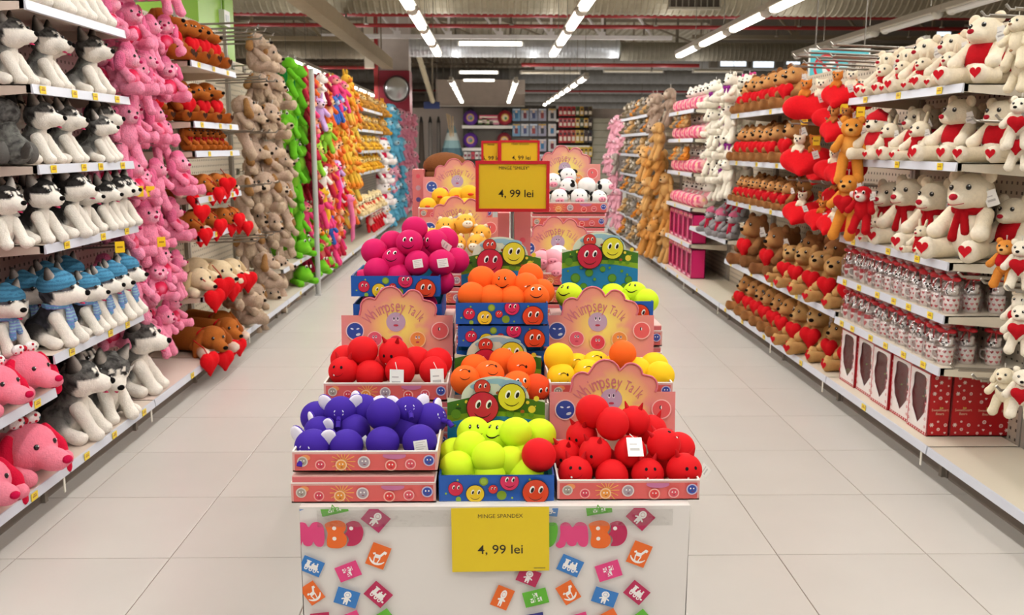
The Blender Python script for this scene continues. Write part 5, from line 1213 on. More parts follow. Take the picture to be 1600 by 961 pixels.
for r_ in range(6):
    for c_ in range(4):
        S = PNKS if (r_ % 3 != 2) else tint('a59a92', muzzle='d8cfc6', ear='floppy') if (r_ == 2 and c_ == 0) else PNKS
        put(S, 'plush_dog', '%s dog plush hung at end of right aisle, %s row, %s along' % ('pale pink', ORD[r_], ORD[c_]), 'plush dog', (2.26 + rj(.08), 16.5 + .5 * c_ + rj(.1), 1.92 - .32 * r_ + rj(.05)), RB + rj(.4), .92, G)
# ------------------------------------------------------------------ sign over the heart display
sg = thing('hanging_sign', 'teal warning sign with red prohibition circle above heart cushions', 'sign', (at(1311, 103, 8.4).x, 8.4, at(1311, 103, 8.4).z))
hw, hh = 47 / FPX * 8.4, 26 / FPX * 8.4
b = MB(); b.box((-hw, 0, -hh * 1.6), (hw, .012, hh), 'e7e9e4'); link('board', b.mesh('board', 'print'), sg)
p_ = Flat(0); p_.rect(0, -hh * .3, hw * 1.9, hh * 2.35, '4fb6c0'); cx = -hw * .42
p_.el(cx, 0 - .1 * hh, .115, .115, 'c8202e'); p_.el(cx, -.1 * hh, .092, .092, '4fb6c0'); p_.el(cx + .01, -.1 * hh - .01, .045, .055, 'e6ece8'); p_.el(cx + .05, .02, .03, .025, 'e6ece8'); p_.rect(cx, -.1 * hh, .2, .022, 'c8202e', -.75)
for k in range(3): p_.rect(hw * .42, hh * (.45 - .42 * k), hw * .8, hh * .14, 'e6f0ee')
link('sign_print', p_.mesh('sign_print', 'print'), sg)
for s in (-1, 1):
    c = MB(); c.cyl((s * hw * .8, .006, hh), (s * hw * .8, .006, 6.1 - sg.location.z), .006, '77716a', n=5); link('hanger_rod', c.mesh('hanger_rod', 'dull'), sg)
# bare hooks that stick out over the shelves
hl = MB(); hl.tube([(0, -.02, 0), (.52, -.02, .02), (.54, -.02, .04)], .006, '9d9890', 5); hl.tube([(0, .02, 0), (.52, .02, .02)], .006, '9d9890', 5); longhook = hl.mesh('long_hook', 'metal')
bays = {o['label']: o for o in D.objects if o.get('category') == 'shelving'}
def hooks(key, ys, zs, me=hook_me):
    o = [v for k, v in bays.items() if key in k][0]; sd = 1 if o.location.x > 0 else -1
    for y in ys:
        for z in zs: link('hook', me, o, (-.45, (y - o.location.y) * (-sd), z))
hooks('holding pink poodles', (5.46, 5.70, 5.96, 6.24), [z + .31 for z in rowz])
hooks('shaggy beige', (7.75, 8.05, 8.3, 8.6), (2.60, 2.2, 1.75, 1.3, .85), longhook)
hooks('shaggy beige', (7.68, 7.9, 8.15, 8.45), (2.52,), longhook)
hooks('heart cushions', (6.0, 6.25, 6.5, 6.75), (2.27, 2.2, 1.80, 1.40), longhook)
hooks('nearest the camera with an empty', (3.75, 3.95, 4.15), (2.2, 1.75, 1.05, .62), longhook)
hooks('green frogs', (9.2, 9.6, 10.0), (2.4, 1.9, 1.4, .9))
hooks('white hanging bears', (9.0, 9.5, 10.0), (2.25, 2.0, 1.75, 1.5))
hooks('red and pink hanging', (10.7, 11.2, 11.7), (2.42, 1.9, 1.4)); hooks('orange and yellow hanging', (12.6, 13.2, 13.8), (2.42, 1.9, 1.4)); hooks('white cats', (18.6, 19.4), (2.4, 1.8)); hooks('last left', (21, 22.5), (2.4, 1.8))
hooks('orange bears', (12.1, 12.7), (2.15, 1.7, 1.3)); hooks('last right', (16.6, 17.6), (2.15, 1.7))
lt = MB(); lt.box((0, -.025, -.03), (.003, .025, .03), 'f2c81e'); lt.box((.003, -.015, -.005), (.0034, .015, .004), 'a8741c'); hooktag_me = lt.mesh('hook_price_tag', 'print')
for key, pts in (('holding pink poodles', [(187, 386), (217, 299), (235, 299), (252, 378)]), ('heart cushions', [(1319, 170), (1345, 175), (1257, 188), (1276, 220)])):
    o = [v for k, v in bays.items() if key in k][0]
    for (x, y) in pts:
        p = atX(x, y, -2.0 if o.location.x < 0 else 2.2); sd = 1 if o.location.x > 0 else -1
        link('hook_price_tag', hooktag_me, o, (.03 if sd < 0 else .02, (p.y - o.location.y) * (-sd), p.z), (0, 0, .85 * sd))

# ================================================================== CENTRE TABLE
TF, TZ = 2.235, .75                   # front edge and top of the promotion table
tb = thing('display_table', 'long promotion table under a white printed cloth in the aisle', 'table', (0, 3.75, 0))
x0, x1 = -.489, .503; YB = 5.35
c = MB(); c.box((x0, TF - 3.75 + .02, TZ - .035), (x1, YB - 3.75, TZ - .006), 'c9b79a'); link('table_top', c.mesh('table_top', 'dull'), tb)
for sx in (x0 + .03, x1 - .08):
    for sy in (TF - 3.75 + .06, YB - 3.75 - .1):
        c = MB(); c.box((sx, sy, 0), (sx + .05, sy + .05, TZ - .035), '8f8a84'); link('leg', c.mesh('leg', 'paint'), tb)
# draped cloth, front face slightly rippled
c = MB(); NX, NZ = 40, 14; vs = []
def ripple(u, z): 
    q = (TZ - z) / TZ
    return -.004 * q * math.sin(u * 9 + 1) - .003 * q * math.sin(u * 23 + z * 4) - .002 * math.sin(z * 30 + u * 6) * q
def cloth_y(x, z): return TF + ripple(x, z)
for k in range(NZ + 1):
    z = TZ * (1 - k / NZ) + (.0 if k else 0)
    for i in range(NX + 1):
        x = x0 + (x1 - x0) * i / NX; vs.append((x * (1 - .012 * k / NZ), cloth_y(x, z), z + (.002 if k == NZ else 0)))
fs = [(k * (NX + 1) + i, (k + 1) * (NX + 1) + i, (k + 1) * (NX + 1) + i + 1, k * (NX + 1) + i + 1) for k in range(NZ) for i in range(NX)]
c.add(vs, fs, 'dcd6d0', True)
c.add([(x0, TF, TZ), (x1, TF, TZ), (x1, YB, TZ), (x0, YB, TZ)], [(0, 1, 2, 3)], 'e6e2dc')
c.add([(x0, TF, TZ), (x0, YB, TZ), (x0, YB, .02), (x0, TF, .02)], [(0, 1, 2, 3)], 'dcd6d0'); c.add([(x1, TF, TZ), (x1, YB, TZ), (x1, YB, .02), (x1, TF, .02)], [(3, 2, 1, 0)], 'dcd6d0')
cl = link('tablecloth', c.mesh('tablecloth', 'cloth')); tag(cl, 'white plastic tablecloth printed with bright toy pictures and letters', 'tablecloth')
# the print
def icon(F, cx, cz, w, h, rot, col, kind):
    """coloured card with a simple white toy drawn on it"""
    clip = F.clip
    F.rect(cx, cz, w, h, col, rot); ca, sa = math.cos(rot), math.sin(rot); W_ = 'f1eeea'
    def P(u, v): return (cx + u * w * ca - v * h * sa, cz + u * w * sa + v * h * ca)
    def R(u, v, a, b, r=0, c=W_): q = P(u, v); F.rect(q[0], q[1], a * w, b * h, c, rot + r)
    def E_(u, v, a, b, c=W_, r=0): q = P(u, v); F.el(q[0], q[1], a * w, b * h, c, rot + r, n=12)
    if kind == 'train':
        R(0, -.08, .62, .16); R(-.2, .08, .16, .34); R(.12, .06, .3, .2); R(.22, .22, .07, .18); R(.04, .2, .06, .12); R(-.2, .28, .24, .06)
        for u in (-.22, 0, .2): E_(u, -.2, .085, .12); E_(u, -.2, .035, .05, col)
        R(.36, -.16, .1, .1)
    elif kind == 'blocks':
        for (u, v, t) in ((-.12, .12, 'B'), (.12, .12, 'M'), (.0, -.18, 'A')):
            R(u, v, .2, .28); q = P(u, v); F.text(t, q[0] - .0 , q[1] - .010 * ca, .024, col, rot)
    elif kind == 'blocks2':
        for (u, v, t) in ((0, .16, 'A'), (-.14, -.14, 'M'), (.14, -.14, 'B')):
            R(u, v, .2, .28); q = P(u, v); F.text(t, q[0], q[1] - .010 * ca, .024, col, rot)
    elif kind == 'horse':
        q0 = P(0, .0); F.arc(q0[0], q0[1] , .36 * h, rot - PI * .85, rot - PI * .15, .006, W_); R(-.02, -.02, .32, .16, .1); R(.18, .14, .12, .3, -.5); R(.28, .22, .16, .12, -.2); R(-.14, -.2, .06, .26, .2); R(.1, -.2, .06, .26, -.2); R(-.24, .06, .14, .08, .6)
    elif kind == 'doll':
        E_(.0, .16, .17, .22); E_(.0, .17, .10, .12, col); E_(0, .17, .085, .10); R(0, -.16, .2, .26); R(-.15, -.1, .14, .08, .5); R(.15, -.1, .14, .08, -.5); R(-.06, -.34, .07, .14); R(.06, -.34, .07, .14)
s_ = 2.36 / FPX
def tpx(x, y): p = at(x, y, TF - .01); return p.x, p.z
CLIP = (tpx(468, 800)[0], 0.02, tpx(1079, 800)[0], TZ - .002)
def printed(name, label, fn, order):
    F = Flat(TF - .0088 - .00004 * order, .00018); F.clip = CLIP; fn(F)
    if F.f:
        o = link(name, F.mesh(name, 'print'), cl)
        if label: o['label'] = label
def zpoly(pts, dx=0): return [tpx(760 + x / 4.848 + dx, 780 + y / 4.848) for x, y in smooth_loop(pts)]
def smooth_loop(P, k=4):
    out = []; n = len(P)
    for i in range(n):
        p0, p1, p2, p3 = P[i - 1], P[i], P[(i + 1) % n], P[(i + 2) % n]
        for j in range(k):
            t = j / k; out.append(tuple(.5 * (2 * p1[c] + (p2[c] - p0[c]) * t + (2 * p0[c] - 5 * p1[c] + 4 * p2[c] - p3[c]) * t * t + (3 * p1[c] - p0[c] - 3 * p2[c] + p3[c]) * t ** 3) for c in (0, 1)))
    return out
LM = [(560, 200), (590, 177), (628, 184), (653, 214), (680, 182), (722, 175), (760, 200), (772, 262), (771, 330), (752, 360), (722, 361), (700, 345), (688, 324), (675, 350), (645, 358), (616, 345), (606, 322), (592, 358), (556, 372), (531, 360), (527, 342), (551, 310), (561, 258)]
LB = [(778, 188), (830, 166), (890, 164), (930, 188), (934, 228), (918, 254), (940, 288), (938, 336), (905, 368), (850, 374), (800, 362), (790, 320), (796, 260), (780, 215)]
LO = [(936, 186), (985, 166), (1030, 176), (1060, 216), (1067, 265), (1048, 320), (1005, 352), (948, 356), (944, 345), (958, 310), (944, 280), (926, 268), (944, 240), (944, 205)]
LU = [(430, 190), (480, 178), (530, 184), (541, 235), (528, 310), (502, 352), (470, 368), (440, 366)]
def letter(F, pts, col, dx, holes=()):
    F.poly(zpoly(pts, dx), col)
    for (x, y) in holes: u, v = tpx(760 + x / 4.848 + dx, 780 + y / 4.848); F.el(u, v, 3.2 * s_, 3.2 * s_, 'ece7e2')
for dx, side in ((-412.5, 'left'), (0, 'right')):
    printed('letter', 'pink printed letter M', lambda F: letter(F, LM, 'd83d78', dx), 0)
    printed('letter', 'orange printed letter B', lambda F: letter(F, LB, 'e2651a', dx, ((846, 222), (848, 300))), 1)
    printed('letter', 'dark pink printed letter O', lambda F: letter(F, LO, 'b51c50', dx, ((975, 222),)), 2)
    if dx == 0: printed('letter', 'green printed letter U', lambda F: letter(F, LU, '5bae2a', dx), 3)
names = {'blocks': 'letter blocks', 'blocks2': 'letter blocks', 'train': 'toy train', 'horse': 'rocking horse', 'doll': 'doll', '': 'cut off toy'}
cnames = {'5bae2a': 'green', 'b3265e': 'dark pink', 'e2651a': 'orange', '2f76bd': 'blue', 'dd3a7c': 'pink', 'b51c50': 'dark pink', '2b2f7d': 'navy'}
for i, (x, y, w, h, rot, col, kind) in enumerate([(522, 795, 42, 18, .22, '5bae2a', 'blocks2'), (587, 811, 36, 30, -.7, 'b3265e', 'doll'), (591, 869, 30, 38, -.38, 'e2651a', 'horse'), (487, 885, 34, 26, -.42, '2f76bd', 'train'), (544, 893, 36, 26, .38, 'dd3a7c', 'blocks'), (488, 927, 26, 34, .6, 'e2651a', 'horse'), (542, 934, 36, 28, -.32, '2f76bd', 'doll'), (591, 929, 36, 30, -.75, 'b51c50', 'train'),
        (482, 788, 40, 12, .3, '2f76bd', 'train'), (852, 796, 40, 20, -.12, '2f76bd', 'train'), (936, 795, 40, 18, .15, '5bae2a', 'blocks2'), (1001, 808, 36, 30, -.75, 'b51c50', 'doll'), (999, 866, 30, 38, -.38, 'e2651a', 'horse'), (891, 884, 36, 28, -.42, '2f76bd', 'train'), (951, 892, 38, 28, .32, 'dd3a7c', 'blocks'), (826, 901, 34, 26, -.4, 'b51c50', 'doll'),
        (785, 934, 28, 36, -.4, 'e2651a', 'doll'), (837, 934, 38, 26, .25, '5bae2a', 'blocks2'), (888, 926, 28, 34, .55, 'e2651a', 'horse'), (945, 933, 38, 26, -.32, '2f76bd', 'doll'), (995, 926, 34, 28, -.7, 'b51c50', 'train'),
        (500, 965, 30, 16, .1, 'b51c50', ''), (545, 966, 34, 16, .4, 'dd3a7c', ''), (596, 966, 34, 18, .6, '5bae2a', ''), (835, 966, 30, 16, .2, '2b2f7d', ''), (945, 966, 40, 18, .5, 'e2651a', ''), (1000, 965, 26, 18, .7, '5bae2a', ''), (905, 966, 26, 16, .3, 'dd3a7c', '')], 4):
    u, v = tpx(x, y); printed('printed_picture', '%s printed picture of a %s' % (cnames[col], names[kind]), lambda F: icon(F, u, v, w * s_, h * s_, rot, col, kind), i)
# a soft fold line and clear tape along the top hem
c = MB(); c.box((tpx(468, 0)[0], TF - .0125, TZ - .048), (tpx(1079, 0)[0], TF - .0120, TZ - .004), 'd4cdc8'); link('clear_tape', c.mesh('clear_tape', 'acrylic'), cl)
# yellow price card taped to the cloth
def price_text(F, w, h, head, price):
    pass
A, B = at(705, 797, 2.2), at(858, 895, 2.2)
cd = thing('price_card', 'yellow price card for spandex balls hung on the tablecloth', 'price card', ((A.x + B.x) / 2, 2.212, (A.z + B.z) / 2), rot=(-.03, -.012, 0))
w_, h_ = B.x - A.x, A.z - B.z
c = MB(); c.box((-w_ / 2, 0, -h_ / 2), (w_ / 2, .0015, h_ / 2), 'dcbf22'); link('card', c.mesh('card', 'card'), cd)
F = Flat(0); F.text('MINGE SPANDEX', 0, h_ * .34, h_ * .088, '2a2010'); link('heading', F.mesh('heading', 'print'), cd)
F = Flat(0); F.text('4, 99 lei', 0, -h_ * .22, h_ * .20, '2a2410', bold=.006, sx=1.08); link('price', F.mesh('price', 'print'), cd)
F = Flat(0); F.rect(w_ * .40, -h_ * .455, w_ * .12, h_ * .012, '6a5a20'); link('small_print', F.mesh('small_print', 'print'), cd)
# framed price signs on poles
def sign(label, xa, ya, xb, yb, Y, head, price, pole_z, frame='c01822', sx=.5):
    A, B = at(xa, ya, Y), at(xb, yb, Y); w, h = B.x - A.x, A.z - B.z
    t = thing('price_sign', label, 'price sign', ((A.x + B.x) / 2, Y, pole_z)); z = (A.z + B.z) / 2 - pole_z
    c = MB(); c.box((-w / 2 + .008, 0, z - h / 2 + .008), (w / 2 - .008, .003, z + h / 2 - .008), 'ddb414'); link('card', c.mesh('card', 'card'), t)
    c = MB(); fw = .012
    for (u0, v0, u1, v1) in ((-w / 2, -h / 2, w / 2, -h / 2 + fw), (-w / 2, h / 2 - fw, w / 2, h / 2), (-w / 2, -h / 2 + fw, -w / 2 + fw, h / 2 - fw), (w / 2 - fw, -h / 2 + fw, w / 2, h / 2 - fw)):
        c.box((u0, -.006, z + v0), (u1, .008, z + v1), frame)
    link('frame', c.mesh('frame', 'paint'), t)
    F = Flat(-.001); F.text(head, w * .02, z + h * .33, h * .085, '2a2010'); link('heading', F.mesh('heading', 'print'), t)
    F = Flat(-.001); F.text(price, w * .05, z - h * .21, h * .21, '2a2410', bold=.006, sx=1.05); link('price', F.mesh('price', 'print'), t)
    c = MB(); c.cyl((sx * w * .0, .012, 0), (0, .012, z + h / 2 - .02), .007, 'a9a7a4', n=8); c.lathe([(0, 0), (.05, 0), (.05, .006), (.008, .012)], 'a9a7a4', 16, (0, .012, 0)); link('pole', c.mesh('pole', 'metal'), t)
sign('large yellow price sign with red frame for smiley balls', 743, 251, 858, 331, 3.55, 'MINGE "SMILEY"', '4, 99 lei', TZ + .002)
sign('yellow price sign with red frame right behind the largest', 780, 219, 843, 262, 5.15, 'MINGE SPANDEX', '4, 99 lei', TZ + .002)
sign('narrow pale yellow price sign at left of the rear one', 752, 220, 781, 262, 5.2, 'MINGE', '6, 99 lei', TZ + .002, sx=0)

# ------------------------------------------------------------------ cardboard display trays
def tray_mesh(w, d, h, out, inn, edge, t=.004):
    b = MB(); W = w / 2
    b.box((-W, 0, 0), (W, d, t), inn)
    def wall(a, bb, ins):
        b.box(a, bb, out)
    b.box((-W, 0, 0), (W, t, h), out); b.box((-W, d - t, 0), (W, d, h), out); b.box((-W, t, 0), (-W + t, d - t, h), out); b.box((W - t, t, 0), (W, d - t, h), out)
    b.box((-W + t, t, t), (W - t, t + .0008, h), inn); b.box((-W + t, d - t - .0008, t), (W - t, d - t, h), inn); b.box((-W + t, t, t), (-W + t + .0008, d - t, h), inn); b.box((W - t - .0008, t, t), (W - t, d - t, h), inn)
    e = .0022
    for (a, c) in (((-W, -.0003), (W, t)), ((-W, d - t), (W, d)), ((-W - .0003, 0), (-W + t, d)), ((W - t, 0), (W + .0003, d))): b.box((a[0], a[1], h - e), (c[0], c[1], h + .0008), edge)
    return b
def face(F, x, z, r, col, mood=1, eye=1.0, tilt=0.0, outline=True, big=True):
    if outline: F.el(x, z, r * 1.06, r * 1.06, '3a1a14')
    F.el(x, z, r, r, col)
    for s in (-1, 1):
        ex, ez = x + s * .34 * r * math.cos(tilt) + .06 * r, z + .22 * r + s * .34 * r * math.sin(tilt)
        F.el(ex, ez, .17 * r * eye, .30 * r * eye, 'f6f4ee', -.35, n=14); F.el(ex + .03 * r, ez - .05 * r, .11 * r * eye, .21 * r * eye, '14100e', -.35, n=12)
    if mood: F.arc(x, z - .02 * r, .62 * r, PI * 1.18 + tilt, PI * 1.82 + tilt, .07 * r, '2a1410')
PB_W, PB_D, PB_H = .368, .335, .054
def pink_print(w=PB_W, h=PB_H):
    F = Flat(0, .00015); W = w / 2
    F.rect(0, h * .46, w - .012, h * .80, 'd9605c'); F.clip = (-W + .006, h * .06, W - .006, h * .86)
    for k in range(14):
        a = 2 * PI * k / 14; F.rect(-.055 + .018 * math.cos(a), h * .5 + .018 * math.sin(a), .026, .002, 'ecb052', a)
    F.el(.075, h * .8, .03, .01, 'c07098'); F.el(-.15, h * .7, .012, .008, 'e8945a')
    for (u, v, r, c, ring) in ((-.158, .52, .0105, '9c9488', 'cfc6bc'), (-.113, .36, .0105, 'cf3f52', 'e9a59c'), (-.06, .36, .0115, 'e2903a', 'efc49a'), (-.002, .50, .0125, 'a3949c', 'd9cdc8'), (.066, .34, .0115, 'd83c3c', 'ecb0a0'), (.116, .40, .0110, 'd4505c', 'e8a8a4'), (.163, .58, .0115, '33499c', 'b9b4d0')):
        F.el(u, h * v, r * 1.28, r * 1.28, ring); F.el(u, h * v, r, r, c)
        for s in (-1, 1): F.el(u + s * r * .35, h * v + r * .2, r * .16, r * .2, 'f3ece6', n=8)
        F.el(u + r * .1, h * v - r * .45, r * .3, r * .1, '7a2a34', n=8)
    return F
PINK_TRAY = tray_mesh(PB_W, PB_D, PB_H, 'd9a49c', 'c9b5a4', 'f1ece6').mesh('tray', 'card')
PINK_PRINT = pink_print().mesh('front_print', 'print')
lidm = MB(); lidm.box((-PB_W / 2 + .003, .003, 0), (PB_W / 2 - .003, PB_D, .016), 'e3b3ab'); lidm.box((-PB_W / 2 + .004, .0, 0), (PB_W / 2 - .004, .003, .013), 'd2686a'); LID = lidm.mesh('folded_lid', 'card')
# header card: square shoulders, scalloped cloud top
HS, HPK = .150, .245                   # shoulder and peak above the hinge
def cloud_outline():
    P = [(-.184, 0), (.184, 0), (.184, HS), (.126, HS)]
    lobes = [(.100, .168, .030, -.55, 1.55), (.052, .200, .034, .05, 1.95), (-.022, .202, .043, .25, 2.75), (-.090, .178, .030, .95, 3.35)]
    for (cx, cz, r, a0, a1) in lobes:
        for i in range(8):
            a = a0 + (a1 - a0) * i / 7; P.append((cx + r * math.cos(a), cz + r * math.sin(a)))
    P += [(-.124, HS), (-.184, HS)]
    return P
CO = cloud_outline()
def header_mat():
    m = D.materials.new('header_print'); m.use_nodes = True; nt = m.node_tree; b = nt.nodes['Principled BSDF']
    tc = nd(nt, 'ShaderNodeTexCoord'); sp = nd(nt, 'ShaderNodeSeparateXYZ'); nt.links.new(tc.outputs['Object'], sp.inputs[0])
    vd = nd(nt, 'ShaderNodeVectorMath', operation='DISTANCE'); cm = nd(nt, 'ShaderNodeCombineXYZ')
    nt.links.new(sp.outputs['X'], cm.inputs['X']); nt.links.new(sp.outputs['Z'], cm.inputs['Z']); nt.links.new(cm.outputs[0], vd.inputs[0]); vd.inputs[1].default_value = (.012, 0, .118)
    rp = nd(nt, 'ShaderNodeValToRGB'); mr = nd(nt, 'ShaderNodeMapRange'); mr.inputs[1].default_value = .02; mr.inputs[2].default_value = .19; nt.links.new(vd.outputs['Value'], mr.inputs[0])
    e = rp.color_ramp.elements; e[0].position = 0; e[0].color = (*lin('f0dc70'), 1); e[1].position = 1; e[1].color = (*lin('dd8482'), 1)
    x = rp.color_ramp.elements.new(.26); x.color = (*lin('e9c271'), 1); x = rp.color_ramp.elements.new(.5); x.color = (*lin('e2947f'), 1)
    nt.links.new(mr.outputs[0], rp.inputs[0])
    n = nd(nt, 'ShaderNodeTexNoise'); n.inputs['Scale'].default_value = 14; nt.links.new(tc.outputs['Object'], n.inputs['Vector'])
    mx = nd(nt, 'ShaderNodeMix', data_type='RGBA'); mx.inputs['A'].default_value = (*lin('e0898a'), 1)
    nt.links.new(rp.outputs[0], mx.inputs['B']); mr2 = nd(nt, 'ShaderNodeMapRange'); mr2.inputs[1].default_value = .25; mr2.inputs[2].default_value = .45; nt.links.new(n.outputs['Fac'], mr2.inputs[0]); nt.links.new(mr2.outputs[0], mx.inputs['Factor'])
    nt.links.new(mx.outputs['Result'], b.inputs['Base Color']); b.inputs['Roughness'].default_value = .22; b.inputs['Specular IOR Level'].default_value = .5
    MATS['header_print'] = m
header_mat()
hb_ = MB(); hb_.prism(CO, 0, .003, 'ffffff'); HEADER = hb_.mesh('header_card', 'header_print')
rim = MB(); rim.tube([(p[0], -.0015, p[1]) for p in CO[3:-1]], .0032, 'd4717c', 6); RIM = rim.mesh('embossed_rim', 'print')
def header_print():
    F = Flat(0, .0002)
    for (u, v, r, c, ring, k) in ((-.004, .128, .032, 'b79cb4', 'd8c2c4', 0), (-.139, .098, .027, '2b4796', 'e0c0c0', 1), (-.074, .072, .023, 'd9566c', 'ecb4a8', 2), (-.004, .060, .023, 'd23a4e', 'eaa898', 3), (.068, .070, .024, 'e28a44', 'ecc08c', 4), (.142, .100, .026, 'dd5c5c', 'f0b8b0', 5)):
        if k: F.el(u, v, r * 1.13, r * 1.13, ring)
        F.el(u, v, r, r, c)
        if k == 1:
            for s in (-1, 1): F.el(u + s * r * .36, v + r * .28, r * .2, r * .09, 'dfe3ee', .3 * s, n=10)
            F.el(u + r * .4, v - r * .42, r * .3, r * .16, 'c9d6e0', .3, n=10)
        elif k == 5: F.el(u - r * .1, v + r * .2, r * .12, r * .24, '23222c', n=10); F.el(u - r * .02, v + r * .2, r * .07, r * .2, 'f3ece6', n=8)
        else:
            for s in (-1, 1): F.el(u + s * r * .2, v + r * .32, r * .13, r * .22, 'ece6ec', n=10); F.el(u + s * r * .2, v + r * .36, r * .08, r * .15, '3a2c48', n=10)
            F.el(u, v - r * .35, r * .26, r * .11, 'b5384e', n=10)
        if k == 0:
            for s in (-1, 1): F.rect(u - .004 + s * .008, v + r * 1.12, .0025, .008, 'b0705a')
    return F
HPRINT = header_print().mesh('header_faces', 'print')
lt_ = Flat(0, .0002); txt = 'Whimpsey'; 
def fan(word, a0, a1, cx, cz, r, size):
    for i, ch in enumerate(word):
        a = a0 + (a1 - a0) * i / max(1, len(word) - 1)
        lt_.text(ch, cx + r * math.sin(a), cz + r * math.cos(a) - size * .1, size * (1.05 if 0 < i < len(word) - 1 else .95), 'c8737a', -a, sx=.60, bold=.004)
fan('Whimpsey', -.82, .20, -.004, .066, .103, .056); FAN = lt_.mesh('lettering', 'print'); lt_ = Flat(0, .0002)
fan('Talk', .42, .80, -.004, .066, .103, .044); FAN2 = lt_.mesh('lettering', 'print')
def header(t, z=.045, y=PB_D, lean=-.10):
    h = link('header_card', HEADER, t, (0, y, z), (lean, 0, 0))
    link('embossed_rim', RIM, h); link('header_faces', HPRINT, h, (0, -.0008, 0)); link('lettering', FAN, h, (0, -.0008, 0)); link('lettering', FAN2, h, (0, -.0008, 0))
def pink_box(label, x, y, z, hdr=True, rz=0.0, lid=False, grp='pink ball boxes', dz=0.0):
    LABELS.add(label)
    t = thing('display_box', label, 'display box', (x, y, z), rz, grp)
    link('tray', PINK_TRAY, t); link('front_print', PINK_PRINT, t, (0, -.0003, 0))
    if hdr: header(t, .045 + dz)
    if lid: link('folded_lid', LID, t, (0, 0, PB_H + .001))
    return t
# blue box
BB_W, BB_D, BB_H = .296, .30, .068
def blue_print():
    F = Flat(0, .0002); w, h = BB_W, BB_H; F.clip = (-w / 2, 0, w / 2, h)
    F.rect(0, h / 2, w, h, '1c58ad')
    for (u, v, r) in ((-.10, .83, .003), (-.13, .3, .003), (.04, .12, .003), (.085, .85, .003), (-.02, .5, .002)): F.el(u, v * h, r, r, '8fb23c', n=8)
    F.el(-.033, h * .78, .0115, .0115, '7f9d26'); F.el(.013, h * .23, .0125, .0125, '7f9d26'); F.el(-.098, h * .08, .007, .007, '8fb23c')
    F.el(-.033, h * .78, .008, .008, '98b53a')
    face(F, -.105, h * .50, .0185, 'cf2748', 0); face(F, -.055, h * .30, .023, 'e8c62c', 1); face(F, -.009, h * .49, .0115, 'd33436', 0); face(F, .033, h * .80, .0235, 'd5285a', 1); face(F, .100, h * .38, .033, 'd8431f', 1, 1.05)
    return F
BLUE_TRAY = tray_mesh(BB_W, BB_D, BB_H, '1c58ad', '2d8aa8', '16408a').mesh('tray', 'card')
BLUE_PRINT = blue_print().mesh('front_print', 'print')
def arch_outline(n=22):
    P = [(-.140, -.045), (.140, -.045), (.140, .110)]
    cx, a, b_ = -.003, .098, .068
    P += [(.098, .112)]
    for i in range(n + 1):
        t = PI * i / n; P.append((cx + a * math.cos(t), .112 + b_ * math.sin(t)))
    P += [(-.140, .118)]
    return P
def arch_print():
    F = Flat(0, .00022); P = arch_outline()
    F.poly(P, 'd4d9c0')
    def wave(z0, amp, col, x0=-.14, x1=.14, ph=0):
        pts = [(x0, -.045), (x1, -.045)] + [(x1 - (x1 - x0) * i / 14, z0 + amp * math.sin(PI * i / 14 + ph)) for i in range(15)]
        F.poly(pts, col)
    for (u, v, a, b_) in ((-.045, .150, .030, .010), (.04, .158, .034, .012), (.0, .166, .03, .008), (.065, .140, .022, .01)): F.el(u, v, a, b_, '93b9c4')
    wave(.104, .022, '3f6f1e'); 
    wave(.066, .012, '86a823'); wave(.046, .018, '1a76a8')
    for (u, v, r) in ((-.06, -.02, .014), (.02, -.022, .010), (.09, -.02, .013), (-.11, -.024, .008), (-.09, .012, .018), (-.04, .032, .015), (.01, .045, .011), (.045, .012, .016), (.08, .038, .006), (.105, .006, .014), (-.118, .038, .004), (-.07, .05, .006), (.1, .025, .005), (.035, .05, .005), (-.02, .008, .006)): F.el(u, v, r, r, '46741f'); F.el(u, v, r * .8, r * .8, '5c8c2a')
    for (u, v, r) in ((-.115, .072, .014), (.04, .074, .012), (.075, .072, .006), (.1, .07, .008)): F.el(u, v, r, r, '5a8722')
    for (u, v, r) in ((-.085, .108, .005), (.102, .086, .011), (.09, .106, .005), (.115, .117, .008), (-.03, .118, .009), (-.11, .1, .002), (.0, .102, .004), (.112, .095, .002)): F.el(u, v, r, r, 'dfc43a', n=10)
    F.el(-.108, .090, .008, .003, '24401a'); F.el(.075, .080, .006, .005, '9a4a22'); F.el(.005, .134, .006, .005, '9a4a22')
    face(F, -.040, .150, .0225, 'c8382a', 0, 1.0, 0.1); face(F, -.039, .092, .0445, 'c4213c', 1, 1.0); face(F, .044, .122, .0385, 'd9cc2e', 1, 1.1)
    return F
ab = MB(); ab.prism(arch_outline(), .0004, .0034, '3f6f1e', 'c8c2a8'); ARCH = ab.mesh('header_card', 'card')
ARCHP = arch_print().mesh('header_faces', 'print')
def blue_box(label, x, y, z, hdr=True, rz=0.0, dz=0.0):
    LABELS.add(label); t = thing('display_box', label, 'display box', (x, y, z), rz, 'blue ball boxes')
    link('tray', BLUE_TRAY, t); link('front_print', BLUE_PRINT, t, (0, -.0003, 0))
    if hdr:
        h = link('header_card', ARCH, t, (0, BB_D, .072 + dz), (-.06, 0, 0)); link('header_faces', ARCHP, h)
    return t

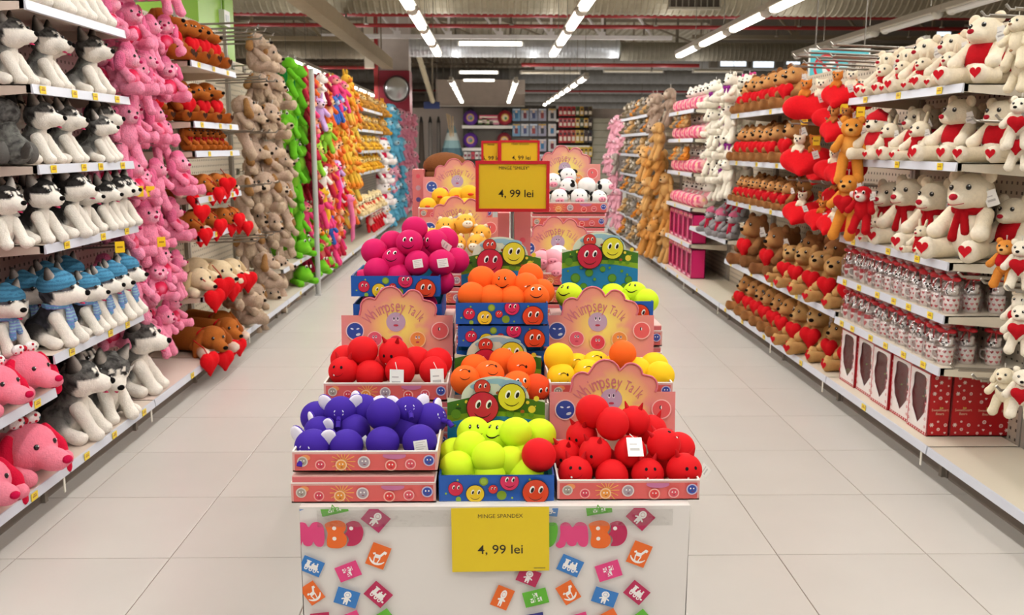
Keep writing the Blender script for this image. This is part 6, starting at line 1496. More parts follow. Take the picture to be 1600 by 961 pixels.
# ------------------------------------------------------------------ squeeze balls
BR_ = .0445
def patch(b, az, el, pts, col, r, lift=1.006):
    """print an outline (radius fractions) on the ball around a direction"""
    d = Vector((math.cos(el) * math.cos(az), math.cos(el) * math.sin(az), math.sin(el))); u = Vector((-math.sin(az), math.cos(az), 0)); v = d.cross(u)
    mx, my = sum(p[0] for p in pts) / len(pts), sum(p[1] for p in pts) / len(pts)
    vs = [(d + u * mx + v * my).normalized() * r * (lift + .004)] + [((d + u * p[0] + v * p[1]).normalized()) * r * lift for p in pts]; n = len(pts)
    b.add(vs, [(0, 1 + i, 1 + (i + 1) % n) for i in range(n)], col, True)
def ov(cx, cy, rx, ry, rot=0, n=12):
    ca, sa = math.cos(rot), math.sin(rot); return [(cx + rx * math.cos(2 * PI * i / n) * ca - ry * math.sin(2 * PI * i / n) * sa, cy + rx * math.cos(2 * PI * i / n) * sa + ry * math.sin(2 * PI * i / n) * ca) for i in range(n)]
def smile_strip(b, az, el, r, col, rad=.5, a0=PI * 1.15, a1=PI * 1.85, wid=.07, cy=0.05, lift=1.008):
    d = Vector((math.cos(el) * math.cos(az), math.cos(el) * math.sin(az), math.sin(el))); u = Vector((-math.sin(az), math.cos(az), 0)); v = d.cross(u)
    n = 10; vs = []
    for i in range(n + 1):
        a = a0 + (a1 - a0) * i / n; w = wid * math.sin(PI * (.08 + .84 * i / n))
        for q in (rad - w / 2, rad + w / 2): vs.append((d + u * (q * math.cos(a)) + v * (cy + q * math.sin(a))).normalized() * r * lift)
    b.add(vs, [(2 * i, 2 * i + 1, 2 * i + 3, 2 * i + 2) for i in range(n)], col, True)
def ball_mesh(col):
    b = MB(); b.ell((0, 0, 0), (BR_ * 1.01, BR_ * 1.01, BR_ * 1.01), col, 28, 20); return b.mesh('ball', 'spandex')
def printed_face(style):
    b = MB(); r = BR_ * 1.02
    if style == 'smile':
        for s in (-1, 1): patch(b, 0, .12, ov(.25 * s, .34, .085, .17, 0), '17120d', r); patch(b, 0, .12, ov(.27 * s + .02, .36, .03, .05), 'f4f2ea', r, 1.009)
        smile_strip(b, 0, .12, r, '17120d', .50, wid=.11, cy=.10)
        for s in (-1, 1): patch(b, 0, .12, ov(.50 * s, -.17, .07, .025, .6 * s), '17120d', r)
    elif style == 'toon':
        for s in (-1, 1): patch(b, 0, .12, ov(.26 * s, .26, .13, .20, -.3), 'f6f3ea', r); patch(b, 0, .12, ov(.26 * s + .03, .22, .085, .14, -.3), '140f0c', r, 1.010)
        smile_strip(b, 0, .12, r, '2a0d14', .56, wid=.09)
    elif style == 'devil':
        for s in (-1, 1): patch(b, 0, .1, ov(.28 * s, .22, .10, .12), '16090a', r)
        smile_strip(b, 0, .1, r, '5e0a0e', .50, wid=.04); patch(b, 0, .1, ov(-.22, -.38, .06, .07), 'f3eeea', r, 1.012)
    elif style == 'wink':
        smile_strip(b, 0, .1, r, '1b120c', .22, 0.15, PI - .15, .06, cy=.12); patch(b, 0, .1, ov(.30, .2, .08, .12), '17120d', r); smile_strip(b, 0, .1, r, '17120d', .4, wid=.06, cy=-.05); patch(b, 0, .1, ov(-.3, .3, .1, .04, .5), 'f3eee4', r)
    elif style == 'ele':
        for s in (-1, 1):
            patch(b, 0, .25, ov(.26 * s, .10, .035, .08, .5 * s), 'e4dcf0', r)
            patch(b, 0, .25, ov(.26 * s, -.12, .03, .06, -.4 * s), 'cfc4e8', r)
        pass
    elif style == 'cow':
        for s in (-1, 1): patch(b, 0, .1, ov(.28 * s, .32, .07, .10), '141010', r)
        patch(b, 1.4, .3, ov(0, 0, .35, .28), '1c1818', r); patch(b, -1.5, .1, ov(0, 0, .3, .35), '1c1818', r); patch(b, 2.6, .4, ov(0, 0, .4, .3), '1c1818', r)
    elif style == 'dots':
        for s in (-1, 1): patch(b, 0, .15, ov(.26 * s, .25, .07, .10), '201510', r)
        for k, (a, e) in enumerate(((1.2, .3), (-1.1, .5), (2.3, -.1), (-2.2, .2), (1.6, -.4))): patch(b, a, e, ov(0, 0, .16, .14), 'c98a2e', r)
    return b.mesh('face_print', 'spandex')
BALLS = {k: ball_mesh(c) for k, c in dict(purple='3f2398', neon='cdea26', red='d8131a', magenta='cf1460', orange='f2641c', yellow='f4c51d', white='f1eeea', giraffe='f3b544', chick='f4b92c', pig='f2aebb', redorange='e8481c').items()}
FACES = {k: printed_face(k) for k in ('smile', 'toon', 'devil', 'wink', 'ele', 'cow', 'dots')}
def acc(f):
    b = MB(); f(b); return b
hn = MB(); hn.cyl((0, 0, 0), (.004, 0, .022), .008, 'b80f16', .0015, 8); HORN = hn.mesh('horn', 'spandex')
ea = MB(); ea.ell((0, 0, 0), (.006, .020, .026), 'e6e0ec', 10, 8); ea.ell((-.004, 0, 0), (.006, .021, .027), '4a2aa0', 10, 8); EAR = ea.mesh('ear', 'spandex')
tk = MB(); tk.tube([(0, 0, 0), (.022, 0, -.004), (.034, 0, -.018)], .007, '3f2398', 8); TRUNK = tk.mesh('trunk', 'spandex')
sn = MB(); sn.ell((0, 0, 0), (.012, .022, .015), 'ee9cae', 12, 8)
for s in (-1, 1): sn.ell((.011, .008 * s, .001), (.003, .0035, .004), 'a84a62', 6, 4)
SNOUT = sn.mesh('snout', 'spandex')
ms = MB(); ms.ell((0, 0, 0), (.013, .024, .018), 'f5ecd6', 12, 8)
for s in (-1, 1): ms.ell((.012, .007 * s, .003), (.002, .003, .003), '8a5a2a', 6, 4)
MUZ = ms.mesh('muzzle', 'spandex')
bk = MB(); bk.ell((0, 0, 0), (.016, .015, .007), 'd8451a', 10, 6); BEAK = bk.mesh('beak', 'spandex')
se = MB(); se.ell((0, 0, 0), (.005, .011, .012), 'f1e2c0', 8, 6); SEAR = se.mesh('ear', 'spandex')
cw = MB(); cw.ell((0, 0, 0), (.006, .016, .010), '1c1818', 8, 6); CEAR = cw.mesh('ear', 'spandex')
bt = MB(); bt.box((-.0003, -.014, -.042), (.0003, .014, 0), 'f2f0ea'); bt.box((-.0006, -.010, -.028), (.0006, .008, -.022), 'c6c4c0'); bt.box((-.0006, -.010, -.016), (.0006, .010, -.012), 'cfcdc8'); BTAG = bt.mesh('fabric_tag', 'card')
bq = MB(); bq.box((-.0003, -.017, -.015), (.0003, .017, .015), 'f1f0ec')
for k in range(4): bq.box((.0003, -.012, .009 - .006 * k), (.0006, .012 - .006 * (k % 2), .0105 - .006 * k), 'bdbbb8')
STICK = bq.mesh('price_sticker', 'card')
NBALL = 0
def ball(label, p, kind, style, group, rz=None, tilt=None, stag=None):
    global NBALL
    if label in LABELS: print('DUP', label)
    LABELS.add(label)
    if len(label.split()) > 16: print('LONG', label)
    rz = -PI / 2 + random.uniform(-.9, .9) if rz is None else rz; tilt = random.uniform(-.4, .5) if tilt is None else tilt
    t = thing('squeeze_ball', label, 'ball', p, group=group, rot=(0, tilt, rz)); NBALL += 1
    q = random.uniform(.96, 1.05); t.scale = (q * random.uniform(.97, 1.03), q * random.uniform(.97, 1.03), q * random.uniform(.95, 1.0))
    bo = link('ball', BALLS[kind], t)
    if style: link('face_print', FACES[style], bo)
    if style == 'devil':
        for s in (-1, 1): link('horn', HORN, t, (.004, .018 * s, .038), (-.35 * s, 0, 0))
    elif style == 'ele':
        for s in (-1, 1): link('ear', EAR, t, (-.002, .040 * s, .026), (-.6 * s, 0, .2 * s))
        link('trunk', TRUNK, t, (.040, 0, -.004))
    elif style == 'cow':
        link('snout', SNOUT, t, (.040, 0, -.008))
        for s in (-1, 1): link('ear', CEAR, t, (0, .036 * s, .028), (-.4 * s, 0, 0))
    elif kind in ('giraffe',):
        link('muzzle', MUZ, t, (.038, 0, -.006))
        for s in (-1, 1): link('ear', SEAR, t, (.004, .022 * s, .038), (-.4 * s, 0, 0))
    elif kind == 'chick': link('beak', BEAK, t, (.044, 0, .0))
    elif kind == 'pig':
        link('snout', SNOUT, t, (.040, 0, -.004))
    if stag == 'tag': link('fabric_tag', BTAG, t, (.006, .045, .004), (.9, .2, .4))
    if stag == 'card': link('paper_tag', paper_me, t, (.056, .004, -.012), (0, -.15, 0))
    if stag == 'sticker': link('price_sticker', STICK, t, (.0475, .006, .004), (.15, 0, 0))
    return t
def heap(group, kind, styles, pts, where, desc):
    """balls placed one by one; rows run front, upper, back"""
    for i, q in enumerate(pts):
        x, y, Y = q[:3]; kd = q[4] if len(q) > 4 and q[4] else kind
        st = q[5] if len(q) > 5 else styles[i % len(styles)]
        p = at(x, y, Y); nm = {'purple': 'purple elephant', 'neon': 'neon yellow', 'red': 'red devil' if st == 'devil' else 'red', 'magenta': 'magenta', 'orange': 'orange', 'yellow': 'yellow', 'white': 'white cow', 'giraffe': 'yellow giraffe', 'chick': 'yellow chick', 'pig': 'pink pig', 'redorange': 'red orange'}[kd]
        ball('%s ball%s, %s in %s' % (nm, {'smile': ' with smiling face', 'toon': ' with toon eyes', 'wink': ' with winking face'}.get(st, ''), q[3], where), p, kd, st, group, tilt=q[6] if len(q) > 6 else None, rz=q[7] if len(q) > 7 else None, stag=q[8] if len(q) > 8 else None)
FW = -PI / 2
# ---- first row
ZB1 = at(570, 783, 2.27).z
pink_box('pink carton under the purple balls, nearest left on table', at(567, 700, 2.27).x, 2.262, TZ + .001, False, lid=True)
pink_box('open pink box of purple elephant balls at table front left', at(570, 700, 2.27).x, 2.268, TZ + .082, False)
heap('purple elephant balls', 'purple', ['ele'], [
 (489, 697, 2.335, 'front row leftmost', None, 'ele', .1, FW - .3), (541, 696, 2.335, 'front row second', None, None), (598, 692, 2.335, 'front row third', None, None, 0, 1.2, 'tag'), (656, 690, 2.335, 'front row rightmost', None, None, 0, FW, 'sticker'),
 (500, 674, 2.43, 'second row leftmost', None, 'ele', .1, FW - .8), (552, 672, 2.44, 'second row middle', None, None), (628, 668, 2.46, 'second row right', None, None), (672, 655, 2.48, 'back right corner', None, 'ele', -.2, FW + .9), (495, 652, 2.52, 'back left corner', None, None),
 (532, 643, 2.46, 'top left with ears up', None, 'ele', .05, FW + .05), (599, 648, 2.41, 'topmost centre, nearest', None, None), (568, 641, 2.50, 'top behind centre', None, 'ele', -.4, FW - .6), (638, 643, 2.47, 'top right with ears', None, 'ele', -.3, FW + .2)], 'front left pink box', '')
blue_box('blue smiley box of neon yellow balls at table front middle', at(776, 700, 2.27).x, 2.270, TZ + .001)
heap('neon yellow balls', 'neon', ['smile'], [
 (740, 676, 2.46, 'top left smiling up', None, 'smile', -.25, FW + .05, 'tag'), (735, 699, 2.40, 'middle left', None, None), (764, 716, 2.345, 'nearest the front, centre', None, None), (714, 732, 2.34, 'front left corner', None, None), (711, 709, 2.43, 'left edge behind', None, None), (777, 683, 2.46, 'top middle smiling', None, 'smile', -.5, FW - .4), (806, 676, 2.42, 'topmost right with tag', None, None, 0, 0.6, 'tag'),
 (843, 680, 2.48, 'back right', None, None), (798, 722, 2.36, 'right of centre', None, None), (812, 706, 2.42, 'under the red ball', None, None), (766, 742, 2.335, 'sunk at the front wall', None, None), (740, 738, 2.37, 'low between the front ones', None, None), (822, 741, 2.34, 'low beneath the red ball', None, None), (790, 700, 2.50, 'deep in the middle', None, None)], 'front blue box', '')
ball('red ball resting on top of neon yellow balls', at(842, 711, 2.325), 'red', None, 'red balls', rz=FW + .9, tilt=.3, stag='tag')
pink_box('pink box with cloud header full of red devil balls, table front right', at(984, 700, 2.27).x, 2.272, TZ + .001)
heap('red devil balls', 'red', ['devil'], [
 (899, 738, 2.335, 'front row leftmost', None, 'devil', -.3, FW - .1), (956, 744, 2.335, 'front row second', None, None, 0, 0, 'tag'), (1012, 741, 2.335, 'front row third', None, 'devil', -.35, FW + .05), (1069, 734, 2.335, 'front row rightmost with horns', None, 'devil', -.1, FW + .25, 'tag'),
 (884, 711, 2.43, 'second row leftmost', None, 'devil'), (930, 708, 2.38, 'second row, face sideways', None, 'devil', .2, FW - .6), (985, 706, 2.385, 'second row under white tag', None, None, -.75, FW, 'card'), (985, 730, 2.45, 'deep behind the front row', None, None), (940, 722, 2.46, 'deep at left', None, None), (1035, 722, 2.46, 'deep at right', None, None), (1037, 695, 2.385, 'second row right', None, 'devil', -.9, FW + 1.2),
 (909, 681, 2.46, 'upper left with face', None, 'devil', .3, FW - .7), (957, 662, 2.42, 'top centre, largest looking', None, None), (926, 643, 2.46, 'topmost at left', None, None), (990, 658, 2.48, 'top behind centre', None, 'devil', -.2, 1.2), (1018, 672, 2.5, 'back right under the header face', None, 'devil', .0, 1.4), (1060, 700, 2.5, 'back right corner', None, None)], 'front right pink box', '')
# ---- second row, on cartons
zs = .904
for k in range(2):
    for nm, xx in (('left', 604), ('right', 955)):
        pink_box('closed pink carton under second row, %s stack, %s from table' % (nm, ORD[k]), at(xx, 620, 2.68).x, 2.685, TZ + .001 + .0765 * k, False, lid=True)
blue_box('blue carton under the orange ball tray in second row', at(779, 600, 2.64).x, 2.635, TZ + .001, False)
pink_box('pink box with cloud header of red balls, second row left', at(603, 600, 2.68).x, 2.68, zs)
heap('red balls of the second row', 'red', ['devil'], [
 (537, 580, 2.745, 'front row leftmost', None, 'devil', -.2, FW - .3), (578, 585, 2.745, 'front row second', None, None, 0, .3, 'tag'), (625, 580, 2.745, 'front row third', None, None, 0, FW - .15, 'card'), (677, 579, 2.745, 'front row rightmost', None, None, 0, FW + .2, 'card'), (540, 562, 2.85, 'second row left', None, None), (684, 565, 2.84, 'back right', None, None), (650, 563, 2.87, 'back middle', None, None),
 (567, 548, 2.79, 'topmost at left', None, None), (615, 552, 2.79, 'topmost at right with face', None, 'devil', .3, FW - .3), (600, 575, 2.86, 'low in the middle', None, None)], 'second row left box', '')
b = thing('display_box', 'white inside tray of orange balls in second row middle', 'display box', (at(779, 600, 2.64).x, 2.635, TZ + .071), group='blue ball boxes')
link('tray', tray_mesh(BB_W, BB_D, .085, 'd9cfc6', 'e3d6cc', 'f1ece6').mesh('tray', 'card'), b)
h = link('header_card', ARCH, b, (0, BB_D - .004, .052), (.05, 0, 0)); link('header_faces', ARCHP, h)
heap('orange balls', 'orange', ['wink'], [
 (727, 594, 2.69, 'front left', None, 'wink', -.6, FW), (764, 587, 2.72, 'front middle', None, 'wink', -.6, FW + .3), (815, 572, 2.78, 'back right with frown', None, 'wink', .1, FW), (808, 602, 2.69, 'front right', None, 'toon', -.2, FW + .3), (838, 606, 2.70, 'right edge, redder', 'redorange', 'toon', .3, FW + .5), (742, 575, 2.83, 'back left', None, None), (785, 565, 2.85, 'back middle', None, None), (768, 610, 2.67, 'low at front', None, None)], 'second row middle tray', '')
pink_box('pink box with cloud header of yellow balls, second row right', at(955, 600, 2.68).x, 2.68, zs)
heap('yellow face balls', 'yellow', ['wink'], [
 (877, 589, 2.745, 'front row leftmost with grin', None, 'wink', -.1, FW + .1), (873, 559, 2.78, 'topmost at left edge', None, None, 0, 0, 'tag'), (918, 583, 2.76, 'front row second', None, 'wink', -.3, FW), (1031, 587, 2.75, 'front row rightmost', None, None), (996, 580, 2.78, 'front row fourth', None, None), (931, 570, 2.84, 'second row left', None, 'wink', -.5, FW), (1022, 572, 2.85, 'back right', None, None), (962, 575, 2.83, 'under the orange ball', None, 'wink', -.4, FW), (902, 574, 2.86, 'back left with eyes', None, 'wink', -.4, FW)], 'second row right box', '')
ball('plain orange ball on top of the yellow balls', at(973, 553, 2.79), 'orange', None, 'orange balls')
# ---- third row
x3 = at(620, 440, 3.07).x; xm = at(784, 480, 2.95).x; xr = at(953, 470, 3.07).x
def riser(label, xa, xb, ya, yb, z1):
    t = thing('display_riser', label, 'riser', ((xa + xb) / 2, (ya + yb) / 2, TZ + .001)); w, d = (xb - xa) / 2, (yb - ya) / 2; z = z1 - TZ - .003
    c = MB(); c.box((-w, -d, z - .006), (w, d, z), 'e0e6e4'); link('plate', c.mesh('plate', 'acrylic'), t)
    for sx in (-1, 1):
        c = MB(); c.box((sx * w - .003 * (1 + sx), -d, 0), (sx * w + .003 * (1 - sx), d, z - .006), 'dfe6e4'); link('side_panel', c.mesh('side_panel', 'acrylic'), t)
for k in range(4):
    pink_box('closed pink carton behind second row left, %s from table' % ORD[k], x3, 3.09, TZ + .001 + .0765 * k, False, lid=True)
    pink_box('closed pink carton behind second row right, %s from table' % ORD[k], xr, 3.09, TZ + .001 + .0765 * k, False, lid=True)
for k in range(3): blue_box('closed blue carton behind the orange tray, %s from table' % ORD[k], xm, 2.985, TZ + .001 + .0695 * k + .03, False)
riser('clear riser plate under the magenta balls', x3 - .17, x3 + .17, 2.97, 3.36, 1.085) if False else None
zt = TZ + .001 + 4 * .0765
blue_box('lower blue box holding magenta balls, third row left', x3, 3.075, zt + .002, False)
blue_box('upper blue box heaped with magenta smiley balls, third row left', x3 - .004, 3.068, at(620, 463, 3.07).z, False)
for k, (x, y) in enumerate(((585, 466), (625, 466), (662, 466))): ball('magenta ball squeezed between the two blue boxes, %s from left' % ORD[k], at(x, y + 9, 3.13), 'magenta', None, 'magenta smiley balls')
heap('magenta smiley balls', 'magenta', ['toon'], [
 (589, 423, 3.13, 'front row leftmost', None, None, 0, 0, 'tag'), (624, 432, 3.13, 'front row low middle', None, None), (652, 411, 3.12, 'front row with sticker', None, None, 0, FW, 'sticker'), (690, 410, 3.13, 'front row right with sticker', None, None, 0, FW, 'sticker'), (617, 407, 3.16, 'second row laughing', None, 'toon', -.4, FW - .2), (585, 393, 3.19, 'upper left edge', None, None), (713, 407, 3.21, 'far right edge', None, None),
 (640, 379, 3.16, 'upper centre smiling', None, 'toon', 0, FW - .05), (613, 379, 3.25, 'upper left', None, None), (680, 378, 3.21, 'upper right with tag', None, 'toon', .1, FW - .9, 'tag'), (696, 376, 3.27, 'upper far right', None, None), (648, 358, 3.23, 'topmost', None, None), (664, 391, 3.23, 'behind the centre', None, 'toon', .3, FW - .8), (690, 440, 3.17, 'low front right', None, None), (570, 440, 3.19, 'low front left', None, None)], 'magenta heap', '')
z0 = at(784, 541, 2.95).z
blue_box('lower blue smiley box, third row middle', xm + .006, 2.945, z0, False)
blue_box('upper blue smiley box of orange balls, third row middle', xm, 2.938, z0 + .076)
heap('orange balls of the third row', 'orange', ['wink'], [
 (737, 462, 3.0, 'front row leftmost', None, None), (768, 466, 3.0, 'front row second', None, None), (801, 467, 3.0, 'front row third', None, None, 0, FW, 'tag'), (837, 465, 3.0, 'front row rightmost', None, 'toon', -.5, FW), (753, 437, 3.06, 'top left', None, None, 0, 0, 'tag'), (788, 441, 3.04, 'top middle smiling', None, 'smile', 0, FW - .2), (822, 446, 3.03, 'top right frowning', None, 'wink', .3, FW + .2), (829, 431, 3.12, 'top behind right', None, None), (846, 456, 3.08, 'right edge', None, None)], 'upper blue box', '')
blue_box('blue box with smiley header of neon balls, third row right', xr, 3.075, zt + .012, dz=.022)
heap('neon yellow balls of the third row', 'neon', ['smile'], [
 (890, 462, 3.14, 'left one with eye', None, 'smile', -.4, FW - .6), (928, 470, 3.13, 'front second', None, None), (958, 462, 3.21, 'middle behind', None, None), (992, 459, 3.17, 'right with white tag', None, 'smile', -.5, FW - .5, 'tag'), (1009, 470, 3.14, 'rightmost', None, None), (965, 474, 3.12, 'front third', None, None)], 'third row right box', '')
# ---- fourth and fifth rows
xu1, xu2 = at(712, 370, 3.95).x + .005, at(878, 400, 3.95).x + .01; zu = at(860, 446, 3.95).z
def stack(label, x, y, ztop):
    n = max(1, round((ztop - TZ - .001) / .0745)); ph = (ztop - TZ - .001) / n
    for k in range(n): pink_box(label % ORD[k], x, y, TZ + .001 + ph * k, False, lid=True)
zu1 = 1.133
stack('closed pink carton under giraffe balls, %s from table', xu1, 3.955, zu1)
stack('closed pink carton under pink pig balls, %s from table', xu2, 3.955, zu)
pink_box('pink box with cloud header of giraffe balls, fourth row left', xu1, 3.95, zu1)
pink_box('pink box with cloud header of pig balls, fourth row right', xu2, 3.95, zu, dz=-.02)
heap('yellow giraffe balls', 'giraffe', ['dots'], [
 (681, 386, 4.02, 'front left', None, 'dots', 0, FW), (712, 382, 4.02, 'front middle', None, 'dots', 0, FW + .4), (746, 382, 4.02, 'front right', None, 'dots', 0, FW - .4), (696, 355, 4.10, 'top left', None, 'dots', 0, FW + .1), (727, 350, 4.10, 'top middle', None, 'dots', -.2, FW + .3), (752, 366, 4.08, 'top right', None, 'dots', .1, FW - .2), (710, 357, 4.14, 'top behind', None, 'dots', 0, FW - .5), (676, 372, 4.1, 'left edge', None, 'dots')], 'giraffe box', '')
heap('pink pig balls', 'pig', [None], [
 (863, 405, 4.02, 'front left', None, None, 0, FW), (888, 407, 4.02, 'front second', None, None, 0, FW), (846, 407, 4.02, 'front edge', None, None, 0, FW), (868, 423, 3.99, 'low front', None, None, 0, FW), (912, 402, 4.02, 'front right', None, None, 0, FW), (872, 398, 4.1, 'behind left', 'white', None, 0, FW)], 'pig box', '')
xv1, xv2 = at(712, 340, 4.6).x, at(890, 330, 4.6).x; zv = at(890, 333, 4.6).z
zv1 = 1.297
stack('closed pink carton in rear left stack, %s from table', xv1, 4.61, zv1)
stack('closed pink carton in rear right stack, %s from table', xv2 - .004, 4.61, zv)
pink_box('pink box with cloud header of yellow chick balls, rear left', xv1, 4.6, zv1)
pink_box('pink box with cloud header of white cow balls, rear right', xv2 + .004, 4.6, zv, dz=.04)
heap('yellow chick balls', 'chick', ['smile'], [
 (669, 322, 4.66, 'front left with orange beak', None, None, 0, FW), (688, 307, 4.74, 'top left', None, None, 0, FW), (714, 306, 4.74, 'top middle', None, None, 0, FW), (733, 303, 4.72, 'top right', None, None, 0, FW + .2), (700, 320, 4.66, 'front middle', None, None, 0, FW), (728, 322, 4.66, 'front right', None, None, 0, FW)], 'chick box', '')
heap('white cow balls', 'white', ['cow'], [
 (874, 309, 4.66, 'front left', None, 'cow', .1, FW), (905, 309, 4.66, 'front middle', None, 'cow', .1, FW), (935, 311, 4.66, 'front right', None, 'cow', -.2, FW + .4), (888, 292, 4.70, 'second row left', None, 'cow', .2, FW - .9), (917, 291, 4.70, 'second row middle, back turned', None, None), (944, 293, 4.72, 'second row right', None, 'cow', -.3, FW + .9), (864, 284, 4.74, 'top left', None, 'cow', .1, FW), (887, 276, 4.76, 'topmost with pink snout', None, 'cow', .1, FW + .1)], 'cow box', '')
# pink cartons on end, brown hat behind
for i, (xa, ya, xb, yb, Y, lb) in enumerate([(644, 265, 663, 322, 5.0, 'tall pink carton standing at left behind the chick box'), (644, 322, 662, 352, 5.0, 'short pink carton under the tall one at rear left'), (778, 333, 796, 368, 3.75, 'pink carton end left of the sign pole'), (804, 331, 829, 366, 3.75, 'pink carton end right of the sign pole')]):
    A, B = at(xa, ya, Y), at(xb, yb, Y); zb_ = TZ + .003 if i != 0 else B.z
    t = thing('carton', lb, 'carton', ((A.x + B.x) / 2, Y, zb_), group='pink cartons on end'); w = B.x - A.x; h = A.z - zb_
    c = MB(); c.box((-w / 2, 0, 0), (w / 2, .18, h), 'd3716f'); link('box', c.mesh('box', 'card'), t)
    F = Flat(0); F.el(0, h * .5, min(w, h) * .22, min(w, h) * .22, 'b9939c'); F.el(0, h * .18, w * .2, w * .2, '5a4a86'); F.el(0, h * .82, w * .18, w * .18, 'd9505c'); link('front_print', F.mesh('front_print', 'print'), t)
sup = MB()
ht = thing('felt_hat', 'brown rounded felt hat behind the rear left pink box', 'hat', at(696, 268, 5.15))
A = at(648, 268, 5.15); B = at(745, 268, 5.15); w = (B.x - A.x) / 2
c = MB(); c.ell((0, 0, .03), (w * .72, w * .6, .075), '7a4a28', 18, 10); link('crown', c.mesh('crown', 'plush'), ht)
c = MB(); c.ell((0, 0, -.03), (w, w * .8, .045), '6d4022', 20, 8); link('brim', c.mesh('brim', 'plush'), ht)
c = MB(); c.cyl((0, 0, TZ - ht.location.z + .005), (0, 0, -.03), .04, '9a938c', n=10); link('stand', c.mesh('stand', 'paint'), ht)

# ================================================================== FAR SHELVES BEHIND THE AISLE
YF = 39.3
def fpx(x, y): p = at(x, y, YF); return p.x, p.z
G = 'round character buckets'
fs_ = thing('far_shelf', 'white wall shelves holding round purple and red bags', 'shelving', (fpx(761, 200)[0], YF + .3, 0))
for (xa, xb, y) in ((722, 801, 196), (722, 801, 231)):
    (u0, v0), (u1, _) = fpx(xa, y), fpx(xb, y); c = MB(); cx = fs_.location.x
    c.box((u0 - cx, -.35, v0 - .12), (u1 - cx, .2, v0), 'e3ded6'); link('shelf', c.mesh('shelf', 'paint'), fs_)
c = MB(); c.box((fpx(722, 0)[0] - fs_.location.x, .2, 0), (fpx(803, 0)[0] - fs_.location.x, .3, fpx(760, 165)[1]), '6f6a63'); link('back_panel', c.mesh('back_panel', 'dull'), fs_)
c = MB(); c.box((fpx(722, 0)[0] - fs_.location.x, -.3, 0), (fpx(803, 0)[0] - fs_.location.x, .2, .2), 'd6d0c4'); link('base_shelf', c.mesh('base_shelf', 'paint'), fs_)
for i, (x, y, col, lb) in enumerate([(735, 184, '5b2a8c', 'purple round bag with black handle on upper wall shelf'), (735, 219, '5b2a8c', 'purple round bag with black handle on lower wall shelf'), (789, 184, '9c1f2e', 'dark red round bag on the upper wall shelf'), (788, 219, '7d2230', 'dark red round bag low, behind the price signs')]):
    u, v = fpx(x, y); r = 11.5 / FPX * YF
    t = thing('round_bag', lb, 'bag', (u, YF, v - r), group='round bags')
    c = MB(); c.ell((0, 0, r), (r, r * .6, r), col, 18, 12); link('body', c.mesh('body', 'paint'), t)
    F = Flat(-r * .6); F.el(0, r, r * .5, r * .5, 'd9a83c'); F.el(0, r, r * .36, r * .36, ['8a6aa8', '8a6aa8', 'e3d0b0', 'c0a890'][i]); F.el(r * .1, r * .9, r * .18, r * .2, '4a8a4a'); link('badge', F.mesh('badge', 'print'), t)
    c = MB(); c.tube([(r * .35 * math.cos(a), 0, 2 * r - .05 + r * .35 * math.sin(a)) for a in [PI * k / 6 for k in range(7)]], .05, '1b1818', 6); link('handle', c.mesh('handle', 'paint'), t)
for i, (x, y, w, h, c_) in enumerate([(752, 190, 10, 8, '5b7a3c'), (757, 189, 8, 10, 'b03048'), (764, 191, 14, 7, '86b04a'), (764, 183, 30, 6, 'dd4a70'), (772, 190, 16, 9, 'e38aa4')]):
    u, v = fpx(x, y); ww, hh_ = w / FPX * YF, h / FPX * YF; c = MB(); c.box((-ww / 2, 0, 0), (ww / 2, .25, hh_), c_); c.box((-ww / 2 + .02, -.004, hh_ * .3), (ww / 2 - .02, 0, hh_ * .7), 'f0e0d0')
    o = link('toy_pack', c.mesh('toy_pack', 'print'), None, (u, YF + .05, v - hh_ / 2)); tag(o, '%s toy pack between the round bags, %s from left' % (['green', 'crimson', 'light green', 'long pink', 'pale pink'][i], ORD[i]), 'toy pack', 'toy packs on the wall shelf')
for k in range(7):
    u, v = fpx(727 + 6 * k, 243); c = MB(); c.box((-.07, 0, 0), (.07, .2, .3), ['d8d2cc', 'b8b0ac', 'c03a48'][k % 3]); c.box((-.05, -.004, .1), (.05, 0, .2), '8a3a4a')
    o = link('toy_pack', c.mesh('toy_pack', 'print'), None, (u, YF, v - .15)); tag(o, 'small pale pack on the bottom wall shelf, %s from left' % ORD[k], 'toy pack', 'pale packs on the bottom wall shelf')
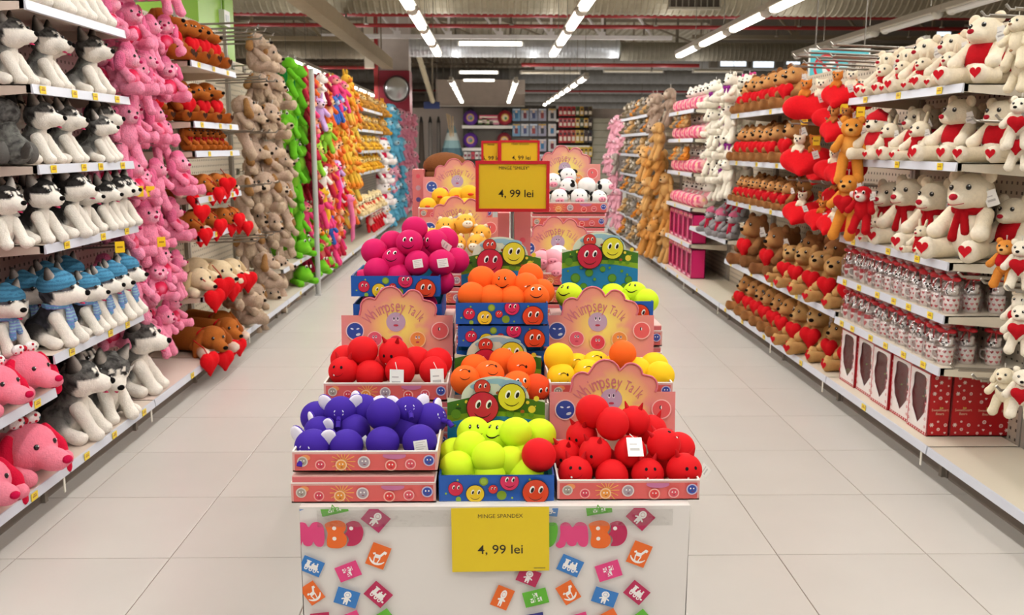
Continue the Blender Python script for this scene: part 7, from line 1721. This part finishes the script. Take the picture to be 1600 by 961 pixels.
# costume packs on hooks
pan = thing('hook_wall', 'grey wall panel with rows of hanging costume packs', 'shelving', (fpx(837, 200)[0], YF + .45, 0))
u0, u1 = fpx(801, 0)[0] - pan.location.x, fpx(872, 0)[0] - pan.location.x
c = MB(); c.box((u0, 0, 0), (u1, .1, fpx(837, 164)[1]), '77726c'); link('panel', c.mesh('panel', 'dull'), pan)
cols = ['6a9ac0', '9aa6b8', '8f96ae', 'a3a0b4', 'c8c6c8']
for r_ in range(4):
    for k in range(5):
        if r_ > 1 and k < 2: continue
        x = 807 + 13.6 * k + (2 if k == 4 else 0); y = 168 + 24 * r_; u, v = fpx(x, y); w = 12.2 / FPX * YF; h = 20 / FPX * YF
        t = thing('costume_pack', 'hanging costume pack, %s row, %s column on the grey panel' % (ORD[r_], ORD[k]), 'costume pack', (u, YF + .2, v - h), group='costume packs on hooks')
        c = MB(); c.box((-w / 2, 0, 0), (w / 2, .05, h * .93), cols[k]); link('pouch', c.mesh('pouch', 'print'), t)
        F = Flat(0); F.el(0, h * .70, w * .15, h * .10, 'e6c3a8'); F.rect(0, h * .4, w * .42, h * .42, ['2f6f9c', '7a2a3a', '404a7a', '9a3a3a', '3a3a46'][(k + r_) % 5]); F.rect(0, h * .86, w * .9, h * .10, ['d8e4f0', 'c8a03a', 'e0d8d0'][(k + r_) % 3]); F.rect(-w * .28, h * .4, w * .1, h * .35, 'd0c8c8', .15); link('picture', F.mesh('picture', 'print'), t)
        c = MB(); c.box((-w * .2, .0, h * .93), (w * .2, .01, h), '2a2830'); c.cyl((0, .0, h * .98), (0, .26, h * .98), .012, 'a9a6a0', n=5); link('hanger', c.mesh('hanger', 'paint'), t)
# red and yellow packs
un = thing('far_shelf', 'white shelf unit with red and yellow packs on the back wall', 'shelving', (fpx(899, 200)[0], YF + .35, 0))
u0, u1 = fpx(872, 0)[0] - un.location.x, fpx(926, 0)[0] - un.location.x
for y in (182.5, 200.5, 224, 246):
    v = fpx(0, y)[1]; c = MB(); c.box((u0, -.35, v - .1), (u1, .1, v), 'e9e4da'); link('shelf', c.mesh('shelf', 'paint'), un)
c = MB(); c.box((u0, .1, 0), (u1, .2, fpx(0, 166)[1]), '55504a'); link('back_panel', c.mesh('back_panel', 'dull'), un)
for r_, (y, h) in enumerate(((181, 14), (199, 14), (223, 19), (245, 15))):
    for k in range(8):
        u, v = fpx(876 + 6.6 * k, y); w = 5.8 / FPX * YF; hh_ = h / FPX * YF; col = (['c82832', 'd43a3a', 'c82832', 'c02a30', '5a6a3a', 'd8a83a', '44403c', '6a5a3a'], ['b8243a', 'c82832', 'c82832', 'c82832', 'd8a83a', '4a5a34', 'd8a83a', '4a4038'], ['c82832', 'c82832', 'b02028', 'd05a3a', 'd8b24a', 'c8a03a', '4a3a34', '3a3a40'], ['d8a03a', 'c82832', 'e0b83a', 'e8c040', 'e8c040', 'e8c040', 'e8c040', 'e0b83a'])[r_][k]
        c = MB(); c.box((-w / 2, 0, 0), (w / 2, .2, hh_), col); c.box((-w * .36, -.004, hh_ * .15), (w * .36, 0, hh_ * .5), 'e8dccb'); c.box((-w * .3, -.006, hh_ * .6), (w * .3, 0, hh_ * .8), '3a2a30')
        o = link('toy_pack', c.mesh('toy_pack', 'print'), None, (u, YF, v - .0)); tag(o, 'small red or yellow pack, unit shelf %s down, %s from left' % (ORD[r_], ORD[k]), 'toy pack', 'packs on the back wall unit')
for k in range(4):
    u, v = fpx(880 + 8 * (k // 1) + (20 if k > 1 else 0), 174); 
    pass
pe = MB(); (u0, v0), (u1, v1) = fpx(927, 185), fpx(953, 255); pe.box((u0, YF + .2, 0), (u1, YF + .3, v0), 'b8b4a2')
for k in range(9): pe.box((u0, YF + .18, v0 - .2 - .3 * k), (u1, YF + .2, v0 - .17 - .3 * k), '8f8b7c')
o = link('slat_wall', pe.mesh('slat_wall', 'dull')); tag(o, 'bare pale slatted wall panel right of the red packs', 'wall panel')
# folded parasols, striped beach umbrella at far left
for k, x in enumerate((658, 672, 685)):
    u, v = fpx(x, 182); u2, vb = fpx(x, 250)
    t = thing('folded_parasol', 'folded dark parasol against the far wall, %s from left' % ORD[k], 'parasol', (u, YF, 0), group='folded parasols')
    c = MB(); c.cyl((0, 0, .3), (0, 0, v - .25), .16 if k == 0 else .10, ['4e443c', '77706a', '6b645e'][k], .08, 8); link('canopy', c.mesh('canopy', 'dull'), t)
    c = MB(); c.cyl((0, 0, 0), (0, 0, v), .03, '2b2724', n=6); link('pole', c.mesh('pole', 'paint'), t)
    c = MB(); c.cyl((0, 0, v - .25), (0, 0, v), .09, '1f1b19', .03, 8); link('cap', c.mesh('cap', 'paint'), t)
u, v = fpx(706, 178); t = thing('beach_umbrella', 'blue and white striped beach umbrella against the far wall', 'umbrella', (u, YF - .2, 0))
zb_ = fpx(706, 243)[1]; N = 10
for k in range(N):
    a0, a1 = 2 * PI * k / N, 2 * PI * (k + 1) / N; c = MB(); zt_ = fpx(706, 196)[1]
    for q in range(4):
        r0, r1 = .12 + .30 * q / 4 * 1.2, .12 + .30 * (q + 1) / 4 * 1.2; z_0, z_1 = zt_ - (zt_ - zb_) * q / 4, zt_ - (zt_ - zb_) * (q + 1) / 4
        c.add([(r0 * math.cos(a0), r0 * math.sin(a0), z_0), (r0 * math.cos(a1), r0 * math.sin(a1), z_0), (r1 * math.cos(a1), r1 * math.sin(a1), z_1), (r1 * math.cos(a0), r1 * math.sin(a0), z_1)], [(0, 3, 2, 1)], ['6f8f96', 'c6cbc4', '8fb0b4', '54707a'][q])
    link('canopy_panel', c.mesh('canopy_panel', 'dull'), t)
c = MB(); c.cyl((0, 0, 0), (-.15, 0, v), .03, 'c4ab8a', n=6); link('pole', c.mesh('pole', 'dull'), t)
c = MB()
for k in range(3): c.cyl((.05 + .02 * k, -.3, zb_ + .2), (-.2 + .12 * k, -.1, v - .05 * k), .03, 'c4ab8a', n=5)
link('ropes', c.mesh('ropes', 'dull'), t)
print('objects', len(D.objects), 'balls', NBALL)
